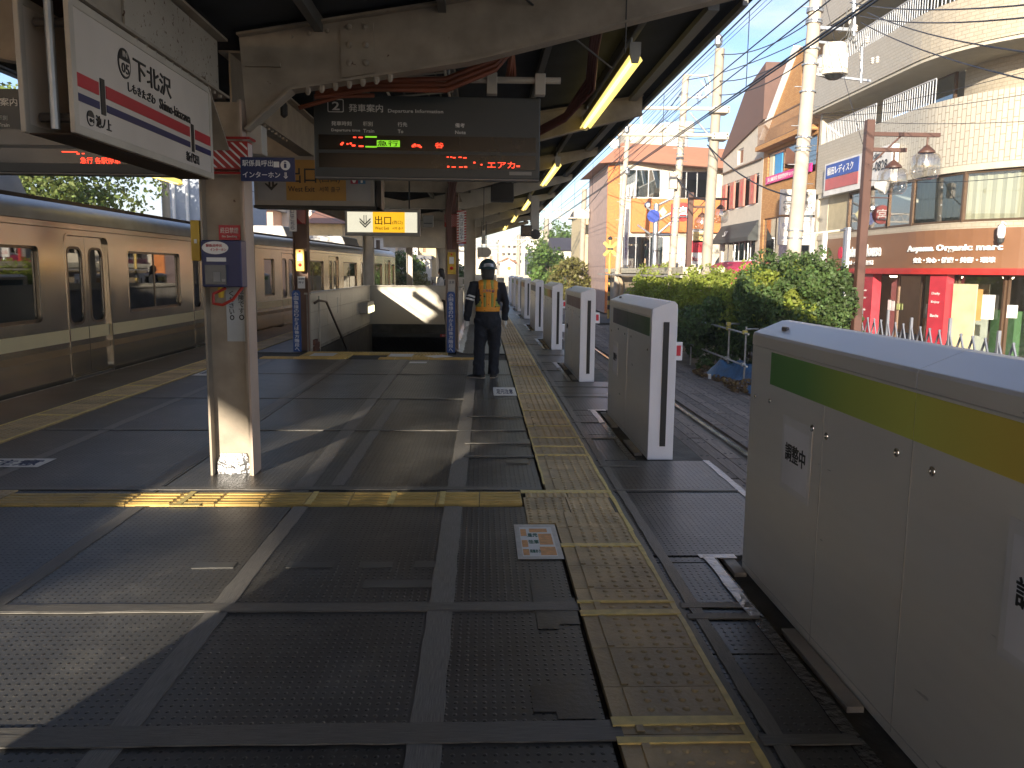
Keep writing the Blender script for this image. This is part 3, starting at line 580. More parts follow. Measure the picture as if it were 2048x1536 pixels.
poster('notice', 'small white notice below the left yellow emergency box', 'notice', -3.56, -3.42, 16.13, 1.22, 1.45, white, [('非常時', .1, .7, .8, .2), ('押す', .1, .4, .8, .2)]); poster('notice', 'small faded notice below the right yellow emergency box', 'notice', -.66, -.52, 16.13, 1.15, 1.42, M('faded_paper', (.5, .45, .38), .7), [('注意', .1, .7, .8, .2)])
hazard_band('hazard_band', 'red striped band high on the left stair pillar', -3.6, -3.38, 16.1, 2.45, 2.75, side=False); hazard_band('hazard_band', 'red striped band high on the right stair pillar', -.72, -.48, 15.98, 2.42, 2.66, side=False)
t = thing('exit_notice', 'vertical white notice with red striped border beside the right stair pillar', 'notice', (-.42, 15.9, 2.1)); MB().box(-.48, -.3, 15.88, 15.9, 2.1, 2.72).build('panel', red, t); mb = MB()
for i in range(12): z = 2.11+i*.05; mb.plate('y', 15.874, 15.879, [(-.478, z), (-.302, z+.035), (-.302, z+.055), (-.478, z+.02)])
mb.build('stripe', stripew, t); MB().box(-.44, -.34, 15.868, 15.873, 2.16, 2.67).build('sheet', white, t); text('出口はこちら↓', blu, t, (-.425, 15.866, 2.19), w=.07, h=.46, vertical=True)
t = thing('exit_notice', 'vertical striped notice high on the left stair pillar', 'notice', (-3.62, 15.95, 2.35)); MB().box(-3.66, -3.52, 15.98, 16.0, 2.3, 2.85).build('panel', stripew, t); text('出口はこちら', blu, t, (-3.63, 15.976, 2.33), w=.07, h=.46, vertical=True)
bsign = M('blue_sign', (.012, .07, .27), .4)
for x0, lb in ((-3.63, 'vertical blue transfer sign at the left front corner of the stairs'), (-.67, 'vertical blue transfer sign at the right front corner of the stairs')):
    t = thing('transfer_sign', lb, 'sign', (x0, 15.95, 0)); MB().plate('y', 15.92, 15.95, [(x0, .01), (x0+.155, .01), (x0+.155, 1.15), (x0+.125, 1.19), (x0+.03, 1.19), (x0, 1.15)]).build('board', bsign, t)
    text('小田急線のりかえは後方階段へ', M('sign_white', (.8, .8, .8), .5), t, (x0+.035, 15.916, .02), w=.085, h=1.14, vertical=True, bold=.02)
# ================================================ signs hanging under the canopy
# station name sign: two faces with a gap, seen from its open near end
t = thing('station_name_sign', 'white station name sign with red and blue stripes hanging left of the near pillar', 'station sign', (-1.87, 4.8, 2.2))
face = M('sign_face_cream', (.62, .54, .46), .5, var=.08, scale=2); frame = M('sign_frame_cream', (.5, .44, .36), .55, var=.15, rust=.12); ink = M('sign_black', (.015, .014, .014), .5); sred = M('sign_red', (.48, .02, .035), .45); snavy = M('sign_navy', (.01, .015, .09), .45)
Y0, Y1, Z0, Z1 = 3.9, 5.84, 2.2, 2.8
for s, X in ((1, -1.85), (-1, -2.07)):
    mb = MB(); mb.plate('x', X-.012, X+.012, rect(Y0, Y1, Z0, Z1), [rect(Y0+.045, Y1-.045, Z0+.04, Z1-.04)]); mb.build('frame', frame, t, bevel=.003); MB().plate('x', X-.006, X+.006, rect(Y0+.044, Y1-.044, Z0+.039, Z1-.039)).build('panel', face, t)
X = -1.85+.0065; R = (0, 1, 0); U = (0, 0, 1)   # text faces +X, reading direction +Y
def sy(px, py): p = ax(px, py, X); return p.y, p.z
def hbar(z0, z1, y0, y1, m, nm='stripe', d=.004): MB().plate('x', X, X+d, rect(y0, y1, z0, z1)).build(nm, m, t)
for a, b_ in ((3.945, 4.16), (4.24, 5.4), (5.5, 5.795)):
    hbar(2.415, 2.475, a, b_, sred); hbar(2.35, 2.385, a, b_, snavy)
for a in (4.18, 5.43): hbar(2.33, 2.5, a, a+.045, ink, 'marker')
def disc(cy, cz, r, m, nm, x=X, d=.004, half=False, n=24):
    p = [(cy+r*math.cos(2*math.pi*i/n), cz+r*math.sin(2*math.pi*i/n)) for i in range(n)]
    if half: p = [(cy+r*math.cos(math.pi*i/12), cz+.02*r+r*.98*math.sin(math.pi*i/12)) for i in range(13)]
    MB().plate('x', x, x+d, p).build(nm, m, t)
disc(4.47, 2.635, .075, ink, 'emblem_ring'); disc(4.47, 2.635, .064, face, 'emblem', d=.005); disc(4.47, 2.645, .064, ink, 'emblem_half', d=.006, half=True); text('IN', face, t, (X+.007, 4.445, 2.665), .05, .028, right=R); text('05', ink, t, (X+.007, 4.425, 2.585), .09, .05, right=R, bold=.02)
text('下北沢', ink, t, (X+.003, 4.58, 2.585), .53, .115, right=R, bold=.025); text('しもきたざわ', ink, t, (X+.003, 4.5, 2.505), .36, .05, right=R, bold=.02); text('Shimo-kitazawa', ink, t, (X+.003, 4.92, 2.498), .5, .058, right=R, bold=.02)
disc(4.06, 2.29, .036, ink, 'emblem_ring'); disc(4.06, 2.29, .031, face, 'emblem', d=.005); disc(4.06, 2.295, .031, ink, 'emblem_half', d=.006, half=True); text('04', ink, t, (X+.007, 4.04, 2.27), .042, .02, right=R); text('池ノ上', ink, t, (X+.003, 4.115, 2.262), .16, .055, right=R, bold=.02); text('新代田', ink, t, (X+.003, 5.32, 2.26), .23, .06, right=R, bold=.02)
MB().tube([(-1.95, 3.95, 2.22), (-1.95, 3.95, 2.78)], .02, 10).build('tube', galv, t)
dk = M('sign_inside_brown', (.05, .025, .012), .8)
MB().box(-2.06, -1.865, 3.93, 5.8, 2.195, 2.2).build('bottom_plate', dk, t); MB().box(-2.06, -1.865, 3.93, 5.8, 2.796, 2.803).build('top_plate', dk, t); MB().box(-2.06, -1.865, 5.78, 5.8, 2.2, 2.8).build('end_plate', dk, t)
for zz in (2.28, 2.7): MB().tube([(-2.04, 4.0, zz), (-1.88, 4.0, zz)], .022, 8).build('tube', M('dark_tube', (.06, .05, .045), .5), t)
MB().box(-1.97, -1.93, 4.3, 4.34, 2.8, 2.84).box(-1.97, -1.93, 5.3, 5.34, 2.8, 2.84).build('hanger', galv, t)
# departure boards
sgrey = M('board_grey', (.05, .056, .056), .5, var=.08); pale = M('board_lettering', (.8, .8, .77), .5); led_r = M('led_red', (.3, .02, .01), .5, emit=((1, .05, .02), .8)); led_g = M('led_green', (.1, .3, .02), .5, emit=((.2, .55, .02), .3)); bk = M('led_panel_black', (.006, .006, .006), .25)
def board(x0, num, label, two=True):
    Y = 7.5; w = 1.99; z0, z1 = 2.41, 3.11; t = thing('departure_board', label, 'departure board', (x0+w/2, Y, z0))
    MB().box(x0, x0+w, Y, Y+.16, z0, z1).build('case', sgrey, t, bevel=.006); MB().box(x0+.002, x0+w-.002, Y+.0, Y+.16, z0-.012, z0-.001).build('bottom_trim', M('board_trim', (.2, .19, .18), .5), t)
    k = w/1.99; fx = lambda px: x0+(px-627)/453*w; fz = lambda py: z1-(py-190)/165*(z1-z0); y = Y-.003
    for a, b_ in ((270, 300), (307, 336)): MB().box(fx(636), fx(1072), y-.002, Y+.001, fz(b_), fz(a)).build('display', bk, t)
    MB().plate('y', y-.002, Y+.001, rrect(fx(655), fx(687), fz(225), fz(199), .012), [rrect(fx(656.5), fx(685.5), fz(223.5), fz(200.5), .01)]).build('number_frame', pale, t); 
    L = lambda s, px, py, w_, h_, m=pale, b=.012: text(s, m, t, (fx(px), y-.003, fz(py)), w_/453*w, h_/165*(z1-z0), bold=b)
    L(num, 664, 221, 15 if num == '2' else 8, 17, b=.04); L('発車案内', 697, 224, 68, 16, b=.02); L('Departure Information', 775, 226, 110, 9)
    for s, e, px, we, wj in (('発車時刻', 'Departure time', 662, 57, 40), ('種別', 'Train', 725, 22, 19), ('行先', 'To', 794, 11, 19), ('備考', 'Note', 909, 21, 19)): L(s, px, 252, wj, 9); L(e, px, 265, we, 7)
    # half-lit LED lettering as the display was caught mid-refresh
    def led(pts, m=led_r): 
        mb = MB(); [mb.box(fx(a), fx(a+w_), y-.006, y-.0025, fz(b_+h_), fz(b_)) for a, b_, w_, h_ in pts]; mb.build('led_segment', m, t)
    if num == '2':
        led([(729, 272, 23, 3), (729, 292, 23, 3), (752, 280, 46, 13)], led_g); text('急行', bk, t, (fx(753), y-.009, fz(292)), 42/453*w, 11/165*(z1-z0), bold=.03)
        led([(679, 288, 5, 3), (682, 285, 4, 3), (692, 287, 3, 3), (698, 286, 4, 3), (702, 290, 7, 3), (705, 274, 6, 2), (716, 274, 8, 2), (716, 291, 9, 3), (822, 289, 4, 4), (826, 286, 4, 3), (834, 288, 5, 3), (838, 291, 4, 3)]); L('谷', 868, 294, 18, 11, led_r, .01)
        L('渋', 822, 293, 16, 6, led_r, 0); led([(892, 311, 4, 2), (899, 311, 4, 2), (904, 312, 6, 2), (916, 311, 6, 2), (925, 312, 7, 2), (893, 330, 4, 3), (902, 331, 8, 2), (917, 331, 7, 2), (927, 330, 6, 3), (946, 321, 4, 3)]); L('・エアカ', 960, 333, 70, 13, led_r, 0); led([(1033, 327, 7, 3)])
    else:
        led([(845, 273, 26, 3), (870, 276, 6, 3), (880, 276, 8, 2), (845, 312, 30, 2), (874, 315, 5, 3), (884, 315, 5, 2)]); L('急行 各駅停車', 880, 336, 78, 13, led_r, 0); L('吉', 988, 326, 20, 12, led_r, 0); led([(1025, 331, 3, 2), (1045, 332, 3, 2)])
    MB().box(x0+w-.27, x0+w-.07, y-.002, Y, z0+.035, z0+.065).build('maker_plate', M('plate_grey', (.2, .2, .19), .4), t)
    return t
board(-1.48, '2', 'dark departure board for track 2 in the middle of the platform'); board(-4.62, '1', 'dark departure board for track 1, partly behind the station name sign')
# white hanging pipe for the board
t = thing('hanging_pipe', 'white horizontal pipe with clamps above the departure board for track 2', 'pipe', (.2, 7.45, 3.2)); MB().tube([(-1.7, 7.45, 3.235), (.68, 7.45, 3.25)], .028, 10).build('pipe', cream_clean, t)
for x in (.08, .5): MB().box(x-.045, x+.045, 7.4, 7.5, 3.12, 3.3).build('clamp', cream_clean, t, bevel=.004)
for x in (-.3, .1): MB().tube([(x, 7.5, 3.28), (x, 7.5, roofz(x)-.05)], .012, 6).build('rod', galv, t)
# exit signs
yellow = M('exit_yellow', (.6, .34, .02), .5); exf = M('exit_face', (.5, .5, .45), .5)
t = thing('exit_sign', 'unlit west exit sign with toilet symbols, half hidden by the departure board', 'sign', (-1.8, 9, 2.28)); MB().box(-2.42, -1.15, 9, 9.2, 2.27, 2.78).build('case', M('case_grey', (.3, .28, .25), .5), t); MB().box(-2.44, -1.1, 9.03, 9.3, 2.24, 2.27).box(-1.14, -1.08, 9.03, 9.3, 2.24, 2.8).build('rear_frame', black, t)
MB().box(-2.38, -1.19, 8.994, 9.001, 2.32, 2.74).build('face', M('unlit_face', (.3, .3, .3), .5), t); MB().box(-2.08, -1.45, 8.99, 8.995, 2.32, 2.74).build('yellow_field', M('unlit_yellow', (.4, .22, .04), .5), t)
L = lambda s, x, z, w, h, m=ink, b=.02: text(s, m, t, (x, 8.987, z), w, h, bold=b)
L('出口', -2.06, 2.5, .3, .17); L('(西口)', -1.73, 2.5, .22, .09, b=.01); L('West Exit', -2.06, 2.41, .28, .055, b=.01); L('서쪽 출구', -1.73, 2.41, .22, .055, b=0); L('⇓', -2.3, 2.42, .13, .2)
for x, m in ((-1.4, M('toilet_red', (.4, .02, .06), .5)), (-1.32, M('toilet_blue', (.05, .17, .33), .5))):
    MB().box(x, x+.078, 8.988, 8.994, 2.5, 2.62).build('toilet_symbol', m, t); mb = MB(); mb.plate('y', 8.983, 8.987, [(x+.039+.012*math.cos(a), 2.6+.012*math.sin(a)) for a in [i*math.pi/4 for i in range(8)]])
    mb.plate('y', 8.983, 8.987, [(x+.022, 2.58), (x+.056, 2.58), (x+.062 if x < -1.35 else x+.05, 2.54), (x+.028+.02, 2.51), (x+.03, 2.51), (x+.016 if x < -1.35 else x+.028, 2.54)]); mb.build('figure', white, t)
t = thing('exit_sign', 'lit yellow and white west exit sign with a double down arrow', 'sign', (-1.85, 15.5, 2.23)); MB().plate('y', 15.5, 15.7, rect(-2.53, -1.15, 2.22, 2.71), [rect(-2.49, -1.2, 2.28, 2.65)]).build('case', M('case_grey', (.3, .28, .25), .5), t)
lit = M('lit_face', (.5, .5, .42), .5, emit=((1, .93, .7), .2)); lity = M('lit_yellow', (.6, .36, .02), .5, emit=((1, .5, .02), .26)); MB().box(-2.49, -1.2, 15.52, 15.53, 2.28, 2.65).build('lit_panel', lit, t); MB().box(-2.02, -1.43, 15.512, 15.519, 2.28, 2.65).build('yellow_field', lity, t)
L = lambda s, x, z, w, h, m=ink, b=.02: text(s, m, t, (x, 15.508, z), w, h, bold=b)
L('出口', -1.98, 2.42, .3, .16); L('(西口)', -1.66, 2.42, .19, .075, b=.01); L('West Exit', -1.98, 2.33, .26, .055, b=.01); L('서쪽 출구', -1.66, 2.33, .2, .05, b=0)
mb = MB()
for dx in (-.02, .02): mb.plate('y', 15.505, 15.512, rect(-2.16+dx-.006, -2.16+dx+.006, 2.42, 2.59))
for z in (0, .05): mb.plate('y', 15.505, 15.512, [(-2.26, 2.46+z), (-2.16, 2.36+z), (-2.06, 2.46+z), (-2.06, 2.49+z), (-2.16, 2.39+z), (-2.26, 2.49+z)])
mb.build('arrow', ink, t); MB().tube([(-2.3, 15.6, 2.7), (-2.3, 15.6, 3.3)], .015, 6).tube([(-1.35, 15.6, 2.7), (-1.35, 15.6, 3.4)], .015, 6).build('hanger', darkgrey, t)
# blue intercom sign on the pillar
t = thing('intercom_sign', 'small blue intercom sign with arrow sticking out to the right of the near pillar', 'sign', (-1.7, 6.2, 2.25)); MB().box(-1.76, -1.37, 6.2, 6.22, 2.23, 2.4).build('board', M('navy_sign', (.012, .025, .1), .45), t)
w_ = M('sign_white', (.8, .8, .8), .5); L = lambda s, x, z, w, h, b=.015: text(s, w_, t, (x, 6.197, z), w, h, bold=b)
L('駅係員呼出', -1.745, 2.335, .22, .045); L('インターホン', -1.745, 2.255, .27, .042)
MB().plate('y', 6.193, 6.199, [(-1.435+.035*math.cos(a*.3), 2.345+.035*math.sin(a*.3)) for a in range(21)]).build('info_disc', w_, t); text('i', M('navy_sign', (0, 0, 0)), t, (-1.445, 6.19, 2.325), .02, .045, bold=.02); MB().box(-1.52, -1.48, 6.194, 6.199, 2.33, 2.37).build('face_symbol', w_, t)
L('⇓', -1.45, 2.25, .03, .045)
# intercom box with its notices
t = thing('intercom_box', 'blue and grey intercom box with oval label mounted on the near pillar', 'intercom', (-1.93, 6.2, 1.45)); ib = M('intercom_blue', (.012, .022, .1), .4)
MB().box(-2.05, -1.76, 6.14, 6.28, 1.46, 1.80).build('case', ib, t, bevel=.006); ov = [(-1.945+.095*math.cos(2*math.pi*i/24), 1.745+.047*math.sin(2*math.pi*i/24)) for i in range(24)]
MB().plate('y', 6.133, 6.139, ov).build('oval_label', white, t); text('駅係員呼出', sred, t, (-2.01, 6.131, 1.75), .115, .022, bold=0); text('インターホン', sred, t, (-1.98, 6.131, 1.722), .115, .02, bold=0); MB().box(-2.01, -1.87, 6.134, 6.139, 1.645, 1.675).build('label_plate', white, t)
MB().box(-2.02, -1.87, 6.12, 6.14, 1.48, 1.62).build('door_glass', M('grey_window', (.14, .15, .16), .15), t); MB().box(-1.96, -1.91, 6.115, 6.12, 1.5, 1.57).build('handset', M('grey_plastic', (.25, .25, .25), .4), t); MB().box(-1.9, -1.875, 6.115, 6.12, 1.5, 1.52).build('button', M('grey_plastic', (.3, .3, .3), .4), t)
rc = [(-1.9, 6.2, 1.45), (-1.97, 6.13, 1.41), (-1.965, 6.11, 1.34), (-1.9, 6.11, 1.33), (-1.83, 6.14, 1.37), (-1.775, 6.2, 1.46)]
MB().tube([Vector(rc[max(0, min(5, k//3))]).lerp(Vector(rc[min(5, k//3+1)]), (k % 3)/3) for k in range(16)], .011, 8).build('red_cord', M('red_rubber', (.4, .03, .015), .4), t, smooth=True); MB().lathe((-1.935, 6.2, 1.38), [(.018, 0), (.026, .05), (.02, .08)], 10).build('plug', ye, t)
t = poster('notice', 'red no smoking plate above the blue intercom', 'notice', -1.99, -1.83, 6.385, 1.81, 1.92, sred, [('終日禁煙', .08, .45, .84, .4), ('No Smoking', .15, .12, .7, .2)], stripew)
t = poster('notice', 'white hanging notice strip below the intercom', 'notice', -1.955, -1.8, 6.385, 1.04, 1.47, M('cool_white_strip', (.45, .48, .5), .4), (), ink); text('危険です。', ink, t, (-1.86, 6.375, 1.2), w=.04, h=.25, vertical=True); text('ください。', ink, t, (-1.93, 6.375, 1.2), w=.035, h=.23, vertical=True)
t = thing('yellow_sign_box', 'slim yellow metal box on the left side of the near pillar', 'sign', (-2.13, 6.4, 1.6)); MB().box(-2.175, -2.11, 6.3, 6.45, 1.65, 1.95).build('case', ye, t, bevel=.004); MB().box(-2.15, -2.13, 6.297, 6.3, 1.78, 1.81).build('window', white, t)
t = thing('small_box', 'small cream junction box on the near pillar above the blue intercom sign', 'junction box', (-1.7, 6.5, 2.5)); MB().box(-1.765, -1.65, 6.4, 6.55, 2.45, 2.66).build('case', cream_clean, t, bevel=.006); MB().tube([(-1.7, 6.45, 2.66), (-1.7, 6.45, 2.9)], .012, 6).build('conduit', cream_clean, t)
# ------------------------------------------------ fluorescent lamps along the right eave
lampy = M('lamp_yellowed', (.75, .6, .12), .4, emit=((1, .76, .2), .32)); lcap = M('lamp_cap', (.45, .43, .38), .5)
def lamp(x, y0, L_, z, label, gr='fluorescent lamps under the right eave'):
    t = thing('fluorescent_lamp', label, 'lamp', (x, y0, z), gr); MB().box(x-.035, x+.035, y0, y0+L_, z+.02, z+.1).build('housing', M('lamp_housing', (.15, .13, .09), .5), t)
    MB().plate('y', y0+.01, y0+L_-.01, [(x-.03, z+.02), (x+.03, z+.02), (x+.075, z-.05), (x+.06, z-.06), (x+.02, z-.01), (x-.02, z-.01), (x-.06, z-.06), (x-.075, z-.05)]).build('reflector', lampy, t)
    MB().tube([(x-.012, y0+.05, z-.045), (x-.012, y0+L_-.05, z-.045)], .019, 10).build('tube', M('lamp_tube', (.8, .7, .3), .4, emit=((1, .8, .28), .7)), t)
    for yy in (y0-.03, y0+L_): MB().plate('y', yy, yy+.03, [(x-.05, z+.1), (x+.05, z+.1), (x+.05, z), (x+.03, z-.08), (x-.03, z-.08), (x-.05, z)]).build('end_cap', lcap, t)
    MB().tube([(x, y0+.2, z+.1), (x, y0+.2, roofz(x))], .01, 6).tube([(x, y0+L_-.2, z+.1), (x, y0+L_-.2, roofz(x))], .01, 6).build('hanger', galv, t); return t
ords = ['nearest', 'second', 'third', 'fourth', 'fifth']
for i, (x, y) in enumerate(((1.38, 7.75), (1.37, 15.3), (1.31, 22.9), (1.2, 29.5), (1.05, 36))): lamp(x, y, 3.6, 3.56, ords[i]+' yellowish fluorescent lamp of the row under the right eave')
lamp(-5.3, 12.5, 2.4, 3.1, 'yellowish fluorescent lamp under the left eave, above the train', None)
# ------------------------------------------------ orange conduits, cable ladder, rods
oc = M('rusty_orange_conduit', (.22, .06, .025), .6, var=.3)
t = thing('cable_bundle', 'sagging bundle of rusty orange conduits above the departure board for track 2', 'cables', (-.5, 7, 3.2))
for k in range(3): MB().tube([(-1.35, 6.9+.04*k, 2.97+.03*k), (-.9, 6.95, 3.05+.03*k), (-.3, 7.0, 3.06+.045*k), (.1, 7.05, 3.24+.04*k), (.24, 7.15, 3.42+.03*k), (.22+.03*k, 7.6, 3.3)], .022, 7).build('conduit', oc, t, smooth=True)
MB().tube([(-1.5, 7, 2.9), (-1.15, 7.0, 3.0), (-.9, 7.1, 3.03)], .018, 7).build('conduit', oc, t, smooth=True)
t = thing('cable_bundle', 'bundle of dark red conduits dropping beside the right end of the departure board', 'cables', (.6, 8.3, 3.3))
for k in range(4): MB().tube([(.9+.03*k, 6.9, 3.75), (.98+.02*k, 7.8, 3.6), (1.02+.02*k, 8.3, 3.45-.03*k), (.85, 8.7, 3.2-.02*k), (.5, 9.0, 3.05-.02*k), (.3, 9.6, 3.0)], .02, 7).build('conduit', M('dark_red_conduit', (.1, .03, .022), .6), t, smooth=True)
t = thing('cable_bundle', 'thick brown cables hanging along the right stair pillar', 'cables', (-.6, 15.9, 3.0))
for k in range(5): MB().tube([(-.75+.09*k, 15.7, 3.5), (-.62+.03*k, 15.85, 3.2), (-.68+.02*k, 15.9, 2.7), (-.64+.012*k, 15.93, 2.0)], .018, 6).build('cable', M('brown_cable', (.12, .05, .035), .6), t, smooth=True)
t = thing('cable_ladder', 'pale steel cable ladder hanging under the roof above the departure board', 'cable ladder', (-.6, 8.5, 3.4))
for x in (-.95, -.35): MB().tube([(x, 7.4, 3.35+.1*(x+1)), (x, 12.5, 3.35+.1*(x+1))], .014, 6).build('rail', cream_clean, t)
for k in range(12): MB().tube([(-1.0, 7.5+.42*k, 3.34), (-.3, 7.5+.42*k, 3.42)], .012, 6).build('rung', cream_clean, t)
for k in range(5): MB().tube([(-.8+.12*k, 7.4, 3.38+.01*k), (-.8+.12*k, 12.5, 3.38+.01*k)], .01, 5).build('cable', darkgrey, t)
t = thing('hanging_rod', 'thin black rod with a turnbuckle hanging left of the departure board', 'rod', (-1.65, 7, 2.9)); MB().tube([(-1.62, 7.0, 3.4), (-1.62, 7.0, 2.95)], .006, 6).build('rod', black, t); MB().lathe((-1.62, 7, 2.82), [(.01, 0), (.03, .02), (.03, .1), (.01, .13)], 8).build('turnbuckle', darkgrey, t)
t = thing('hanging_rod', 'thin slanting steel brace crossing in front of the main beam', 'rod', (0, 6, 3.5)); MB().tube([(-.1, 5.6, 3.62), (1.15, 7.6, 3.4)], .008, 6).build('rod', darkgrey, t)
t = thing('hanging_rod', 'thin vertical wire hanging beside the nearest eave lamp', 'rod', (1.1, 7.0, 3.5)); MB().tube([(1.05, 6.3, 3.8), (1.05, 6.3, 3.2)], .005, 6).build('rod', darkgrey, t)
# monitors, cctv, mirror, cabinets under the far canopy
t = thing('monitor', 'dark monitor box hanging under the roof right of the striped exit notice', 'monitor', (.2, 16.5, 3)); MB().box(.17, .62, 16.4, 16.75, 2.95, 3.3).build('case', black, t, bevel=.01); MB().tube([(.6, 16.6, 3.3), (.6, 16.6, 3.7)], .015, 6).tube([(.2, 16.6, 3.3), (.2, 16.6, 3.6)], .015, 6).build('hanger', galv, t)
t = thing('cctv_post', 'grey post box hanging from the eave with a camera screen at its foot', 'cctv housing', (1.5, 22, 2.3)); MB().box(1.28, 1.5, 21.9, 22.1, 2.68, 3.55).build('post', cream_clean, t); MB().box(1.02, 1.3, 21.7, 22, 2.5, 2.78).build('screen_hood', darkgrey, t); MB().box(1.05, 1.27, 21.695, 21.7, 2.53, 2.74).build('screen', bk, t)
t = thing('platform_mirror', 'round grey mirror beside the screen at the foot of the hanging post', 'mirror', (1.4, 21.8, 2.4)); MB().lathe((1.4, 21.8, 2.55), [(.001, 0), (.13, .01), (.13, .03), (.05, .05)], 24, 'y').build('disc', darkgrey, t, smooth=True)
t = thing('hanging_box', 'cream hexagonal speaker box hanging above the worker\'s helmet', 'speaker box', (-.1, 24, 2)); MB().plate('y', 24, 24.3, [(-.13, 1.98), (.18, 1.98), (.27, 2.08), (.27, 2.16), (.18, 2.26), (-.13, 2.26)]).build('case', cream_clean, t); MB().tube([(0, 24.1, 2.26), (0, 24.1, 3.0)], .012, 6).tube([(.12, 24.1, 2.26), (.12, 24.1, 3.0)], .012, 6).build('hanger', darkgrey, t)
t = thing('speaker', 'small slim loudspeaker on the dark canopy post left of the helmet', 'speaker', (.1, 17, 2.3)); MB().box(.0, .08, 19, 19.1, 2.2, 2.5).build('case', cream_clean, t); MB().tube([(.04, 19.05, 2.5), (.04, 19.05, 3.5)], .01, 6).build('hanger', darkgrey, t)
t = thing('cross_beam', 'grey box beam above the far end of the stair enclosure', 'beam', (-2, 24, 2.6)); MB().box(-3.3, -.95, 24.9, 25.1, 2.55, 3.05).build('beam', cream_clean, t); MB().box(-2.9, -1.0, 24.6, 24.8, 2.25, 2.57).build('lower_beam', cream_clean, t)
t = thing('wall_box', 'small square grey panel right of the lit exit sign', 'sign', (-1, 15.9, 2.4)); MB().box(-1.12, -.92, 15.8, 15.86, 2.4, 2.62).build('case', M('panel_grey', (.22, .21, .19), .5), t, bevel=.005); MB().box(-1.1, -.94, 15.795, 15.8, 2.46, 2.48).build('label_plate', darkgrey, t)
# ================================================ stair enclosure
sw = thing('stair_enclosure', 'white panelled walls around the stairs going down in the middle of the platform', 'stair wall', (-2, 16.2, 0)); wp = M('wall_panel_white', (.5, .47, .4), .4, var=.1, scale=1.5)
MB().box(-3.42, -3.36, 16.2, 24.9, -.028, 1.1).build('side_wall', conc, sw); MB().box(-.62, -.56, 16.3, 24.9, -.028, 1.1).build('side_wall', wp, sw)
for i in range(5):
    for j in range(3): MB().box(-3.358, -3.35, 16.25+i*1.73, 16.25+(i+1)*1.73-.012, .04+.355*j, .04+.355*(j+1)-.01).build('panel', wp, sw)
MB().box(-3.42, -.56, 24.95, 25.05, -.3, 1.1).build('rear_wall', M('rear_panel', (.52, .48, .4), .3, var=.05, scale=1), sw); MB().box(-3.46, -.52, 24.9, 25.1, 1.1, 1.135).box(-3.46, -3.33, 16.2, 24.9, 1.1, 1.135).box(-.66, -.52, 16.3, 24.9, 1.1, 1.135).build('coping', cream_clean, sw)
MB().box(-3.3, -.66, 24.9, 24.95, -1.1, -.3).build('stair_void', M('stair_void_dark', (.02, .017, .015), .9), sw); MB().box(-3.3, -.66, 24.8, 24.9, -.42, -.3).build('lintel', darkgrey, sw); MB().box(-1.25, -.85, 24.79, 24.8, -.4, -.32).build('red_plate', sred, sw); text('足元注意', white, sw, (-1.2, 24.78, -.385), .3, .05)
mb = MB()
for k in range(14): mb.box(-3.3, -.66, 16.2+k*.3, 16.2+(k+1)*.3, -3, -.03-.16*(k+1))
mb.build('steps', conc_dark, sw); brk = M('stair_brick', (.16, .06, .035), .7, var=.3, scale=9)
for k in range(12):
    for j in range(4):
        if j == 3 and k % 2: continue
        MB().box(-3.35, -3.31, 16.4+.62*k, 16.4+.62*k+.3, -.3-.28*k*.5+.08*j*1.6, -.3-.28*k*.5+.08*j*1.6+.075*1.5).build('brick', brk, sw)
        MB().box(-3.35, -3.31, 16.4+.62*k+.31, 16.4+.62*k+.61, -.3-.28*k*.5-.07+.08*j*1.6, -.3-.28*k*.5-.07+.08*j*1.6+.11).build('brick', brk, sw)
hr = M('handrail_brown', (.1, .07, .05), .4); MB().tube([(-3.3, 16.35, .92), (-3.22, 16.4, .98), (-3.22, 17.2, .93), (-3.22, 21.5, -1.2)], .024, 8).tube([(-3.3, 19.2, .03), (-3.22, 19.2, -.02)], .012, 6).build('handrail', hr, sw, smooth=True)
MB().tube([(-3.31, 16.9, 1.05), (-3.31, 16.9, -.1)], .016, 6).build('pipe', cream_clean, sw)
t = thing('wall_lamp', 'small lit lamp on the left stair wall near its rear corner', 'lamp', (-3.3, 23.2, .4)); MB().box(-3.35, -3.12, 22.7, 24, .38, .7).build('case', cream_clean, t, bevel=.02); MB().box(-3.14, -3.1, 22.75, 23.95, .4, .58).build('diffuser', M('lamp_lens', (.7, .66, .4), .4, emit=((1, .9, .5), .6)), t)
poster('notice', 'small white notice on the left stair wall', 'notice', -3.34, -3.33, 19.2, .6, .95, white)
MB().box(-.55, -.46, 16.35, 20.5, -.03, .12).build('foil', silver, sw) if 0 else None
mb = MB(); vs = []
for i in range(46):
    y = 15.95+i*.2; r1, r2 = random.uniform(-.03, .03), random.uniform(-.03, .03); vs += [(-.552, y, .2+r1), (-.53+r2*.5, y+r1, .1), (-.47+r1, y, .035), (-.36+r2, y, .006)]
mb.add(vs, [(4*i+j, 4*i+j+4, 4*i+j+5, 4*i+j+1) for i in range(45) for j in range(3)]); mb.build('foil_covering', silver, sw)
struct_t = thing('handrail', 'dark bent handrail end at the right side of the stair opening', 'handrail', (-.8, 17, 0)); MB().tube([(-.72, 16.6, .95), (-.78, 16.6, .99), (-.78, 17.2, .93), (-.78, 20, -.6)], .026, 8).build('rail', hr, struct_t, smooth=True)
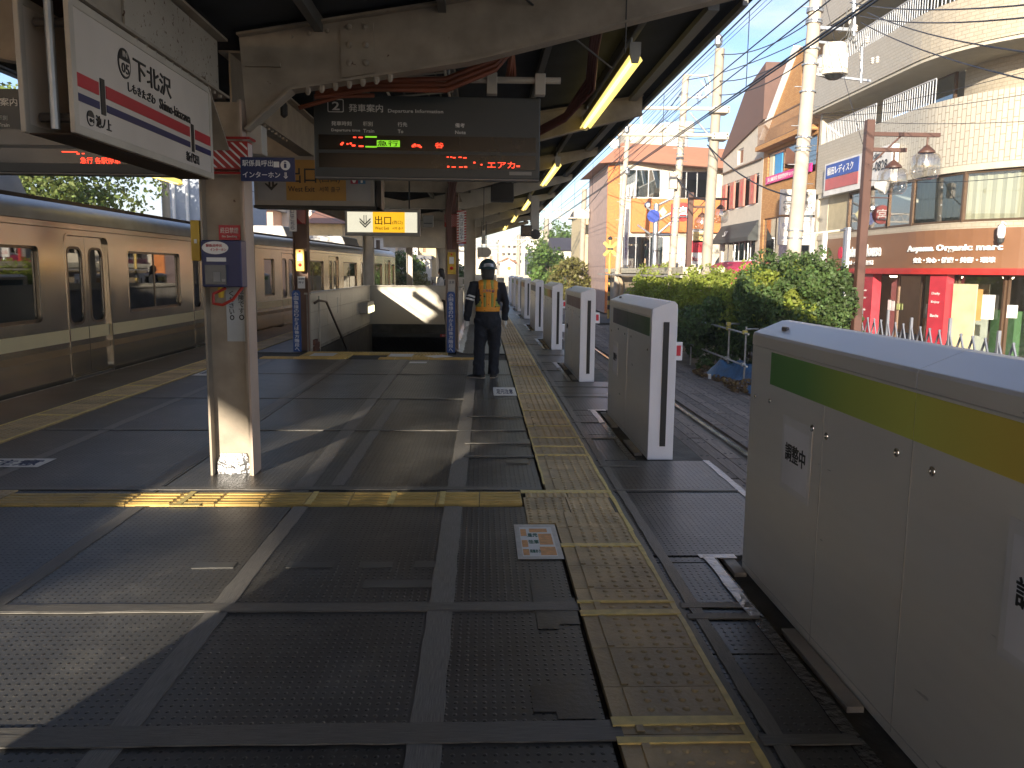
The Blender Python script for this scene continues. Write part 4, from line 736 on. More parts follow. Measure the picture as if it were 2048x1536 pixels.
# ================================================ platform gates
brushed = M('brushed_steel_panel', (.82, .79, .72), .3, .3, var=.025, scale=3, stretch=(1, 1, 6)); wpan = M('gate_white', (.74, .73, .76), .35, var=.03); topm = M('gate_top_lilac', (.82, .82, .86), .35, var=.04)
def bandmat(name, stops, y0, y1):
    m = M(name, (.3, .3, .3), .38, .15); n = m.node_tree; P = n.nodes['Principled BSDF']; geo = n.nodes.new('ShaderNodeNewGeometry'); sp = n.nodes.new('ShaderNodeSeparateXYZ'); r = n.nodes.new('ShaderNodeMapRange'); r.inputs[1].default_value = y0; r.inputs[2].default_value = y1
    c = n.nodes.new('ShaderNodeValToRGB'); c.color_ramp.elements[0].color = (*stops[0], 1); c.color_ramp.elements[1].color = (*stops[-1], 1)
    for i, s in enumerate(stops[1:-1]): e = c.color_ramp.elements.new((i+1)/(len(stops)-1)); e.color = (*s, 1)
    n.links.new(geo.outputs['Position'], sp.inputs[0]); n.links.new(sp.outputs['Y'], r.inputs[0]); n.links.new(r.outputs[0], c.inputs[0])
    P.inputs['Base Color'].links and n.links.remove(P.inputs['Base Color'].links[0]); n.links.new(c.outputs[0], P.inputs['Base Color']); return m
G_, Yl, O_, Re, Vi, Bl = (.16, .4, .08), (.75, .78, .13), (.85, .48, .08), (.22, .08, .07), (.09, .07, .13), (.06, .09, .14)
bands = [[O_, (.85, .68, .1), Yl, (.5, .62, .1), G_, (.1, .3, .07)], [(.04, .13, .03), (.06, .1, .09), Vi], [(.22, .1, .1), (.2, .09, .1), (.15, .1, .12)], [Re, O_, Yl, G_], [Bl, (.05, .12, .12)], [Re, O_], [O_, Yl], [(.15, .2, .08), G_], [Bl, Vi]]
glab = ['nearest white and steel platform gate with a green to orange colour band', 'second platform gate with a violet to green colour band and black door slot', 'third platform gate with a dull red colour band', 'fourth platform gate with a red to green colour band', 'fifth platform gate with a dark blue grey band', 'sixth platform gate, reddish band, beside the worker', 'seventh platform gate, right of the worker\'s shoulder', 'eighth platform gate, nearly hidden by the worker', 'farthest platform gate, behind the worker\'s back']
for gi, (a, b) in enumerate(GATES):
    t = thing('platform_gate', glab[gi], 'platform gate', (1.45, a, 0), 'half height platform gates along the right edge')
    prof = [(1.45, -.02), (1.45, 1.222), (1.668, 1.222), (1.668, -.02)]
    MB().plate('y', a+.045, b, prof).build('body', brushed, t, bevel=.003); MB().plate('y', a, a+.044, [(1.449, -.02), (1.449, 1.278), (1.452, 1.29), (1.60, 1.352), (1.64, 1.355), (1.665, 1.33), (1.67, 1.28), (1.67, -.02)]).build('end_cap', wpan, t, bevel=.003)
    seams = [a+(b-a)*.5] if gi else [2.65, 1.3]
    ys = [a+.045]+sorted(seams)+[b]
    for i in range(len(ys)-1):
        MB().plate('y', ys[i]+.002, ys[i+1]-.002, [(1.448, 1.226), (1.448, 1.278), (1.452, 1.29), (1.60, 1.352), (1.64, 1.355), (1.665, 1.33), (1.67, 1.28), (1.67, 1.226)]).build('top_cover', topm, t, bevel=.002)
        if i == 0: MB().box(1.4465, 1.448, ys[i]+.01, ys[i+1]-.01, 1.2245, 1.277).build('top_trim', brushed, t)
        else: MB().box(1.4465, 1.448, ys[i]+.004, ys[i+1]-.004, 1.2245, 1.277).build('top_trim', brushed, t)
    MB().box(1.55, 1.60, a-.006, a+.002, .1, 1.18).build('door_slot', black, t)
    bm = bandmat('colour_band_%s' % ['orange_green', 'violet_green', 'red', 'red_green', 'blue', 'rust', 'amber', 'lime', 'slate'][gi], bands[gi], *((1.75, 4.05) if gi == 0 else (a, b)))
    bs = [a+.08]+sorted(seams)+[b-.25 if gi else 4.03]
    for i in range(len(bs)-1): MB().box(1.4475, 1.4505, bs[i]+.003, bs[i+1]-.003, 1.05, 1.21).build('colour_band', bm, t)
    ms = MB()
    for s in seams+([3.37] if gi == 0 else []): ms.box(1.4485, 1.4505, s-.0025, s+.0025, 0, 1.05)
    ms.box(1.448, 1.4505, a+.05, b, .022, .026); ms.build('seam', M('seam_light', (.6, .58, .54), .3, .6), t)
    mb = MB(); pos = [(3.48, .93), (3.33, .925), (2.75, .985), (2.52, .975), (4.02, .965), (4.24, .955), (1.9, .96), (1.1, .96)] if gi == 0 else [(a+.15, .93), (a+.95, .98), (a+1.3, .98), (a+1.7, 1.0), (b-.15, .95)]
    for y, z in pos:
        r = .017 if gi == 0 and y < 3.9 else .012; mb.lathe((1.449, y, z), [(r, 0), (r*.95, -.003), (r*.6, -.004), (r*.6, -.0015)], 16, 'x')
    mb.build('lock', M('chrome', (.6, .58, .55), .15, 1), t)
    MB().box(1.51, 1.53, b-.3, b-.24, 1.31, 1.335).build('top_sensor', M('sensor_grey', (.12, .12, .13), .3), t, bevel=.004)
    if gi in (0, 1, 2):
        for y0, y1, z0, z1 in (((3.47, 3.82, .58, .93), (1.72, 2.12, .55, .95)) if gi == 0 else ((b-.62, b-.3, .5, .85),)):
            MB().box(1.4462, 1.449, y0, y1, z0, z1).build('notice_film', M('notice_film', (.8, .78, .75), .3), t); MB().box(1.4456, 1.4461, y0+.025, y1-.025, z0+.03, z1-.04).build('notice_sheet', M('notice_grey_sheet', (.88, .86, .86), .4), t)
            text('調整中', ink, t, (1.4454, y1-.055, z0+(z1-z0)*.42), (y1-y0)*.68, .085, right=(0, -1, 0), bold=.03)
    MB().box(1.672, 1.76, a+.05, a+.3, .35, .5).build('rear_box', wpan, t, bevel=.01) if gi in (3,) else None
    if gi in (1, 2, 3):   # small red and white plate on the track side
        MB().box(1.68, 1.75, a+.12, a+.125, .84, 1.0).build('plate', wpan, t); MB().box(1.695, 1.735, a+.115, a+.12, .88, .97).build('red_mark', M('red_mark', (.6, .02, .04), .5), t)
# ================================================ train
ss = M('champagne_steel', (.64, .56, .45), .2, .9, var=.07, scale=1.6, stretch=(1, 1.6, .5)); roof_m = M('train_roof', (.5, .5, .5), .45, .3, var=.12); tglass = glass('train_glass', (.4, .43, .42), .8, .02)
cream_b = M('cream_stripe', (.78, .66, .40), .35, var=.04); tan_b = M('tan_stripe', (.3, .2, .11), .4); dkt = M('rubber_seal', (.02, .018, .016), .6); inner = M('train_interior', (.32, .3, .27), .6); seatm = M('seat_cloth', (.05, .07, .12), .9)
def car(label, y0, L, doors, smallwin, x=-5.85, ang=0., units=(4, 14)):
    root = thing('train_car', label, 'train car', (0, 0, 0), 'cars of the stainless steel train at track 1'); Wd = 2.8
    H = .66
    zs = dict(wb=.86, wt=1.86); dl = [d for d in doors]
    wins = []
    edges = [0]+[v for d in dl for v in (d-H, d+H)]+[L]
    for i in range(0, len(edges), 2):
        a, b = edges[i], edges[i+1]
        if b-a > 2.4: wins.append((a+.72 if a > 0 else a+.6, b-.72 if b < L else b-.6))
        elif b-a > 1.2: wins.append(((a+b)/2-.42, (a+b)/2+.42))
    for side in (0, 1):
        xo = 0 if side == 0 else -Wd; sgn = 1 if side == 0 else -1
        holes = [rrect(a, b, .86, 1.86, .07) for a, b in wins]+[rrect(d-H, d+H, .0, 2.04, .1) for d in dl]
        A, B = sorted((xo, xo-sgn*.05))
        # corner radius only at the top for doors
        MB().plate('x', A, B, rect(0, L, -.22, 2.2), holes).build('side_panel', ss, root)
        for a, b in wins:
            f = MB(); A, B = sorted((xo-sgn*.035, xo-sgn*.055)); f.plate('x', A, B, rrect(a-.01, b+.01, .85, 1.87, .08), [rrect(a+.035, b-.035, .9, 1.825, .05)])
            if b-a > 1.2: m_ = (a+b)/2; f.plate('x', A, B, rect(m_-.02, m_+.02, .9, 1.825))
            fo = f.build('window', M('window_frame_bronze', (.22, .18, .14), .35, .8), root); A, B = sorted((xo-sgn*.045, xo-sgn*.049)); MB().plate('x', A, B, rect(a, b, .86, 1.86)).build('pane', tglass, fo)
            r = MB(); A, B = sorted((xo+sgn*.004, xo-sgn*.004)); r.plate('x', A, B, rrect(a-.025, b+.025, .835, 1.885, .09), [rrect(a, b, .86, 1.86, .07)]); r.build('window_rim', ss, root)
        for d in dl:
            for k in (0, 1):
                a, b = (d-H+.004, d-.004) if k == 0 else (d+.004, d+H-.004); m_ = (a+b)/2; A, B = sorted((xo-sgn*.045, xo-sgn*.08))
                do = MB().plate('x', A, B, rect(a, b, .01, 2.03), [rrect(m_-.21, m_+.21, .78, 1.86, .12, 5)]).build('door', ss, root)
                A, B = sorted((xo-sgn*.04, xo-sgn*.046)); MB().plate('x', A, B, rrect(m_-.235, m_+.235, .755, 1.885, .14, 5), [rrect(m_-.2, m_+.2, .79, 1.85, .11, 5)]).build('window_rim', M('window_frame_bronze', (0, 0, 0)), do)
                A, B = sorted((xo-sgn*.06, xo-sgn*.064)); MB().plate('x', A, B, rect(m_-.215, m_+.215, .775, 1.865)).build('pane', tglass, do)
                if side == 0:
                    MB().plate('x', xo-.046, xo-.043, rect(a+.01, b-.01, .53, .71)).build('cream_stripe', cream_b, do); MB().plate('x', xo-.046, xo-.043, rect(a+.01, b-.01, .36, .45)).build('tan_stripe', tan_b, do)
            A, B = sorted((xo-sgn*.05, xo-sgn*.085)); MB().plate('x', A, B, rect(d-.006, d+.006, 0, 2.03)).build('door_seal', dkt, root)
            A, B = sorted((xo+sgn*.006, xo-sgn*.002)); MB().plate('x', A, B, rrect(d-H-.03, d+H+.03, -.05, 2.075, .12), [rrect(d-H, d+H, .0, 2.04, .1)]).build('door_frame', ss, root)
            if side == 0: MB().box(xo-.03, xo+.02, d-H+.02, d+H-.02, -.03, .005).build('door_sill', alu, root)
        if side == 0:
            for i in range(0, len(edges), 2):
                a, b = edges[i]+(.04 if i else .05), edges[i+1]-.04
                MB().box(xo-.001, xo+.003, a, b, .53, .71).build('cream_stripe', cream_b, root); MB().box(xo-.001, xo+.003, a, b, .36, .45).build('tan_stripe', tan_b, root)
            MB().box(xo-.001, xo+.005, .03, L-.03, 2.118, 2.128).box(xo-.001, xo+.005, .03, L-.03, 2.2, 2.212).build('panel_joint', M('joint_brown', (.12, .09, .06), .5), root)
    pr = [(.0, 2.2), (0, 2.27), (-.02, 2.36), (-.08, 2.43), (-.2, 2.49), (-.6, 2.56), (-1.4, 2.6)]; pr = pr+[(-Wd-p[0], p[1]) for p in pr[::-1][1:]]
    MB().plate('y', 0, L, pr+[(-Wd+.06, 2.2), (-Wd+.06, 2.15), (-.06, 2.15), (-.06, 2.2)]).build('roof', roof_m, root, smooth=True, sharp=35); MB().box(-.34, -.28, 0, L, 2.5, 2.56).build('roof_rib', M('roof_rib_brown', (.1, .07, .055), .7), root)
    MB().box(-Wd+.05, -.05, 0, L, -.22, -.02).build('floor', M('train_floor', (.1, .1, .1), .8), root); 
    for xx in (-.55, -Wd+.06):
        for i in range(0, len(edges), 2):
            if edges[i+1]-edges[i] > 2.4: MB().box(xx, xx+.45, edges[i]+.1, edges[i+1]-.1, -.02, .45).box(xx if xx < -1 else xx+.4, xx+.06 if xx < -1 else xx+.46, edges[i]+.1, edges[i+1]-.1, .45, .84).build('seat', seatm, root)
    for yy in (0, L): 
        ep = MB().plate('y', yy-.02, yy+.02, [(-.01, -.2), (-.01, 2.3), (-.3, 2.5), (-1.4, 2.55), (-Wd+.3, 2.5), (-Wd+.01, 2.3), (-Wd+.01, -.2)], [rect(-1.85, -.95, 0, 1.95)]); ep.build('end_panel', M('end_panel_grey', (.2, .19, .17), .5), root)
    MB().box(-2.3, -.5, 0.5, L-.5, -.75, -.23).build('underframe', dkt, root)
    for k, yy in enumerate(units):
        MB().plate('y', yy, yy+2.6, [(-.55, 2.55), (-.7, 2.92), (-2.1, 2.92), (-2.25, 2.55)]).build('air_conditioner', M('roof_unit', (.42, .41, .39), .6), root, bevel=.03)
        v = MB(); [v.box(-.63+.0-.03*j, -.6-.03*j, yy+.2, yy+1.3, 2.62+.06*j, 2.64+.06*j) for j in range(4)]; v.build('vent', dkt, root)
    for w_ in (L*.13, L*.87):
        for dy in (-1, 1):
            for xs in (-.75, -2.05): MB().lathe((xs, w_+dy, -.66), [(.42, -.05), (.42, .05)], 20, 'x').build('wheel', dkt, root)
    root.location = (x, y0, 0); root.rotation_euler.z = -ang
    return root
c1 = car('near train car with cream and tan stripes, its double door left of the pillar', .4, 20.6, [2.05, 7.1, 12.15, 17.25], False, units=(1.5, 9.1))
text('KEIO', M('letter_bronze', (.14, .08, .05), .4), c1, (.003, 15.97, 1.62), .4, .1, right=(0, 1, 0), up=(0, 0, 1), bold=.03)
# panels and stains of the near car
MB().box(0, .006, 16.0, 16.25, 1.9, 2.1).build('vent_panel', M('bronze_panel', (.16, .1, .07), .4, .5), c1)
c2 = car('second train car, seen above the stair wall, angled along the curve', 21.65, 20, [2.85, 8.0, 12.95, 18.0], True, x=-5.86, ang=math.radians(4.4), units=(4.5, 12))
c0 = car('train car behind the camera', -20.8, 20.6, [2.05, 7.1, 12.15, 17.25], False); c0['label'] = 'rear train car continuing out of the photo at the left'
t = thing('car_gangway', 'grey folded gangway between the two train cars', 'gangway', (-7.2, 21.3, 0)); mb = MB()
for k in range(6): mb.plate('y', 20.98+k*.12, 21.04+k*.12, [(-6.1, -.1), (-6.1, 2.25), (-6.4, 2.45), (-8.1, 2.45), (-8.4, 2.25), (-8.4, -.1)], [rect(-7.9, -6.6, 0, 2.1)])
mb.build('bellows', M('bellows_grey', (.09, .085, .08), .7), t)
MB().box(-5.93, -5.9, 21.02, 21.62, 0, 2.3).build('side_fairing', M('fairing', (.2, .19, .18), .4, .4), t)
# ================================================ people
def remesh(mb, name, mats, parent, vox=.012, smooth_it=4, label=None):
    o = mb.build(name, mats, None); folds = name in ('jacket', 'trousers', 'shirt')
    m = o.modifiers.new('r', 'REMESH'); m.mode = 'VOXEL'; m.voxel_size = vox
    if folds:
        tx = bpy.data.textures.new('cloth_folds', 'MARBLE'); tx.noise_scale = .09; tx.turbulence = 6; dp = o.modifiers.new('folds', 'DISPLACE'); dp.texture = tx; dp.strength = .016; dp.mid_level = .5
    s = o.modifiers.new('s', 'SMOOTH'); s.iterations = smooth_it; s.factor = .5
    me = bpy.data.meshes.new_from_object(o.evaluated_get(bpy.context.evaluated_depsgraph_get())); bpy.data.objects.remove(o)
    if not len(me.materials): me.materials.append(mats)
    me.polygons.foreach_set('use_smooth', [True]*len(me.polygons)); me.name = name
    return link(name, me, parent, label)
def stack(mb, rings, n=20):
    vs = []
    for cx, cy, z, rx, ry in rings:
        for j in range(n): a = 2*math.pi*j/n; vs.append((cx+rx*math.cos(a), cy+ry*math.sin(a), z))
    k = len(rings); fs = [(i*n+j, i*n+(j+1) % n, (i+1)*n+(j+1) % n, (i+1)*n+j) for i in range(k-1) for j in range(n)]+[tuple(range(n-1, -1, -1)), tuple((k-1)*n+j for j in range(n))]
    mb.add(vs, fs)
TOR = [(.86, .16, .112), (.95, .152, .108), (1.05, .15, .106), (1.2, .162, .115), (1.32, .17, .118), (1.39, .162, .104), (1.44, .115, .085), (1.48, .06, .06)]
def torso(z, g=0):
    for i in range(len(TOR)-1):
        a, b = TOR[i], TOR[i+1]
        if a[0] <= z <= b[0]: f = (z-a[0])/(b[0]-a[0]); return (a[1]+(b[1]-a[1])*f+g, a[2]+(b[2]-a[2])*f+g)
    return (TOR[0][1]+g, TOR[0][2]+g)
def hand(mb, w, d, s, curl=.4, sc=1.):
    """palm and five unequal fingers hanging from wrist w along direction d"""
    w = Vector(w); d = Vector(d).normalized(); side = Vector((0, 1, 0)); side = (side-d*side.dot(d)).normalized(); inn = d.cross(side)*s
    mb.tube([w-d*.02, w+d*.03, w+d*.075], [.024, .032, .03], 8)
    for i, (o, L_) in enumerate(((.027, .068), (.009, .078), (-.009, .072), (-.026, .055))):
        p = w+d*.072*sc+side*o*sc; q = p+d*L_*.5*sc+inn*.008; r = q+d*L_*.45*sc*math.cos(curl)+inn*L_*.5*math.sin(curl); mb.tube([p-d*.02, p, q, r], [.01, .0095, .0085, .0065], 6)
    p = w+d*.02+side*.028; mb.tube([p, p+side*.02+d*.03+inn*.012, p+side*.022+d*.058+inn*.02], [.012, .0105, .008], 6)
def figure(name, label, loc, rz, skinm, jacket, trousers, arms, legs, sleeves=True, skin_hand=None, vox=.011):
    """standing figure facing +Y before rotation; arms: [(shoulder, elbow, wrist)], legs: [(hip, knee, ankle, toe direction)]"""
    t = thing(name, label, 'person', (0, 0, 0)); b = MB()
    stack(b, [(0, 0, z, rx-.012, ry-.012) for z, rx, ry in TOR]); stack(b, [(0, .01, 1.44, .055, .055), (0, .015, 1.52, .05, .052), (0, .02, 1.56, .05, .055)])
    stack(b, [(0, .03, 1.5, .02, .03), (0, .03, 1.515, .045, .06), (0, .028, 1.55, .062, .08), (0, .022, 1.6, .074, .093), (0, .018, 1.65, .076, .095), (0, .015, 1.69, .066, .082), (0, .012, 1.715, .035, .045)])
    b.tube([(0, .11, 1.6), (0, .132, 1.575), (0, .115, 1.56)], [.008, .014, .01], 6)   # nose
    for s in (-1, 1): b.lathe((s*.076, .01, 1.6), [(.008, -.01), (.022, 0), (.008, .012)], 8, 'x'); b.lathe((s*.03, .103, 1.612), [(.004, -.006), (.011, 0), (.004, .005)], 8, 'y')
    for i, (sh, el, wr) in enumerate(arms):
        s = -1 if i == 0 else 1; b.tube([Vector(sh)*.95, sh, el, wr], [.04, .045, .036, .024], 10); hand(b, wr, Vector(wr)-Vector(el), s)
    for hip, kn, an, toe in legs:
        b.tube([hip, kn, an, Vector(an)-Vector((0, 0, .05))], [.085, .055, .038, .035], 10)
    remesh(b, 'body', skinm, t, .009, 3)
    j = MB(); z0 = .78 if jacket[1] == 'long' else .9; stack(j, [(0, 0, z0, .165, .115)]+[(0, 0, z, rx+.012, ry+.012) for z, rx, ry in TOR if z > z0])
    for sh, el, wr in arms:
        sh, el, wr = map(Vector, (sh, el, wr)); e = wr if sleeves else sh.lerp(el, .75); j.tube([sh*.8+Vector((0, 0, sh.z*.19)), sh, sh.lerp(el, .5), el, el.lerp(wr, .55), wr] if sleeves else [sh*.8+Vector((0, 0, sh.z*.19)), sh, e], [.06, .068, .06, .053, .05, .044] if sleeves else [.06, .068, .062], 12)
    remesh(j, 'jacket' if sleeves else 'shirt', jacket[0], t, vox, 3)
    p = MB(); stack(p, [(0, 0, .74, .1, .09), (0, 0, .8, .165, .118), (0, 0, .9, .165, .115), (0, 0, .99, .15, .105)])
    for hip, kn, an, toe in legs:
        hip, kn, an = map(Vector, (hip, kn, an)); p.tube([hip+Vector((0, 0, .05)), hip.lerp(kn, .3), kn, kn.lerp(an, .5), an, an-Vector((0, 0, .045))], [.1, .098, .087, .083, .082, .086], 14)
    remesh(p, 'trousers', trousers, t, vox, 3)
    for hip, kn, an, toe in legs:
        s = MB(); a = Vector(an); d = Vector(toe).normalized(); r = Vector((d.y, -d.x, 0)); q = []
        for f, w, h in ((-.08, .03, .06), (-.06, .042, .075), (0, .043, .085), (.09, .048, .055), (.15, .043, .04), (.18, .025, .025)):
            c = Vector((a.x, a.y, 0))+d*f; q += [c-r*w+Vector((0, 0, .012)), c+r*w+Vector((0, 0, .012)), c+r*w*.75+Vector((0, 0, h)), c-r*w*.75+Vector((0, 0, h))]
        s.add(q, [(4*i+k, 4*i+(k+1) % 4, 4*i+4+(k+1) % 4, 4*i+4+k) for i in range(5) for k in range(4)]+[(3, 2, 1, 0), (20, 21, 22, 23)])
        remesh(s, 'shoe', black, t, .008, 2)
        so_ = MB(); q2 = [Vector((a.x, a.y, 0))+d*f+r*w for f, w in ((-.085, -.03), (.1, -.05), (.17, -.035), (.185, 0), (.17, .035), (.1, .05), (-.085, .03))]; so_.plate('z', 0, .018, [(v.x, v.y) for v in q2]); so_.build('sole', M('shoe_sole', (.4, .35, .28), .6), t)
    return t
skin = M('skin', (.42, .25, .17), .55, var=.05); navy = M('navy_cloth', (.012, .014, .022), .85, var=.3, scale=12, bump=.5, bscale=14); hairm = M('black_hair', (.01, .009, .009), .45)
t = figure('person', 'station worker seen from behind in helmet, orange safety vest and dark uniform', (0, 0, 0), 0, skin, (navy, 'long'), navy,
    [((-.185, 0, 1.4), (-.262, -.02, 1.12), (-.285, .03, .85)), ((.185, 0, 1.4), (.25, -.01, 1.12), (.245, .04, .87))],
    [((-.085, 0, .84), (-.11, .02, .47), (-.12, -.02, .1), (-.8, .45, 0)), ((.085, 0, .84), (.1, .05, .47), (.085, .02, .1), (.25, 1, 0))])
g = MB(); hand(g, (-.285, .03, .85), (-.023, .05, -.27), -1); g.v = [tuple(Vector(v)+((Vector(v)-Vector((-.29, .04, .78))).normalized()*.003)) for v in g.v]; remesh(g, 'glove', M('white_glove', (.62, .6, .56), .8), t, .006, 1)
g = MB(); hand(g, (.245, .04, .87), (-.005, .05, -.25), 1); g.v = [tuple(Vector(v)+((Vector(v)-Vector((.245, .05, .8))).normalized()*.003)) for v in g.v]; remesh(g, 'glove', MATS['white_glove'], t, .006, 1)
orv = M('orange_vest', (.75, .3, .02), .55, var=.1, scale=20, bump=.2); vst = M('vest_yellow_strip', (.3, .33, .07), .45)
def vest(z0, z1, g, matfn, keep, name):
    vs, fs, mi = [], [], []; nz_, na = 34, 64
    for i in range(nz_+1):
        z = z0+(z1-z0)*i/nz_; rx, ry = torso(z, g)
        for j in range(na): a = 2*math.pi*j/na; w = 1+.012*math.sin(z*60+a*3); vs.append((rx*math.cos(a)*w, ry*math.sin(a)*w, z))
    b = MB()
    fl = {0: [], 1: []}
    for i in range(nz_):
        for j in range(na):
            a = 2*math.pi*(j+.5)/na; z = z0+(z1-z0)*(i+.5)/nz_; x = torso(z, g)[0]*math.cos(a)
            if keep(x, z, a): fl[matfn(x, z)].append((i*na+j, i*na+(j+1) % na, (i+1)*na+(j+1) % na, (i+1)*na+j))
    me_o = None
    for k, m in ((0, orv), (1, vst)):
        if not fl[k]: continue
        me = bpy.data.meshes.new(name); me.from_pydata(vs, [], fl[k]); me.materials.append(m); o = link(name if k == 0 else 'reflective_strip', me, t if k == 0 else me_o); 
        if k == 0: me_o = o
        bmm = bmesh.new(); bmm.from_mesh(me); bmesh.ops.delete(bmm, geom=[v for v in bmm.verts if not v.link_faces], context='VERTS'); bmesh.ops.recalc_face_normals(bmm, faces=bmm.faces); bmm.to_mesh(me); bmm.free()
        md = o.modifiers.new('thick', 'SOLIDIFY'); md.thickness = .006; me.polygons.foreach_set('use_smooth', [True]*len(me.polygons))
def keepv(x, z, a):
    if z < 1.08: return True
    w = .165-.07*min(1, (z-1.08)/.1) if z < 1.18 else .115+.02*(z-1.18)/.25
    return abs(x) < w
vest(1.0, 1.465, .02, lambda x, z: 1 if (z > 1.07 and (abs(abs(x)-.048) < .018 or (z > 1.38 and abs(abs(x)-.05) < .02)) and not (1.27 < z < 1.335)) or (abs(x) > .1 and 1.07 < z < 1.2) else 0, keepv, 'safety_vest')
text('工事監督', M('vest_lettering', (.25, .12, .2), .6), t, (-.085, -.142, 1.29), .17, .035, bold=.02)
ar = MB(); ar.tube([(-.228, -.012, 1.235), (-.236, -.014, 1.21)], .066, 14, caps=False).tube([(-.24, -.015, 1.19), (-.248, -.017, 1.165)], .0655, 14, caps=False); ar.build('armband', M('reflective_white', (.6, .6, .6), .3), t)
hm = MB(); R0 = .118; pr = [(R0*math.cos(a)*1.0, 1.638+.135*math.sin(a)) for a in [i*math.pi/2/8 for i in range(9)]]; hm.lathe((0, .012, 0), [(.128, 1.628), (.13, 1.634), (R0+.003, 1.642)]+pr[1:-1]+[(.004, 1.773)], 28); hm.v = [(v[0]*1.06, .012+(v[1]-.012)*1.2+(0 if v[1] < .05 else .01), 1.628+(v[2]-1.628)*1.1-.012) for v in hm.v]
hm.build('helmet', M('helmet_dark_teal', (.03, .06, .065), .25), t, smooth=True, sharp=50); hb = MB(); vs = []
for i in range(13):
    a = -math.pi/2-.55+i*1.1/12
    for zz, rr_ in ((1.655, .1225), (1.7, .113)): vs.append((rr_*math.cos(a)*1.06, .012+rr_*math.sin(a)*1.2-.003, zz+.006*math.cos((i-6)*.4)))
hb.add(vs, [(2*i, 2*i+2, 2*i+3, 2*i+1) for i in range(12)]); hb.build('helmet_plate', M('silver_plate', (.5, .52, .54), .3, .3), t); text('GAN', M('plate_ink', (.03, .04, .08), .5), t, (-.035, -.137, 1.668), .065, .02, bold=.03)
nh = MB(); stack(nh, [(0, .0, 1.47, .075, .07), (0, .0, 1.52, .09, .09), (0, .0, 1.58, .098, .1), (0, .005, 1.63, .1, .105), (0, .01, 1.68, .07, .08)]); remesh(nh, 'hair_cover', M('grey_neck_cloth', (.05, .048, .046), .8, bump=.3), t, .009, 2)
t.location = (.09, 12.25, 0); t.rotation_euler.z = math.radians(4); t.scale = (1.08, 1.1, 1.0)
# woman behind the stairs
t = figure('person', 'woman with long black hair, white shirt and black backpack behind the stairs', (0, 0, 0), 0, skin, (M('white_cotton', (.72, .72, .74), .8, bump=.3), 'short'), navy,
    [((-.16, 0, 1.38), (-.2, .08, 1.13), (-.08, .26, 1.2)), ((.16, 0, 1.38), (.2, .06, 1.12), (.08, .27, 1.2))],
    [((-.08, 0, .84), (-.09, .0, .47), (-.09, 0, .1), (0, 1, 0)), ((.08, 0, .84), (.09, 0, .47), (.09, 0, .1), (0, 1, 0))])
h = MB(); stack(h, [(0, -.06, 1.18, .05, .03), (0, -.07, 1.25, .085, .05), (0, -.06, 1.38, .1, .065), (0, -.035, 1.5, .1, .085), (0, -.005, 1.6, .095, .095), (0, .01, 1.68, .09, .1), (0, .015, 1.73, .05, .06)]); remesh(h, 'hair', hairm, t, .012, 3)
h = MB(); stack(h, [(0, -.17, .95, .11, .05), (0, -.19, 1.02, .14, .08), (0, -.19, 1.25, .14, .08), (0, -.16, 1.36, .1, .05)]); remesh(h, 'backpack', black, t, .014, 3)
h = MB(); [h.tube([(s*.09, -.12, 1.36), (s*.1, -.02, 1.46), (s*.1, .1, 1.4), (s*.11, .125, 1.2), (s*.13, .03, 1.05)], .02, 6) for s in (-1, 1)]; h.build('strap', black, t)
MB().box(-.04, .04, .3, .315, 1.2, 1.34).build('phone', darkgrey, t); t.location = (-1.3, 26.8, 0); t.rotation_euler.z = math.radians(75); t.scale = (.96, .96, .955)
# ================================================ right side: retaining wall, hedge, verge
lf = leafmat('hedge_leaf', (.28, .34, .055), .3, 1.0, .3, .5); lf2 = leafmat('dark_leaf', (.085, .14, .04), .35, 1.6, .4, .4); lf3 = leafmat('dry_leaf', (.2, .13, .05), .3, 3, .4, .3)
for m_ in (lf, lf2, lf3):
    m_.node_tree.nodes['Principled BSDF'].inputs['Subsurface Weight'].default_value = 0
w = thing('retaining_wall', 'tan retaining wall with a pale ledge and drain pipe right of the platform gates', 'wall', (7.4, 30, -1.1)); wm = M('tan_wall', (.42, .33, .22), .85, var=.12, scale=1, bump=.2)
MB().plate('z', -1.1, 1.55, [(7.0, 28), (7.35, 48), (8.2, 48), (8.2, 28)]).build('wall', wm, w); MB().plate('z', 1.55, 1.78, [(6.85, 28), (7.2, 48.2), (8.3, 48.2), (8.3, 28)]).build('ledge', M('pale_ledge', (.55, .5, .38), .8, var=.1), w)
MB().tube([(6.95, 41.5, 1.5), (6.9, 41.3, 1.3), (6.95, 41, 1.1), (6.97, 41, -1.1)], .1, 8).build('drain_pipe', wm, w, smooth=True); MB().box(6.75, 7.0, 27.9, 48, 1.42, 1.5).build('gutter', conc, w)
for y in (34, 38.2, 44.5): MB().plate('x', 6.95+(y-28)*.0175, 7.0+(y-28)*.0175+.02, rect(y, y+.08, -1.1, 1.42)).build('pilaster', wm, w)
def hedge(name, label, segs, mat, n, size, group=None):
    t = thing(name, label, 'hedge', segs[0][0], group); P, D = [], []
    for c, r, k, cl in segs:
        p, d = clump_points(c, r, k, cl, .3); P.append(p); D.append(d)
    leaves('foliage', np.vstack(P), np.vstack(D), size, mat, t, jitter=.7)
    return t
h = hedge('hedge', 'sunlit yellow green hedge hanging over the wall beside the track', [((7.15, y, .75+.12*math.sin(y)), (.75, 1.5, .95), 4200, 34) for y in np.arange(19, 37, 1.5)], lf, 0, .065)
mb = MB(); [mb.tube([(7.2, y, -1.05), (7.1, y+.2, 0), (7.15+random.uniform(-.2, .2), y+random.uniform(-.4, .4), 1.2)], [.03, .025, .01], 5) for y in np.arange(19, 36, .8)]; mb.build('stem', M('bark', (.12, .085, .06), .9), h)
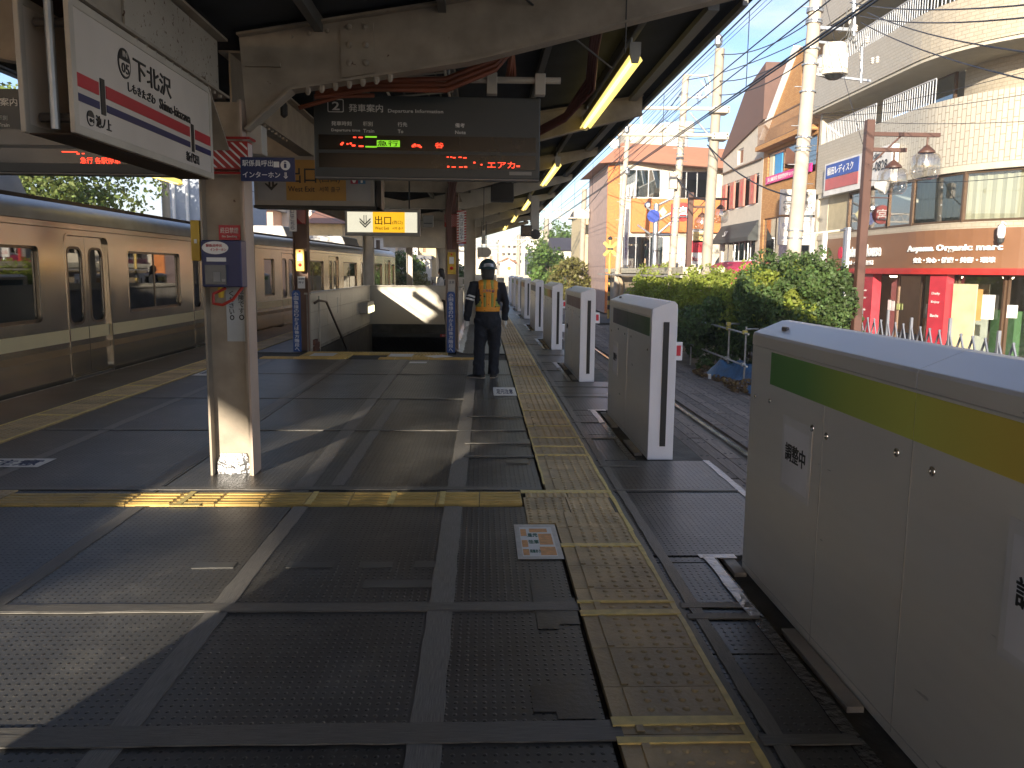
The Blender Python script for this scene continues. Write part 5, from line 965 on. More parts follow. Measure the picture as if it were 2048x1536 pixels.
hedge('bush', 'big round dark green bush right of the hedge in front of the shop', [((7.4, 18.2, .95), (.8, 1.1, 1.08), 17000, 60), ((7.7, 17.8, .2), (.62, .9, 1.1), 9000, 34), ((7.1, 19.8, .9), (.8, 1.2, 1.1), 11000, 40), ((6.9, 20.5, 0), (.6, 1.2, 1.1), 6000, 24)], lf2, 0, .055)
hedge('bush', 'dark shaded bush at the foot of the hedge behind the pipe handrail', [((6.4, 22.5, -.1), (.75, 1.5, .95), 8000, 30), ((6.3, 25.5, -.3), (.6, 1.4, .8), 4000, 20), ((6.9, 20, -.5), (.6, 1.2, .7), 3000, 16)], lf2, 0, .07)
hedge('weeds', 'low weeds growing at the edge of the verge by the tarp', [((5.95, 18.6, -1.0), (.35, .9, .18), 900, 12), ((5.9, 21, -1.0), (.3, 1.2, .15), 700, 12)], lf3, 0, .05)
# rubble and tarp
tp = thing('blue_tarp', 'crumpled blue tarpaulin spread over rubble behind the pipe handrail', 'tarp', (6.7, 19.4, -1.03)); n = 34; vs = []
rs = np.random.RandomState(3); ph = rs.rand(12)*6.28
for i in range(n):
    for j in range(n):
        u, v = i/(n-1), j/(n-1); x = 6.0+1.5*u+.12*math.sin(v*9+ph[0]); y = 17.0+4.6*v+.15*math.sin(u*7+ph[1]); e = min(1, 4*min(u, 1-u, v, 1-v)*1.3)
        z = -1.03+e*(.36+.16*math.sin(u*5+ph[2])*math.sin(v*6+ph[3])+.07*math.sin(u*17+v*9+ph[4])+.05*math.sin(v*31+u*13+ph[5])+.03*math.sin(u*43-v*21))+.015; vs.append((x, y, z))
MB().add(vs, [(i*n+j, (i+1)*n+j, (i+1)*n+j+1, i*n+j+1) for i in range(n-1) for j in range(n-1)]).build('sheet', M('blue_tarp', (.03, .11, .24), .45, var=.25, scale=6, bump=.5, bscale=9), tp)
pg = M('scaffold_pipe', (.45, .46, .46), .4, .7, var=.2, scale=12); cl = M('yellow_clamp', (.6, .5, .12), .5)
hrail = thing('pipe_handrail', 'scaffold pipe handrail with yellow clamps in front of the blue tarp', 'handrail', (6.2, 20, -1.1)); mb = MB()
for y in (24.0, 20.3, 19.0): mb.tube([(6.2, y, -1.12), (6.2, y, .36)], .024, 8)
mb.build('post', pg, hrail); MB().tube([(6.16, 24.2, .25), (6.16, 18.7, .2)], .024, 8).tube([(6.16, 24.2, -.5), (6.16, 18.7, -.55)], .024, 8).build('rail', pg, hrail); MB().tube([(6.1, 20.3, .34), (7.6, 20.3, .36)], .024, 8).tube([(6.2, 19.0, .3), (7.6, 19.0, .32)], .024, 8).build('rail', pg, hrail)
for y, z in ((20.3, .33), (20.3, .22), (19.0, .22), (24.0, .25), (20.3, -.53), (19.0, -.54)): MB().box(6.12, 6.22, y-.05, y+.05, z-.04, z+.05).build('clamp', cl if z > 0 else pg, hrail, bevel=.008)
t = thing('marker_stake', 'tiny white capped marker at the verge edge', 'marker', (5.9, 21.5, -1.03)); MB().tube([(5.75, 20.3, -1.05), (5.75, 20.3, -.93)], .04, 10).build('post', white, t)
t = thing('black_hoses', 'bundle of thick black corrugated hoses lying by the wall', 'hose', (6.2, 31, -1.1))
for k in range(3): MB().tube([(5.3+.1*k, 27+k, -1.0+.14*k), (5.9+.05*k, 30, -.98+.16*k), (6.0, 35, -1.0+.1*k)], .11, 10).build('hose', M('black_hose', (.015, .015, .015), .5, bump=.6, bscale=30), t, smooth=True)
# ------------------------------------------------ accordion fence
af = thing('accordion_fence', 'silver folding accordion fence along the street in front of the organic shop', 'fence', (10, 18, -1)); fm = M('fence_silver', (.26, .27, .3), .4, .5, var=.1)
A = Vector((12.2, 28, 0)); B = Vector((9.9, 12.6, 0)); N = 26
for k in range(-1, N+1):
    p = A.lerp(B, k/N); q = A.lerp(B, (k+1)/N)
    if k >= 0 and k < N: MB().beam((p.x, p.y, .3), (q.x, q.y, -.68), .03, .045).build('slat', fm, af); 
    if k >= 0 and k < N: MB().beam((q.x+.03, q.y, .3), (p.x+.03, p.y, -.68), .03, .045).build('slat', fm, af)
for k in (0, 2, 5, 9, 12, 16, 20, N): p = A.lerp(B, k/N); MB().box(p.x-.03, p.x+.03, p.y-.03, p.y+.03, -1, .62 if k in (2, 9, 16) else .5).build('post', fm, af)
MB().beam((A.x, A.y, -.78), (B.x, B.y, -.78), .05, .12).build('base_rail', fm, af)
# ================================================ buildings on the right
def pathpts(kind='arc'):
    pts = [(13.5, y) for y in (33.2, 31, 29, 27, 25.5)]; cx, cy, r = 18.0, 25.5, 4.5
    pts += [(cx-r*math.cos(a), cy-r*math.sin(a)) for a in [math.pi/2*i/18 for i in range(1, 19)]]; pts += [(22, 21), (28, 21)]; return pts
PATH = pathpts()
def arclen(P): 
    s = [0]
    for i in range(1, len(P)): s.append(s[-1]+math.dist(P[i-1], P[i]))
    return s
SL = arclen(PATH)
def at_s(s):
    for i in range(len(PATH)-1):
        if s <= SL[i+1] or i == len(PATH)-2:
            f = (s-SL[i])/(SL[i+1]-SL[i]); p = Vector(PATH[i]).lerp(Vector(PATH[i+1]), f); d = (Vector(PATH[i+1])-Vector(PATH[i])).normalized(); return p, d, Vector((d.y, -d.x))*1.0
def norm_at(i):
    a = Vector(PATH[max(0, i-1)]); b = Vector(PATH[min(len(PATH)-1, i+1)]); d = (b-a).normalized(); return Vector((-abs(d.y) if d.y else 0, -abs(d.x)))
def band(z0, z1, out, mat, name, parent, th=.15, s0=None, s1=None, label=None):
    """curved wall strip following the facade, out = how far it stands proud"""
    mb = MB(); vs = []; uv = []; idx = []
    ss_ = sorted(set([s for s in SL]+[x for x in (s0, s1) if x is not None])); ss_ = [s for s in ss_ if (s0 is None or s >= s0) and (s1 is None or s <= s1)]
    for s in ss_:
        p, d, _ = at_s(max(.001, s-.0001) if s > 0 else .001); p2, d2, _ = at_s(min(SL[-1]-.001, s+.001)); dd = (d+d2).normalized(); nn = Vector((dd.y, -dd.x)); nn = nn if nn.dot(Vector((-1, -1))) > 0 else -nn
        o = p+nn*out; i_ = p+nn*(out-th)
        for q, z in ((o, z0), (o, z1), (i_, z1), (i_, z0)): vs.append((q.x, q.y, z)); uv.append((s, z))
    k = len(ss_); fs = [(4*i+j, 4*i+(j+1) % 4, 4*i+4+(j+1) % 4, 4*i+4+j) for i in range(k-1) for j in range(4)]+[(0, 1, 2, 3), (4*k-1, 4*k-2, 4*k-3, 4*k-4)]
    mb.add(vs, fs); mb.uv = uv; return mb.build(name, mat, parent, label=label)
def tilemat(name, c1, c2, mort, w, h, uv=True, rough=.35, off=.5):
    m = M(name, c1, rough); n = m.node_tree; P = n.nodes['Principled BSDF']; br = n.nodes.new('ShaderNodeTexBrick'); br.inputs['Color1'].default_value = (*c1, 1); br.inputs['Color2'].default_value = (*c2, 1); br.inputs['Mortar'].default_value = (*mort, 1)
    br.inputs['Scale'].default_value = 1; br.inputs['Brick Width'].default_value = w; br.inputs['Row Height'].default_value = h; br.inputs['Mortar Size'].default_value = min(w, h)*.07; br.offset = off
    if uv: s = n.nodes.new('ShaderNodeUVMap'); mp_ = n.nodes.new('ShaderNodeMapping'); mp_.inputs['Rotation'].default_value = (0, 0, math.pi/2 if uv == 'v' else 0); n.links.new(s.outputs[0], mp_.inputs[0]); n.links.new(mp_.outputs[0], br.inputs['Vector'])
    else: geo = n.nodes.new('ShaderNodeNewGeometry'); sp = n.nodes.new('ShaderNodeSeparateXYZ'); cb = n.nodes.new('ShaderNodeCombineXYZ'); n.links.new(geo.outputs['Position'], sp.inputs[0]); n.links.new(sp.outputs['Y'], cb.inputs[0]); n.links.new(sp.outputs['Z'], cb.inputs[1]); n.links.new(cb.outputs[0], br.inputs['Vector'])
    for l in list(P.inputs['Base Color'].links): n.links.remove(l)
    n.links.new(br.outputs[0], P.inputs['Base Color']); b = n.nodes.new('ShaderNodeBump'); b.invert = True; b.inputs['Strength'].default_value = .6; b.inputs['Distance'].default_value = .01; n.links.new(br.outputs['Fac'], b.inputs['Height']); n.links.new(b.outputs[0], P.inputs['Normal']); return m
tiles = tilemat('cream_wall_tiles', (.46, .42, .34), (.42, .38, .31), (.24, .19, .13), .42, .14, 'v'); tiles_h = tilemat('small_cream_tiles', (.4, .35, .27), (.37, .32, .24), (.3, .25, .18), .22, .11, True)
cwall = M('cream_render', (.45, .41, .33), .8, var=.06); bronze = M('bronze_frame', (.12, .075, .045), .4, .5); curt = M('cream_curtain', (.55, .5, .36), .9, var=.12, scale=3, stretch=(6, 6, .1)); wg = glass('window_glass', (.75, .8, .8), .82, .02); wg2 = glass('blue_window_glass', (.45, .55, .6), .7, .02)
bd = thing('shop_building', 'cream tiled corner building with curved balconies above the red organic shop', 'building', (13.5, 27, -1))
s_end = SL[-1]
signbrown = M('shop_sign_brown', (.2, .095, .045), .45, var=.05); shopred = M('shop_red', (.42, .03, .025), .35)
band(1.62, 1.8, .28, shopred, 'red_canopy', bd, .5, 1.0); band(1.8, 2.92, .2, signbrown, 'sign_fascia', bd, .3, 1.2); band(1.8, 3.1, .0, cwall, 'wall', bd, .2)
band(2.92, 3.12, .05, tiles_h, 'tile_band', bd, .15); band(4.74, 6.66, .12, tiles, 'tile_parapet', bd, .25, 5.2); band(4.74, 6.66, .12, tiles_h, 'tile_parapet', bd, .25, 0, 5.2); band(4.55, 4.74, .1, cwall, 'soffit_band', bd, 1.4)
band(7.95, 9.25, .5, tiles_h, 'tile_parapet', bd, .3); band(7.85, 7.95, .45, cwall, 'balcony_slab', bd, 1.8); band(6.5, 8, -1.3, cwall, 'rear_wall', bd, .2, 0, 3.0); band(6.5, 8, -1.25, tiles_h, 'rear_wall', bd, .2, 7.6)
band(10.7, 12.2, .8, tiles_h, 'tile_parapet', bd, .3); band(10.6, 10.7, .75, cwall, 'balcony_slab', bd, 2); band(9.2, 10.6, -1.0, cwall, 'rear_wall', bd, .2, 0, 2.5); band(9.2, 10.6, -1.0, cwall, 'rear_wall', bd, .2, 11)
MB().plate('z', 11.9, 12, [(13.7, 33), (13.7, 26), (18, 21.5), (28, 21.5), (28, 33)]).build('roof', conc, bd); MB().box(13.4, 28, 33.0, 33.2, -1, 12).build('party_wall', cwall, bd); MB().plate('z', 6.45, 6.5, [(13.6, 33), (13.6, 26), (18, 21.2), (28, 21.2), (28, 33)]).build('floor_slab', conc, bd); MB().plate('z', 3.0, 3.08, [(13.7, 33), (13.7, 26), (18, 21.5), (28, 21.5), (28, 33)]).build('floor_slab', conc, bd)
def window_run(z0, z1, out, s0, s1, n, frame, pane, behind=None, name='window', fw=.07):
    for i in range(n):
        a = s0+(s1-s0)*i/n; b = s0+(s1-s0)*(i+1)/n; p, _, _ = at_s(a+.01); q, _, _ = at_s(b-.01); d = (q-p).normalized(); nn = Vector((d.y, -d.x)); nn = nn if nn.dot(Vector((-1, -1))) > 0 else -nn
        p = p+nn*out; q = q+nn*out; P3 = lambda v, z: (v.x, v.y, z); f = MB()
        f.beam(P3(p, z0+fw/2), P3(q, z0+fw/2), .08, fw).beam(P3(p, z1-fw/2), P3(q, z1-fw/2), .08, fw).beam(P3(p, z0), P3(p, z1), fw*1.3, .09).beam(P3(q, z0), P3(q, z1), fw*1.3, .09)
        fo = f.build(name, frame, bd); g = MB(); g.add([P3(p, z0), P3(q, z0), P3(q, z1), P3(p, z1)], [(0, 1, 2, 3)]).build('pane', pane, fo)
        if behind: c = MB(); k = 16; vs = []
        if behind:
            for j in range(k+1):
                v = p.lerp(q, j/k)-nn*(.16+.035*(j % 2)); vs += [P3(v, z0), P3(v, z1)]
            c.add(vs, [(2*j, 2*j+2, 2*j+3, 2*j+1) for j in range(k)]).build('curtain', behind, fo)
window_run(3.12, 4.55, .02, 2.95, 7.45, 3, bronze, wg2, None); window_run(3.12, 4.55, .02, 7.5, 15.9, 4, bronze, wg, curt); window_run(6.6, 7.9, -1.2, 3.1, 7.2, 3, bronze, wg2, None); window_run(9.3, 10.6, -.95, 2.6, 11, 5, bronze, wg, curt)
band(3.12, 4.55, .0, cwall, 'wall', bd, .2, 0, 1.0); band(3.12, 4.55, -.02, M('beige_tile', (.4, .34, .22), .6), 'wall', bd, .2, 1.0, 2.95); band(1.8, 1.9, .0, cwall, 'soffit', bd, 2)
for s0, s1, zb, o in ((.5, 4.5, 6.66, .0), (5, 8.2, 6.66, .0), (0, 12, 9.25, .35)):
    n = int((s1-s0)/.14); mb = MB(); pts = []
    for i in range(n+1):
        p, d, _ = at_s(s0+(s1-s0)*i/n+.002); nn = Vector((d.y, -d.x)); nn = nn if nn.dot(Vector((-1, -1))) > 0 else -nn; p = p+nn*o; mb.box(p.x-.012, p.x+.012, p.y-.012, p.y+.012, zb, zb+.72); pts.append((p.x, p.y, zb+.74))
    mb.tube(pts, .025, 6); mb.build('balcony_railing', M('white_rail', (.55, .57, .6), .4, .3), bd)
# shop front: glass, red columns, things inside
window_run(-.95, 1.62, -.35, 1.6, 15.5, 9, bronze, wg, None, 'shop_window', .06)
MB().plate('z', -1.0, -.9, [(13.4, 33), (13.4, 25), (16, 21.4), (18, 20.9), (28, 20.9), (28, 33)]).build('shop_floor', conc, bd); MB().box(19.5, 19.7, 21.5, 33, -1, 1.8).build('back_wall', M('shop_inside_wall', (.3, .25, .18), .8), bd)
for s, w_, h_ in ((5.0, .8, 1.62), (9.05, .6, 1.62)):
    p, d, _ = at_s(s); nn = Vector((d.y, -d.x)); nn = nn if nn.dot(Vector((-1, -1))) > 0 else -nn; c = p-nn*.02; R3 = Vector((d.x, d.y, 0)); a = c-d*w_/2; b = c+d*w_/2
    MB().beam((a.x, a.y, h_/2-.5), (b.x, b.y, h_/2-.5), .3, h_+1.0).build('red_column', M('column_red', (.38, .03, .045), .4), bd)
    up3 = Vector((0, 0, 1)); q = Vector((a.x, a.y, 0))+Vector((nn.x, nn.y, 0))*.17
    for z, tx in ((.35, 'Blanche'), (.75, 'Enjoy'), (1.0, 'Daily')): text(tx, stripew, bd, (q.x+d.x*.12, q.y+d.y*.12, z), .3, .09, right=R3)
p, d, _ = at_s(9.45); MB().beam((p.x+.1, p.y+.1, .2), (p.x+d.x*.75+.1, p.y+d.y*.75+.1, .2), .05, 2.3).build('cream_door_panel', M('cream_panel', (.5, .45, .28), .6), bd)
for s, z0, w_, h_, m_ in ((10.15, .35, .42, .7, pap2), (10.95, .42, .26, .36, pap2), (5.7, .4, .2, .35, pap2), (5.95, .4, .2, .32, pap2), (6.3, .45, .2, .2, M('lime_paper', (.5, .55, .2), .6)), (10.0, .3, .2, .9, M('orange_wood', (.45, .25, .08), .6))):
    p, d, _ = at_s(s); nn = Vector((d.y, -d.x)); nn = nn if nn.dot(Vector((-1, -1))) > 0 else -nn; a = p-nn*.3; b = a+d*w_; MB().beam((a.x, a.y, z0+h_/2), (b.x, b.y, z0+h_/2), .01, h_).build('poster', m_, bd)
for s in (5.2, 6.6, 8.9, 10.5, 12): p, d, _ = at_s(s); MB().lathe((p.x+1.2, p.y+1.0, 1.5), [(.12, 0), (.16, .06), (.03, .1)], 12).build('ceiling_lamp', M('warm_bulb', (.8, .7, .5), .5, emit=((1, .8, .5), 3)), bd)
for k in range(5): MB().box(15.2+.7*k, 15.7+.7*k, 27-1.0*k, 28.2-1.0*k, -.9, .1+.2*(k % 3)).build('shelf', [M('orange_wood', (0, 0, 0)), M('shelf_white', (.5, .5, .45), .6), M('green_goods', (.12, .25, .1), .7)][k % 3], bd)
def ptext(s_, z, w_, h_, body, mat, out=.24, bold=.02):
    """lettering bent along the curved facade"""
    me = glyphs(body, bold, .03); xs = np.array([v.co[:] for v in me.vertices]); x0, y0 = xs[:, 0].min(), xs[:, 1].min(); dx = xs[:, 0].max()-x0; dy = xs[:, 1].max()-y0; o0 = parent_origin(bd)
    for v in me.vertices:
        p, d, _ = at_s(s_+(v.co.x-x0)/dx*w_); nn = Vector((d.y, -d.x)); nn = nn if nn.dot(Vector((-1, -1))) > 0 else -nn; q = p+nn*(out+v.co.z); v.co = Vector((q.x, q.y, z+(v.co.y-y0)/dy*h_))-o0
    me.materials.clear(); me.materials.append(mat); link('lettering', me, bd)
sw_ = M('sign_bright_white', (.8, .79, .76), .5)
ptext(7.75, 2.25, 3.1, .24, 'Aoyama Organic mart', sw_, bold=.035); ptext(8.1, 1.95, 2.6, .17, '安全・安心・健康・美容・環境', sw_, bold=.03); ptext(3.25, 2.2, 2.8, .42, 'NaturalHouse', sw_, bold=.03); ptext(3.35, 1.92, 2.2, .16, '銀座オーガニック専門店', sw_); ptext(2.75, 2.15, .35, .45, '●', M('logo_crimson', (.5, .02, .06), .5))
# hanging sign on the facade
t = thing('clinic_sign', 'blue, red and white clinic signboard on the tiled balcony behind the lamp post', 'sign', (13.2, 28, 4.6)); MB().box(13.12, 13.35, 26.6, 31.8, 4.55, 5.75).build('board', M('sign_board_white', (.62, .6, .58), .5), t); MB().box(13.1, 13.119, 28.9, 31.65, 5.18, 5.68).build('blue_field', M('clinic_blue', (.03, .08, .32), .5), t); MB().box(13.1, 13.119, 28.9, 31.65, 4.75, 5.16).build('red_field', M('clinic_red', (.42, .1, .1), .5), t)
text('稲田レディスク', sw_, t, (13.09, 31.5, 5.28), 2.2, .3, right=(0, -1, 0)); text('3469-0828', ink, t, (13.09, 28.6, 5.0), 1.8, .32, right=(0, -1, 0)); text('www.clinic', ink, t, (13.09, 28.5, 5.42), 1.3, .2, right=(0, -1, 0))
# law office signs between buildings
for z0, z1, lb, tx in ((3.95, 4.95, 'white law office sign with black lettering beside the big utility pole', [('小川法律事務所', .68, .24), ('弁護士 小川信之', .42, .13), ('☎460-2627', .14, .2)]), (2.75, 3.85, 'plain white sign with faint lettering below the law office sign', [('矢野歯科医院', .6, .2), ('右折二階', .2, .12)])):
    t = thing('sign', lb, 'sign', (12.9, 33.2, z0)); MB().box(12.0, 13.45, 33.25, 33.4, z0, z1).build('board', M('sign_board_white', (0, 0, 0)), t, bevel=.01)
    for s_, fz_, fh_ in tx: text(s_, ink if z0 > 3.9 else M('faint_blue_ink', (.35, .38, .55), .6), t, (12.1, 33.24, z0+(z1-z0)*fz_), 1.2, (z1-z0)*fh_)
# orange brick building
brick_o = tilemat('rough_orange_brick', (.42, .2, .07), (.5, .27, .1), (.3, .15, .06), .2, .08, False, .85); ob = thing('brick_building', 'orange brown brick building with a steep gable between the white and the cream buildings', 'building', (13.5, 37, -1))
def facade_x(x, outer, wins, wallm, parent, frame, pane, th=.3, **k): return wall_windows('x', x, x+th, outer, wins, wallm, parent, frame, pane, out=-1, **k)
facade_x(13.6, [(40.3, -1), (40.3, 8.0), (36.5, 11.2), (36.1, 11.2), (35.7, 10.9), (33.4, 10.9), (33.4, -1)], [(33.9, 39.7, 5.75, 7.25, 2), (33.9, 39.9, 1.95, 4.2, 3), (34.4, 36.0, 8.4, 10.2, 1)], brick_o, ob, bronze, wg2)
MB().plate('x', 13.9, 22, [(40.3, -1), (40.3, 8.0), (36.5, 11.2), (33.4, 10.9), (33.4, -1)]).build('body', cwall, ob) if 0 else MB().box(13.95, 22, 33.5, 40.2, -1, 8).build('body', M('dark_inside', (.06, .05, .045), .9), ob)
MB().beam((13.5, 40.35, 8.0), (13.5, 36.45, 11.28), .3, .1, up=(0, 0, 1)).build('gable_coping', white, ob); MB().beam((13.5, 35.2, 8.6), (13.5, 33.6, 10.2), .25, .1).build('gable_coping', white, ob)
MB().plate('x', 13.9, 21, [(40.3, 7.9), (36.4, 11.1), (33.4, 11.1), (33.4, 7.9)]).build('roof', M('brown_roof', (.12, .065, .05), .7, var=.1), ob)
mb = MB(); [mb.box(13.2, 13.22, y, y+.02, 7.6, 8.6) for y in np.arange(34, 40.2, .13)]; mb.box(13.18, 13.24, 34, 40.2, 8.58, 8.64).box(13.18, 13.24, 34, 40.2, 7.6, 7.65); mb.build('balcony_railing', M('brown_rail', (.16, .09, .05), .6), ob); MB().box(13.15, 13.6, 33.9, 40.3, 7.4, 7.6).build('balcony_slab', brick_o, ob)
mg = M('magenta_banner', (.55, .02, .2), .5); MB().box(13.5, 13.58, 34.2, 39.6, 5.78, 6.12).build('banner', mg, ob); text('笑心鍼灸院 相談受付中 いつでもお気軽に', sw_, ob, (13.49, 39.3, 5.85), 4.8, .2, right=(0, -1, 0)); MB().box(13.66, 13.7, 38.0, 38.9, 6.0, 7.1).build('blue_poster', M('poster_blue', (.02, .25, .55), .5), ob); MB().box(13.66, 13.7, 39.1, 39.6, 5.9, 7.15).build('curtain', curt, ob)
MB().box(13.66, 13.7, 35.5, 37.8, 2.0, 4.0).build('window_poster', M('pale_poster', (.5, .4, .4), .6, var=.4, scale=6), ob); text('Pet', M('green_letter', (.05, .3, .1), .5), ob, (13.55, 36.8, 2.9), 1.2, .7, right=(0, -1, 0), bold=.05); text('8', M('red_letter', (.55, .03, .05), .5), ob, (13.55, 37.6, 2.9), .6, .9, right=(0, -1, 0), bold=.06)
MB().box(13.3, 13.6, 33.4, 40.4, 1.4, 1.9).build('ground_wall', M('beige_wall', (.5, .43, .33), .8), ob); MB().box(13.25, 13.3, 34.6, 39.6, .5, 1.4).build('ground_wall_panel', M('beige_wall', (0, 0, 0)), ob); text('Pit Puppy', ink, ob, (13.24, 38.8, .95), 3.6, .45, right=(0, -1, 0))
# white building
wb = thing('white_building', 'white building with brown roof and black awning left of the brick building', 'building', (13.5, 43, -1)); wr = M('white_render', (.5, .45, .38), .8, var=.06)
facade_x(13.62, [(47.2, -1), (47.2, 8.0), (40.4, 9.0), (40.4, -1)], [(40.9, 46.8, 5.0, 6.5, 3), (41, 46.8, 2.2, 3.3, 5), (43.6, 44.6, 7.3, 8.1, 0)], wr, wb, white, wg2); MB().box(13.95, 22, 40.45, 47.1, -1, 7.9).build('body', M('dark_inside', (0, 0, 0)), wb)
MB().plate('x', 13.5, 20, [(47.4, 7.9), (43.5, 10.8), (40.4, 11.6), (40.4, 8.95)]).build('roof', M('brown_roof', (0, 0, 0)), wb); MB().box(13.5, 13.6, 40.5, 47.2, 7.1, 7.16).build('rail', bronze, wb)
for y in (41.2, 42.9, 44.6, 46.1): MB().box(13.5, 13.6, y, y+.75, 5.05, 6.45).build('red_poster', M('poster_brick', (.4, .16, .12), .6), wb); text('居酒屋', M('red_letter', (0, 0, 0)), wb, (13.49, y+.45, 5.2), w=.25, h=1.1, right=(0, -1, 0), vertical=True)
MB().plate('y', 40.6, 46.9, [(13.6, 4.2), (13.1, 3.4), (13.1, 3.2), (13.6, 3.2)]).build('black_awning', M('awning_black', (.04, .045, .045), .7), wb); text('SI', sw_, wb, (13.08, 45, 3.55), .5, .35, right=(0, -1, 0), up=(.5, 0, .8))
aw = thing('red_awning', 'rounded crimson shop awning with white kanji and wave pattern', 'awning', (12.5, 43, .5)); mb = MB(); mb.plate('y', 40.6, 46.0, [(13.6, 2.2)]+[(13.6-1.5*math.sin(a), .6+1.6*math.cos(a)) for a in [i*math.pi/2/8 for i in range(9)]]+[(13.6, .6)]); mb.build('hood', M('crimson_cloth', (.5, .02, .09), .6), aw)
text('幸', sw_, aw, (12.08, 44.4, .75), 1.2, 1.0, right=(0, -1, 0)); [MB().tube([(12.08, 42.6-.3*(i % 2)*1, .8+.28*i), (12.08, 41.6+.2*(i % 2), .8+.28*i)], .07, 8).build('wave', sw_, aw) for i in range(4)]
# brown roofed building facing us beyond the crossing road
bb = thing('orange_building', 'orange and white building with a faceted brown roof beyond the crossing', 'building', (10, 52, -1)); orr = M('orange_tile', (.5, .17, .045), .7, var=.25, scale=14, bump=.3); tw = M('brown_shingle', (.26, .12, .075), .75, var=.1, scale=3, stretch=(1, 1, 8))
BY = 52; k_ = BY/46
def B4(px, py): v = ay(px, py, BY); return (v.x, v.z)
xL, xR = B4(1205, 400)[0], B4(1440, 400)[0]+1.5; zr0 = B4(1300, 325)[1]; zr1 = B4(1300, 302)[1]
wall_windows('y', BY, BY+.3, [(xL+.5, -1), (xL+.5, zr0+.4), (xR, zr0+.4), (xR, -1)], [(*B4(1258, 0)[:1], B4(1335, 0)[0], B4(1300, 396)[1], B4(1300, 338)[1], 2), (B4(1365, 0)[0], B4(1432, 0)[0], B4(1400, 398)[1], B4(1400, 342)[1], 2), (B4(1258, 0)[0], B4(1345, 0)[0], B4(1300, 586)[1]+.2, B4(1300, 472)[1], 2)], M('pale_wall', (.5, .45, .36), .8), bb, alu, wg2, out=-1)
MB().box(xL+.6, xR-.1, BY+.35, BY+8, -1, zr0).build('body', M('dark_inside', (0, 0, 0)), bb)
for a, b, c, e in ((1262, 1345, 398, 466), (1358, 1440, 398, 466)): x0, z1 = B4(a, c); x1, z0 = B4(b, e); MB().box(x0, x1, BY-.35, BY-.005, z0, z1).build('orange_panel', orr, bb, bevel=.02)
x0, z1 = B4(1216, 330); x1, _ = B4(1240, 330); MB().box(x0, x1, BY-.1, BY-.002, -1, z1).build('orange_panel', orr, bb); x0, z1 = B4(1345, 398); x1, z0 = B4(1358, 466); MB().box(x0, x1, BY-.12, BY-.004, z0, z1).build('orange_panel', orr, bb)
x0, z1 = B4(1243, 372); x1, z0 = B4(1272, 394); [MB().box(x0+i*(x1-x0)/4, x0+(i+.6)*(x1-x0)/4, BY-.5, BY-.4, z0, z1).build('balcony_bar', alu, bb) for i in range(4)]
MB().plate('x', xL+.3, xL+.5, [(BY, -1), (BY, zr0), (BY+9, zr0), (BY+9, -1)]).build('side_wall', M('mauve_wall', (.42, .3, .26), .8), bb); MB().add([(xL-.4, BY-.9, zr0-.2), (xL+1.1, BY-.2, zr1+.45), (xR, BY-.3, zr1+.1), (xR, BY-1.0, zr0-.5), (xL+3.8, BY-1.1, zr0-.25), (xL+1.6, BY-.7, zr0), (xL-.4, BY+9, zr0-.15), (xL+.9, BY+8, zr1+.35), (xR, BY+9, zr1), ], [(0, 1, 2, 3, 4, 5), (0, 6, 7, 1), (1, 7, 8, 2), (0, 5, 4, 3, 8, 6)]).build('roof', tw, bb)
x0, z1 = B4(1260, 470); x1, z0 = B4(1345, 588); MB().box(x0, x1, BY+.1, BY+.2, z0, z0+1.0).build('red_brown_base', M('red_brown_paint', (0, 0, 0)), bb); MB().box(x0+.2, x1-.2, BY+.36, BY+.37, z0+1, z1).build('curtain', curt, bb)
MB().box(xL+1.8, xL+4.5, BY+3, BY+6, zr1, zr1+2.1).build('rooftop_house', M('pale_wall', (0, 0, 0)), bb); MB().lathe((xL+5.2, BY+4, zr1), [(1.0, 0), (1.0, 2.3)], 20).build('water_tank', white, bb)
# advertising boards in front of it
def boardY(name, label, cat, px0, px1, py0, py1, Y, base, items=(), legs=True, th=.08):
    a = ay(px0, py1, Y); b = ay(px1, py0, Y); t = thing(name, label, cat, ((a.x+b.x)/2, Y, -1)); MB().box(a.x, b.x, Y, Y+th, a.z, b.z).build('board', base, t)
    for s_, m_, fx_, fz_, fw_, fh_ in items:
        X0 = a.x+(b.x-a.x)*fx_; Z0 = a.z+(b.z-a.z)*fz_; W_ = (b.x-a.x)*fw_; H_ = (b.z-a.z)*fh_
        if s_ is None: MB().box(X0, X0+W_, Y-.012, Y-.002, Z0, Z0+H_).build('print', m_, t)
        else: text(s_, m_, t, (X0, Y-.02, Z0), W_, H_)
    if legs: MB().tube([((a.x+b.x)/2, Y+.1, -1.1), ((a.x+b.x)/2, Y+.1, a.z+.1)], .06, 8).build('post', galv, t)
    return t
boardY('poster_board', 'tall red and yellow poster board with an idol picture below the round red sign', 'poster board', 1381, 1412, 458, 528, 36, pap2, [(None, M('poster_yellow', (.7, .5, .2), .6, var=.4, scale=4), .1, .62, .8, .3), (None, M('poster_crimson', (.5, .03, .05), .6, var=.5, scale=5), 0, .33, 1, .34), ('Mau00', red, .08, .08, .8, .14)])
boardY('poster_board', 'white board with red lettering and a red stripe left of the awning', 'poster board', 1357, 1382, 510, 528, 37, pap2, [('まいう', red, .1, .3, .8, .4)])
t = thing('round_sign', 'round red sign with white kanji on the pole left of the brown lamp post', 'sign', (8.3, 37, 4)); c = ay(1366, 424, 37); MB().lathe((c.x, 37, c.z), [(.42, .0), (.42, .1)], 24, 'y').build('disc', red, t); text('宮', sw_, t, (c.x-.25, 36.98, c.z-.25), .5, .5)
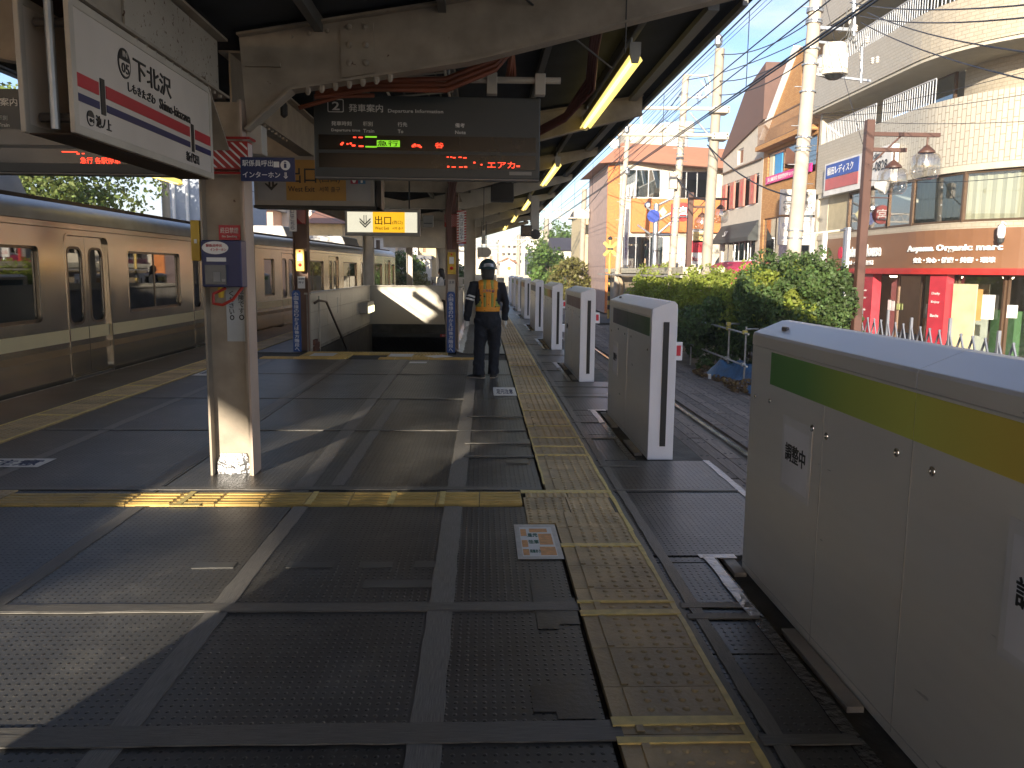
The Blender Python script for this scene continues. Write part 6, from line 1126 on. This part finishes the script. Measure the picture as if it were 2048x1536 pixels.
c2_ = ay(1345, 435, 37.4); MB().box(c2_.x-.08, c2_.x+.02, 37.3, 37.4, 1.6, c2_.z+.6).build('red_post', red, t)
boardY('banner', 'tall white vertical banner beside the leaning utility pole', 'banner', 1247, 1259, 418, 530, 44, white, [('無線場 駐車場', M('violet_letter', (.12, .05, .2), .5), .2, .1, .5, .5)], legs=True)
# ------------------------------------------------ level crossing sign, traffic sign pole
t = thing('crossing_sign', 'yellow X shaped level crossing sign with warning lamps', 'crossing sign', (7.4, 46, -1)); c = ay(1220, 498, 46); yb = M('crossing_yellow', (.55, .38, .08), .5)
for s in (1, -1): MB().beam((c.x-.38, 45.9, c.z-s*.38), (c.x+.38, 45.9, c.z+s*.38), .03, .17, up=(0, 1, 0)).build('cross_board', yb, t) if 0 else MB().plate('y', 45.88-.02*s, 45.9-.02*s, [(c.x-.42, c.z-s*.3), (c.x-.3, c.z-s*.42), (c.x+.42, c.z+s*.3), (c.x+.3, c.z+s*.42)]).build('cross_board', yb, t)
MB().tube([(c.x, 46, -1.1), (c.x, 46, c.z+.5)], .06, 8).build('post', yb, t); mb = MB(); [mb.lathe((c.x, 46, z), [(.07, 0), (.07, .25)], 8) for z in (-.5, 0, .5, 1.0)]; mb.build('black_band', black, t); MB().box(c.x-.16, c.x+.16, 45.85, 45.95, c.z-.05, c.z+.05).build('lamp_housing', black, t); MB().lathe((c.x, 46, c.z+.5), [(.1, 0), (.14, .1), (.04, .2)], 10).build('bell', darkgrey, t)
t = thing('sign_pole', 'thick silver traffic pole with slanted arms and a round blue sign', 'sign pole', (8, 40, -1)); c = ay(1313, 408, 40); MB().tube([(c.x, 40, -1.1), (c.x, 40, c.z)], .14, 12).build('post', galv, t, smooth=True)
for a, b, r in (((1313, 442), (1345, 425), .07), ((1313, 470), (1348, 440), .06), ((1313, 412), (1348, 395), .06), ((1275, 450), (1308, 474), .05), ((1293, 414), (1308, 425), .05), ((1313, 470), (1342, 470), .06)): MB().tube([ay(*a, 40), ay(*b, 40)], r, 8).build('arm', galv, t)
c = ay(1307, 432, 39.8); MB().lathe((c.x, 39.8, c.z), [(.3, 0), (.3, .03)], 20, 'y').build('blue_disc', M('road_sign_blue', (.02, .05, .3), .4), t); c = ay(1296, 410, 40); MB().lathe((c.x, 40, c.z), [(.1, 0), (.17, .1), (.1, .2)], 12, 'y').build('lamp_head', alu, t)
c = ay(1325, 424, 40); MB().plate('y', 39.9, 39.93, [(c.x, c.z+.25), (c.x+.2, c.z), (c.x, c.z-.25), (c.x-.2, c.z)]).build('diamond_sign', M('pale_yellow_sign', (.7, .65, .35), .5), t)
# ------------------------------------------------ brown street lamps with glass lanterns
lg = glass('lantern_glass', (.9, .88, .84), .95, .1); ms_ = lg.node_tree.nodes['Mix Shader']; lg.node_tree.links.remove(ms_.inputs[0].links[0]); ms_.inputs[0].default_value = .28; br = M('lamp_post_brown', (.085, .04, .028), .5, var=.1)
def street_lamp(label, px, py0, Y, arms, w=.16):
    a = ay(px, py0, Y); t = thing('street_lamp', label, 'street lamp', (a.x, Y, -1), 'brown street lamps with glass lanterns'); MB().box(a.x-w/2, a.x+w/2, Y-w/2, Y+w/2, -1.1, a.z).build('post', br, t, bevel=.01)
    for (x1, y1, s) in arms:
        e = ay(x1, y1, Y); MB().box(a.x+w/2, e.x+.25*s, Y-.04, Y+.04, e.z-.04, e.z+.04).build('arm', br, t); MB().tube([(a.x, Y, e.z-.7), (e.x-.55, Y, e.z)], .02, 6).build('stay', br, t)
        lx = e.x; q = [(.02, 0), (.02, -.2), (.09, -.26), (.17, -.34), (.17, -.37)]; MB().lathe((lx, Y, e.z), q, 12).build('lamp_cap', br, t, smooth=True)
        lo = MB().lathe((lx, Y, e.z-.37), [(.17, 0), (.26, -.05), (.3, -.15), (.3, -.42), (.24, -.52), (.2, -.54)], 20).build('lantern', lg, t, smooth=True); MB().lathe((lx, Y, e.z-.5), [(.02, .12), (.02, 0), (.045, -.05), (.05, -.12), (.02, -.17)], 10).build('bulb', M('bulb_white', (.8, .78, .7), .3), lo)
    return t, a
t, a = street_lamp('brown street lamp with two glass lanterns and a floodlight in front of the shop', 1740, 240, 17.5, [(1856, 270, 1), (1789, 300, 1)], .17)
c = ay(1757, 373, 17.5); MB().tube([(c.x-.06, 17.5, c.z+.02), (c.x+.1, 17.35, c.z-.03)], [.07, .14], 14).build('floodlight', white, t, smooth=True); MB().tube([ay(1733, 395, 17.5), ay(1780, 396, 17.5)], .012, 6).build('small_arm', br, t)
street_lamp('farther brown street lamp with glass lanterns left of the thick grey mast', 1382, 385, 32, [(1442, 398, 1), (1405, 414, 1)], .2)
# white frame posts right of the hedge
t = thing('parking_barrier', 'white pipe barrier with upright panels behind the hedge', 'barrier', (9.5, 20, -1)); MB().tube([ay(1575, 473, 21), ay(1695, 459, 21)], .03, 8).build('top_bar', cream_clean, t); 
for px, y0, y1, w_ in ((1695, 455, 540, .14), (1590, 472, 540, .1), (1625, 468, 530, .1), (1650, 465, 530, .1)): a = ay(px, y0, 21); MB().box(a.x-w_/2, a.x+w_/2, 20.95, 21.05, -1, a.z).build('upright', white, t)
t = thing('security_camera', 'small dome security camera on the shop sign above the lettering', 'camera', (13.8, 22.9, 2.9)); p, d, _ = at_s(10.8); MB().tube([(p.x, p.y, 3.0), (p.x-.25, p.y-.25, 3.05)], .03, 8).build('bracket', white, t); MB().lathe((p.x-.3, p.y-.3, 2.62), [(.07, 0), (.1, .08), (.1, .3), (.03, .38)], 12).build('housing', white, t); MB().lathe((p.x-.3, p.y-.3, 2.45), [(.02, 0), (.08, .06), (.1, .17)], 12).build('dome', darkgrey, t)
# ================================================ utility poles and catenary masts
cpole = M('concrete_pole', (.42, .36, .29), .8, var=.12, scale=3, bump=.1); mast = M('mast_grey_beige', (.33, .29, .23), .7, var=.08)
def pole(name, label, pt, pb, Y, r, mat=cpole, bands=0, top=.85):
    a = ay(*pt, Y); b = ay(*pb, Y); d = (a-b)/(a.z-b.z); b = b+d*(-1.1-b.z); t = thing(name, label, 'pole', b); MB().tube([b, a], [r, r*top], 16).build('shaft', mat, t, smooth=True)
    for k in range(bands):
        f = random.uniform(.35, .98); p = b.lerp(a, f); MB().tube([p, p+(a-b).normalized()*.035], r*1.04, 12).build('clamp_band', galv, t)
    if bands:
        st_ = MB()
        for k in range(int((a.z-1.5)/.45)): z = 1.5+.45*k; p = b+d*(z+1.1); s = 1 if k % 2 else -1; st_.tube([p, p+Vector((s*(r+.14), 0, 0))], .01, 5)
        st_.build('step_bolt', galv, t)
    return t, b, a
t1, b1, a1 = pole('utility_pole', 'thick concrete utility pole carrying the ribbed white transformer', (1640, -90), (1592, 450), 20, .19, cpole, 16, .75)
def onpole(b, a, z): return b+(a-b)*((z-b.z)/(a.z-b.z))
# transformer
tf = thing('transformer', 'ribbed cream pole transformer drum right of the thick utility pole', 'transformer', ay(1665, 150, 20)); c = ay(1667, 152, 20); r0 = .29; zt = ay(1667, 88, 20).z; zb_ = ay(1667, 150, 20).z; tm = M('transformer_cream', (.62, .57, .47), .5, var=.04)
MB().lathe((c.x, 20, zb_), [(r0*.9, -.02), (r0*1.08, 0), (r0*1.08, .09), (r0*.95, .11), (r0*.95, zt-zb_-.05), (r0*.85, zt-zb_), (.05, zt-zb_+.05)], 24).build('drum', tm, tf, smooth=True)
mb = MB(); [mb.box(c.x+(r0*.95)*math.cos(a)-.012, c.x+(r0*.95)*math.cos(a)+.012, 20+(r0*.95)*math.sin(a)-.03, 20+(r0*.95)*math.sin(a)+.02, zb_+.12, zt-.25) for a in [math.pi+i*math.pi/12 for i in range(13)]]; mb.build('cooling_rib', tm, tf)
MB().lathe((c.x, 20, zb_-.1), [(.12, 0), (r0*.85, .08)], 20).build('base', darkgrey, tf); p = onpole(b1, a1, zb_); MB().beam((p.x, 20, zb_+.02), (c.x+.9, 20, zb_-.12), .06, .05).beam((p.x, 20, zt+.05), (c.x+.1, 20, zt), .06, .05).build('bracket', galv, tf)
ins = M('insulator_white', (.6, .56, .5), .3); t = thing('insulator_arm', 'cluttered arm of insulators and cut-outs right of the transformer', 'insulators', ay(1700, 60, 20)); p = onpole(b1, a1, ay(1640, 55, 20).z); e = ay(1710, 60, 20); MB().beam(p, e, .07, .07).build('arm', galv, t); e2 = ay(1722, 0, 20); MB().tube([ay(1708, 72, 20), ay(1708, -60, 20)], .05, 8).build('post', galv, t); MB().tube([ay(1722, 165, 20), ay(1724, 95, 20)], .035, 8).build('post', galv, t)
for px, py in ((1715, 20), (1700, 40), (1712, 55), (1735, 78), (1722, 110), (1745, 120), (1755, 118)): q = ay(px, py, 20+random.uniform(-.2, .2)); MB().lathe(q, [(.02, -.1), (.05, -.08), (.025, -.05), (.05, -.03), (.025, 0), (.05, .02), (.02, .06)], 8).build('insulator', ins, t)
for k in range(7): a = ay(random.uniform(1690, 1725), random.uniform(10, 80), 19.9); b = ay(random.uniform(1670, 1740), random.uniform(60, 130), 19.9); m_ = (a+b)/2+Vector((0, 0, -.25)); MB().tube([a, m_, b], .012, 5).build('lead', darkgrey, t)
t2, b2, a2 = pole('catenary_mast', 'tall grey beige mast carrying two horizontal pipe arms over the track', (1440, 98), (1412, 540), 26, .17, mast)
t3, b3, a3 = pole('utility_pole', 'cluttered utility pole behind the grey mast arms', (1372, 150), (1345, 520), 30, .14, cpole, 14)
t4, b4, a4 = pole('utility_pole', 'leaning utility pole in front of the orange building', (1256, 268), (1236, 530), 42, .15, cpole, 8)
t5, b5, a5 = pole('catenary_mast', 'catenary mast left of the cream house carrying the lattice gantry', (1169, 378), (1162, 565), 60, .22, mast); t6, b6, a6 = pole('catenary_mast', 'far catenary mast among the trees', (1094, 438), (1088, 560), 90, .3, mast); t7, b7, a7 = pole('catenary_mast', 'farthest brown mast above the worker\'s helmet', (1038, 470), (1036, 555), 130, .35, mast)
pole('antenna_mast', 'thin lattice antenna mast left of the catenary mast', (1101, 390), (1101, 520), 120, .12, white)
t = thing('service_pole', 'thin brown pole left of the orange building', 'pole', (5, 60, -1)); 
def mastarm(label, Y, z, x0, x1, r=.055, brk=True):
    t = thing('mast_arm', label, 'mast arm', (x0, Y, z)); MB().tube([(x0, Y-.22, z), (x1, Y-.22, z+.02)], r, 10).build('pipe', cream_clean, t)
    MB().box(x1-.26, x1+.26, Y-.3, Y+.25, z-.1, z+.1).build('clamp', cream_clean, t, bevel=.02); bb_ = MB(); [bb_.lathe((x1+dx, Y-.3, z+dz), [(.02, 0), (.02, -.03)], 6, 'y') for dx in (-.2, .2) for dz in (-.05, .05)]; bb_.build('bolt', darkgrey, t); return t
mastarm('upper horizontal pipe arm of the grey mast', 26, 6.55, 3.2, 7.3); t = mastarm('lower horizontal pipe arm of the grey mast', 26, 5.76, 2.2, 7.3); MB().tube([ay(1282, 222, 25.8), ay(1283, 275, 25.8)], .035, 8).build('strut', cream_clean, t); MB().tube([ay(1380, 225, 25.9), ay(1422, 275, 25.9)], .04, 8).build('brace', galv, t)
bpy.data.objects.remove([o for o in COL.objects if o.name == 'service_pole'][0])
def gantry(label, Y, z0, z1, x0, x1):
    t = thing('lattice_gantry', label, 'gantry', (x0, Y, z0)); mb = MB(); mb.box(x0, x1, Y-.1, Y+.1, z0-.05, z0+.05).box(x0, x1, Y-.1, Y+.1, z1-.05, z1+.05).box(x1-.9, x1+.2, Y-.2, Y+.2, z0-.05, z1+.06); n = max(2, int((x1-x0)/(z1-z0)/1.1)); w = (x1-x0)/n
    for i in range(n): mb.beam((x0+i*w, Y, z0), (x0+(i+.5)*w, Y, z1), .05, .05).beam((x0+(i+.5)*w, Y, z1), (x0+(i+1)*w, Y, z0), .05, .05)
    mb.build('truss', cream_clean, t)
gantry('pale lattice gantry across the tracks left of the tall mast', 60, 5.42, 5.98, -9, 7.5); gantry('far pale lattice gantry across the tracks', 90, 4.35, 4.95, -9, 7.3); gantry('farthest lattice gantry above the helmet', 130, 4.4, 5.1, -12, 7)
# wires
wire = M('wire_black', (.02, .022, .03), .5)
def wires(name, label, runs, r=.012, sag=0):
    t = thing(name, label, 'wires', runs[0][0])
    for a, b in runs:
        a = Vector(a); b = Vector(b); n = 10 if sag else 2; pts = [a.lerp(b, i/n)-Vector((0, 0, sag*4*(i/n)*(1-i/n))) for i in range(n+1)]; MB().tube(pts, r, 5).build('wire', wire, t)
    return t
t = wires('overhead_line', 'overhead contact line with droppers above the planked track', [((3.43, -5, 4.0), (3.43, 190, 4.0)), ((3.43, -5, 4.95), (3.43, 190, 4.95)), ((3.55, -5, 4.05), (3.55, 190, 4.05))], .011)
dm = MB(); [dm.tube([(3.43, y, 4.0), (3.43, y, 4.95)], .006, 4) for y in np.arange(6, 120, 5)]; dm.build('dropper', wire, t); il = MB(); [il.lathe((x, y, z), [(.02, -.1), (.06, -.05), (.06, .05), (.02, .1)], 8) for x, y, z in ((3.43, 20, 4.95), (3.43, 12.4, 4.95), (3.55, 20.5, 4.05), (4.2, 26, 5.5), (3.7, 26, 5.5))]; il.build('insulator', galv, t)
wires('feeder_wire', 'pair of dark blue feeder cables running along the track towards the upper right', [((5.35, 4, 6.05), (5.35, 130, 6.05)), ((5.75, 4, 6.1), (5.75, 130, 6.1))], .014); wires('feeder_wire', 'thin feeder wires higher above the track', [((4.4, 4, 6.4), (4.4, 130, 6.4)), ((6.4, 4, 7.6), (6.4, 130, 7.6)), ((6.8, 4, 8.1), (6.8, 130, 8.1))], .007)
wires('feeder_wire', 'left overhead line beyond the train', [((-7.25, -5, 4.0), (-7.25, 190, 4.0)), ((-7.25, -5, 4.9), (-7.25, 190, 4.9))], .011)
wires('power_cable', 'sagging cables between the thick pole and the grey mast', [(ay(1630, 85, 20), ay(1436, 162, 26)), (ay(1626, 108, 20), ay(1436, 190, 26)), (ay(1625, 40, 20), ay(1440, 108, 26)), (ay(1700, 30, 20), ay(1372, 160, 30))], .015, .25)
wires('power_cable', 'thick cables fanning out from the thick pole to the upper right of the photo', [(ay(1720, 32, 20), ay(2100, 30, 10)), (ay(1722, 45, 20), ay(2100, 170, 10)), (ay(1700, 5, 20), ay(2100, 5, 10)), (ay(1735, 25, 20), ay(2100, 110, 10))], .012, .12)
wires('power_cable', 'thin cables crossing in front of the cream balconies', [(ay(1625, 230, 20), ay(2100, 130, 14)), (ay(1628, 232, 20), ay(2100, 180, 14)), (ay(1630, 235, 20), ay(2100, 240, 14)), (ay(1740, 360, 17.4), ay(2100, 345, 14)), (ay(1650, 0, 19.5), ay(1738, 330, 17.4))], .006, .1)
wires('power_cable', 'sagging cables from the grey mast to the leaning utility pole and down to the right', [(ay(1415, 290, 26), ay(1600, 395, 21)), (ay(1345, 340, 30), ay(1420, 400, 28)), (ay(1372, 170, 30), ay(1256, 300, 42)), (ay(1256, 290, 42), ay(1168, 420, 60))], .022, .3)
wires('power_cable', 'bundle of thin wires between the far poles', [(ay(1372, 155+12*i, 30), ay(1200, 330+9*i, 60)) for i in range(6)]+[(ay(1436, 255+6*i, 26), ay(1330, 240+8*i, 30)) for i in range(4)], .012, .15)
t = thing('pole_equipment', 'tangle of leads and arms at the top of the cluttered pole', 'pole equipment', a3); MB().tube([ay(1370, 150, 30), ay(1416, 152, 30), ay(1420, 165, 30), ay(1420, 190, 30)], .035, 8).build('arm', cream_clean, t, smooth=True); MB().lathe(ay(1377, 270, 30), [(.18, 0), (.2, .05), (.19, .42), (.05, .45)], 14).build('small_transformer', tm, t); MB().tube([ay(1370, 195, 30), ay(1415, 195, 30)], .03, 8).build('arm', cream_clean, t)
for k in range(9): a = ay(random.uniform(1395, 1422), random.uniform(155, 195), 30); b = ay(random.uniform(1395, 1425), random.uniform(165, 205), 30); MB().tube([a, (a+b)/2+Vector((random.uniform(-.3, .3), 0, -.2)), b], .018, 5).build('lead', white if k % 3 else wire, t)
MB().box(*sorted((ay(1338, 350, 29.8).x, ay(1352, 350, 29.8).x)), 29.6, 29.8, ay(1340, 378, 29.8).z, ay(1340, 345, 29.8).z).build('meter_box', cream_clean, t)
t = thing('speaker_lamp', 'white round spotlight on the wire line below the eave', 'spotlight', ay(1230, 285, 26)); MB().lathe(ay(1229, 287, 26), [(.06, -.1), (.16, 0), (.16, .08)], 12, 'y').build('head', white, t)
# ================================================ far scenery right and centre
def house(label, px0, px1, pyt, pye, Y, depth, wallm, roofm_, wins=(), gable=False, base=-1, name='house', cat='house', flat=False):
    a = ay(px0, pye, Y); b = ay(px1, pyt, Y); t = thing(name, label, cat, ((a.x+b.x)/2, Y, base)); W = []
    for w_ in wins: p = ay(w_[0], w_[3], Y); q = ay(w_[1], w_[2], Y); W.append((p.x, q.x, p.z, q.z, 1))
    wall_windows('y', Y, Y+.25, rect(a.x, b.x, base, a.z), W, wallm, t, bronze, wg2, out=-1, fw=.07); MB().box(a.x, a.x+.2, Y+.26, Y+depth, base, a.z).box(b.x-.2, b.x, Y+.26, Y+depth, base, a.z).box(a.x+.2, b.x-.2, Y+1.5, Y+1.6, base, a.z).build('wall', wallm, t)
    if flat: MB().box(a.x-.1, b.x+.1, Y-.15, Y+depth, a.z, a.z+.25).build('roof', roofm_, t)
    elif gable: m_ = (a.x+b.x)/2; MB().plate('y', Y-.3, Y+depth, [(a.x-.3, a.z-.05), (m_, b.z), (b.x+.3, a.z-.05), (b.x+.3, a.z+.12), (m_, b.z+.2), (a.x-.3, a.z+.12)]).build('roof', roofm_, t); MB().plate('y', Y, Y+.24, [(a.x, a.z), (b.x, a.z), (m_, b.z)]).build('gable', wallm, t)
    else: MB().plate('x', a.x-.3, b.x+.3, [(Y-.4, a.z-.05), (Y+depth/2, b.z), (Y+depth+.4, a.z-.05)]).build('roof', roofm_, t)
    return t
crm = M('cream_house', (.58, .47, .28), .8, var=.05); drf = M('dark_roof', (.06, .05, .055), .6, var=.1); pnk = M('pink_siding', (.5, .33, .26), .7, var=.04, stretch=(1, 1, 14)); wsd = M('white_siding', (.6, .58, .53), .7, var=.06, scale=4, stretch=(.3, .3, 30)); grf = M('grey_roof', (.16, .16, .17), .7)
house('cream two storey house with a balcony left of the orange building', 1166, 1206, 412, 425, 64, 8, crm, drf, [(1180, 1198, 468, 492)]); house('white house with a dark roof among the trees', 1112, 1156, 472, 500, 80, 9, M('far_white', (.68, .64, .56), .8), drf, [(1120, 1128, 510, 530)])
al = house('far white apartment block above the nearest gates', 1052, 1100, 462, 462, 170, 20, M('far_white', (0, 0, 0)), conc, [(1060+i*12, 1066+i*12, y, y+5) for i in range(3) for y in (475, 490, 505)], flat=True, name='apartment_block', cat='building'); house('far pale apartment block right of the helmet', 998, 1050, 480, 480, 150, 20, M('far_cream', (.6, .54, .42), .8), conc, [(1004+i*11, 1010+i*11, y, y+6) for i in range(4) for y in (490, 505, 520)], flat=True, name='apartment_block', cat='building')
house('distant cream building left of the helmet', 945, 996, 500, 500, 190, 20, M('far_cream', (0, 0, 0)), conc, [(955+i*12, 961+i*12, 512, 518) for i in range(3)], flat=True, name='apartment_block', cat='building'); house('distant low white house beyond the track', 1000, 1030, 518, 526, 110, 10, M('far_white', (0, 0, 0)), tw, [], gable=True)
g1 = leafmat('tree_leaf', (.11, .19, .04), .35, .6, .4); g2 = leafmat('tree_leaf_olive', (.18, .17, .05), .3, 2, .4)
def tpx(label, px, pyt, Y, rx, mat, n=4500, size=.22, base=-1.1, nm='tree', cz=.6):
    a = ay(px, pyt, Y); h = a.z-base; return tree(nm, label, (a.x, Y, base), h, (rx, rx, h*.42), n, size, mat, 'trees beside the railway', cz=cz)
tpx('green tree between the white house and the far mast', 1112, 462, 90, 2.6, g1); tpx('olive and red tinted bush tree right of the far mast', 1140, 525, 60, 1.5, g2, size=.16); tpx('small green tree beside the farthest gates', 1100, 505, 75, 1.6, g1); 
# far clutter: signal equipment, fences
t = thing('signal_post', 'white signal post with a round orange sign far along the track', 'signal', (3, 60, -1)); MB().tube([(2.3, 70, -1), (2.3, 70, 2.6)], .06, 8).build('post', white, t); MB().lathe((2.3, 69.9, 1.8), [(.16, 0), (.16, .05)], 14, 'y').build('disc', M('orange_disc', (.7, .2, .04), .5), t)
t = thing('low_wall', 'pale low panel wall beyond the farthest gates', 'wall', (3, 80, -1)); MB().box(-1, 6.5, 78, 78.3, -1.1, 1.2).build('wall', cwall, t)
# ================================================ left side beyond the train
tree('tree', 'bright leafy tree behind the near train car', (-12.4, 22.5, -1.1), 6.4, (2.9, 2.6, 2.2), 32000, .085, leafmat('tree_leaf_bright', (.15, .2, .05), .35, 1.2, .45), cz=.72, clumps=70)
tb = house('blue grey block with wall pipes behind the near pillar', 318, 412, 300, 300, 30, 8, M('blue_grey_wall', (.34, .38, .44), .7, var=.08), conc, [], flat=True, name='grey_block', cat='building'); 
for px in (345, 372): a = ay(px, 350, 29.9); MB().tube([(a.x, 29.9, 0), (a.x, 29.9, a.z), (a.x+.6, 29.9, a.z+.7)], .06, 6).build('pipe', white, tb)
pole('utility_pole', 'brown utility pole in front of the blue grey block', (328, 300), (333, 420), 26, .13, mast); 
house('pink sided house with a dark blue roof edge right of the near pillar', 485, 545, 400, 418, 46, 8, pnk, M('blue_roof', (.08, .1, .15), .5), []); house('white sided house with a small window above the second car', 530, 622, 392, 400, 48, 8, wsd, grf, [(532, 546, 448, 462)]); house('yellow walled house with a brown roof above the train', 618, 684, 408, 445, 44, 8, M('yellow_house', (.62, .45, .22), .8), tw, [(655, 665, 470, 482)])
house('white plank sided house behind the lit exit sign', 720, 790, 455, 470, 60, 8, wsd, grf, [(735, 742, 480, 500), (752, 760, 480, 500)]); house('pale grey house right of the train end', 790, 835, 462, 478, 62, 8, M('pale_grey_house', (.5, .5, .5), .8), drf, [(812, 822, 490, 505)]); house('cream house with a brown roof behind the funnel shaped pillar', 838, 872, 462, 492, 56, 8, crm, tw, [(846, 852, 497, 505), (845, 853, 530, 540)])
house('white low house beside the funnel shaped pillar', 820, 860, 512, 518, 54, 3, M('far_white', (0, 0, 0)), grf, [(842, 852, 530, 542)], flat=True); house('white house behind the right stair pillar', 895, 935, 470, 490, 70, 8, M('far_white', (0, 0, 0)), drf, [(905, 912, 500, 515)])
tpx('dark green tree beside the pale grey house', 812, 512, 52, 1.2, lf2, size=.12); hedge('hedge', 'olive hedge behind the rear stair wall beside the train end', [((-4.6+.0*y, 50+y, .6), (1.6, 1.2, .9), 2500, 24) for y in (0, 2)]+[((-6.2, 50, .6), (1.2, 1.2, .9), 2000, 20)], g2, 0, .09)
tpx('green shrub right of the woman', 905, 525, 45, .7, lf2, 2500, .1)
ff = thing('platform_fence', 'pale panel fence behind the woman at the end of the platform', 'fence', (-2, 42, 0)); [MB().box(-2.6+.42*i, -2.22+.42*i, 42, 42.03, 0, 1.25).build('board', cwall, ff) for i in range(9)]
# ------------------------------------------------ unseen sun gobo added on the left: its openings make the platform light patches
def onplane(px, py, z=0, XP=-14.0):
    p = az(px, py, z); k = (XP-p.x)/SUND.x; q = p+SUND*k; return (q.y, q.z)
def proj(p, XP=-14.0): p = Vector(p); q = p+SUND*((XP-p.x)/SUND.x); return (q.y, q.z)
PATCH = [
 [(-1.95, 2.2, 0), (-1.68, 3.75, 0), (-1.05, 3.95, 0), (-1.0, 3.3, 0), (-1.35, 2.2, 0)],
 [(-1.9, 5.35, 0), (-1.75, 6.35, 0), (-.95, 6.1, 0), (-1.1, 5.3, 0)],
 [(-1.25, 4.15, 0), (-1.2, 4.5, 0), (-.5, 4.6, 0), (-.45, 4.3, 0)],
]
hs_ = thing('sun_gobo', 'elevated walkway added unseen beyond the train, its holes shaping the sun patches', 'gobo', (-10, -30, -1))
gobom = M('gobo_board', (.4, .36, .3), .85)

def pz(px, py, z=0):
    p = az(px, py, z); q = proj(p); return q
WALLY = (-46, 6); XW = -10.0
W_ = [
 [(-1.9, 1.2), (-.95, 4.1), (-.9, 4.75), (-1.5, 4.7), (-2.1, 4.2), (-2.7, 3.2), (-2.8, 1.0)],
 [(-2.5, 4.95), (-1.5, 5.1), (-1.3, 6.5), (-1.2, 9.3), (-1.75, 9.2), (-2.0, 7.2), (-2.5, 6.4)],
 [(-.75, 5.9), (-.12, 5.9), (.12, 7.5), (-.05, 8.7), (-.7, 8.6)],
 [(-.4, 8.9), (.1, 9.1), (.35, 11.0), (.1, 11.4), (-.4, 10.0)],
 [(-.9, 1.3), (-.45, 1.3), (-.5, 2.6), (-.9, 2.6)]]
holes = [[proj((x, y, 0), XW) for x, y in q] for q in W_]
holes += [[proj((-3.1, 24.9, .75), XW), proj((-2.6, 24.9, .2), XW), proj((-1.7, 24.9, .0), XW), proj((-1.1, 24.9, .5), XW), proj((-1.5, 24.9, 1.1), XW), proj((-3.1, 24.9, 1.2), XW)],
 [proj((-3.6, 16, 1.5), XW), proj((-3.2, 16, 1.4), XW), proj((-3.2, 16, 1.9), XW), proj((-3.6, 16, 2.0), XW)]]
def inside(p, q):
    c = False
    for k in range(len(q)):
        (x1, y1), (x2, y2) = q[k], q[k-1]
        if (y1 > p[1]) != (y2 > p[1]) and p[0] < (x2-x1)*(p[1]-y1)/(y2-y1)+x1: c = not c
    return c
mb = MB(); ST = .16; ny = int((WALLY[1]-WALLY[0])/ST)
for k in range(int(4.8/ST)):
    z = 4.75+k*ST; run = None
    for i in range(ny+1):
        y = WALLY[0]+i*ST; solid = i < ny and not any(inside((y+ST/2, z+ST/2), h) for h in holes)
        if solid and run is None: run = y
        if not solid and run is not None: mb.box(XW-.1, XW, run, y, z, z+ST); run = None
mb.build('side_panel', gobom, hs_)
for yy in range(-44, -8, 6): MB().box(XW-.3, XW-.1, yy, yy+.2, -1.1, 4.75).build('post', gobom, hs_)
MB().box(XW-1.6, XW-.1, WALLY[0], WALLY[1], 4.6, 4.75).build('gobo_floor', gobom, hs_)

vm_ = thing('sun_blocker', 'white box added unseen behind the camera to edge the sun patch', 'light blocker', (-2.2, -1.3, 0)); MB().box(-2.7, -1.75, -1.55, -.8, 0, 1.85).build('blocker_case', white, vm_, bevel=.02); MB().box(-2.62, -1.83, -.8, -.79, .9, 1.7).build('blocker_inset', darkgrey, vm_)  # put out of view so its corner cuts the near sun patch sharply
# ------------------------------------------------ every loose piece that can be told apart becomes its own part
NAMES = {'post', 'rail', 'hanger', 'led_segment', 'bolt', 'lock', 'stripe', 'slat', 'clamp_band', 'arrow', 'vent', 'insulator', 'roof_beam', 'rung', 'arm', 'conduit', 'steps', 'stem', 'wall', 'gable_coping', 'seat', 'print', 'packing_block', 'coping', 'upright', 'bracket', 'conduit', 'dropper', 'rear_frame', 'tube', 'rod', 'handset', 'guiding_strip', 'handrail', 'armband', 'strap', 'gangway', 'bellows', 'black_band', 'truss', 'pilaster', 'cooling_rib', 'step_bolt', 'balcony_railing'}
for o in [o for o in COL.objects if o.type == 'MESH' and o.parent is not None and o.name.split('.')[0] in NAMES and o.name.split('.')[0] not in ('truss', 'wall')]: split_loose(o)
HZ = MB().box(-205, 205, -105, 425, -2.3, 14.5).build('haze', M('haze_dummy', (1, 1, 1)), None, kind='stuff')
hm_ = bpy.data.materials.new('haze_air'); hm_.use_nodes = True; hn = hm_.node_tree; hn.nodes.remove(hn.nodes['Principled BSDF']); pv = hn.nodes.new('ShaderNodeVolumePrincipled'); pv.inputs['Density'].default_value = .0016; pv.inputs['Color'].default_value = (.95, .93, .88, 1); pv.inputs['Anisotropy'].default_value = .3
hn.links.new(pv.outputs[0], hn.nodes['Material Output'].inputs['Volume']); HZ.data.materials.clear(); HZ.data.materials.append(hm_)
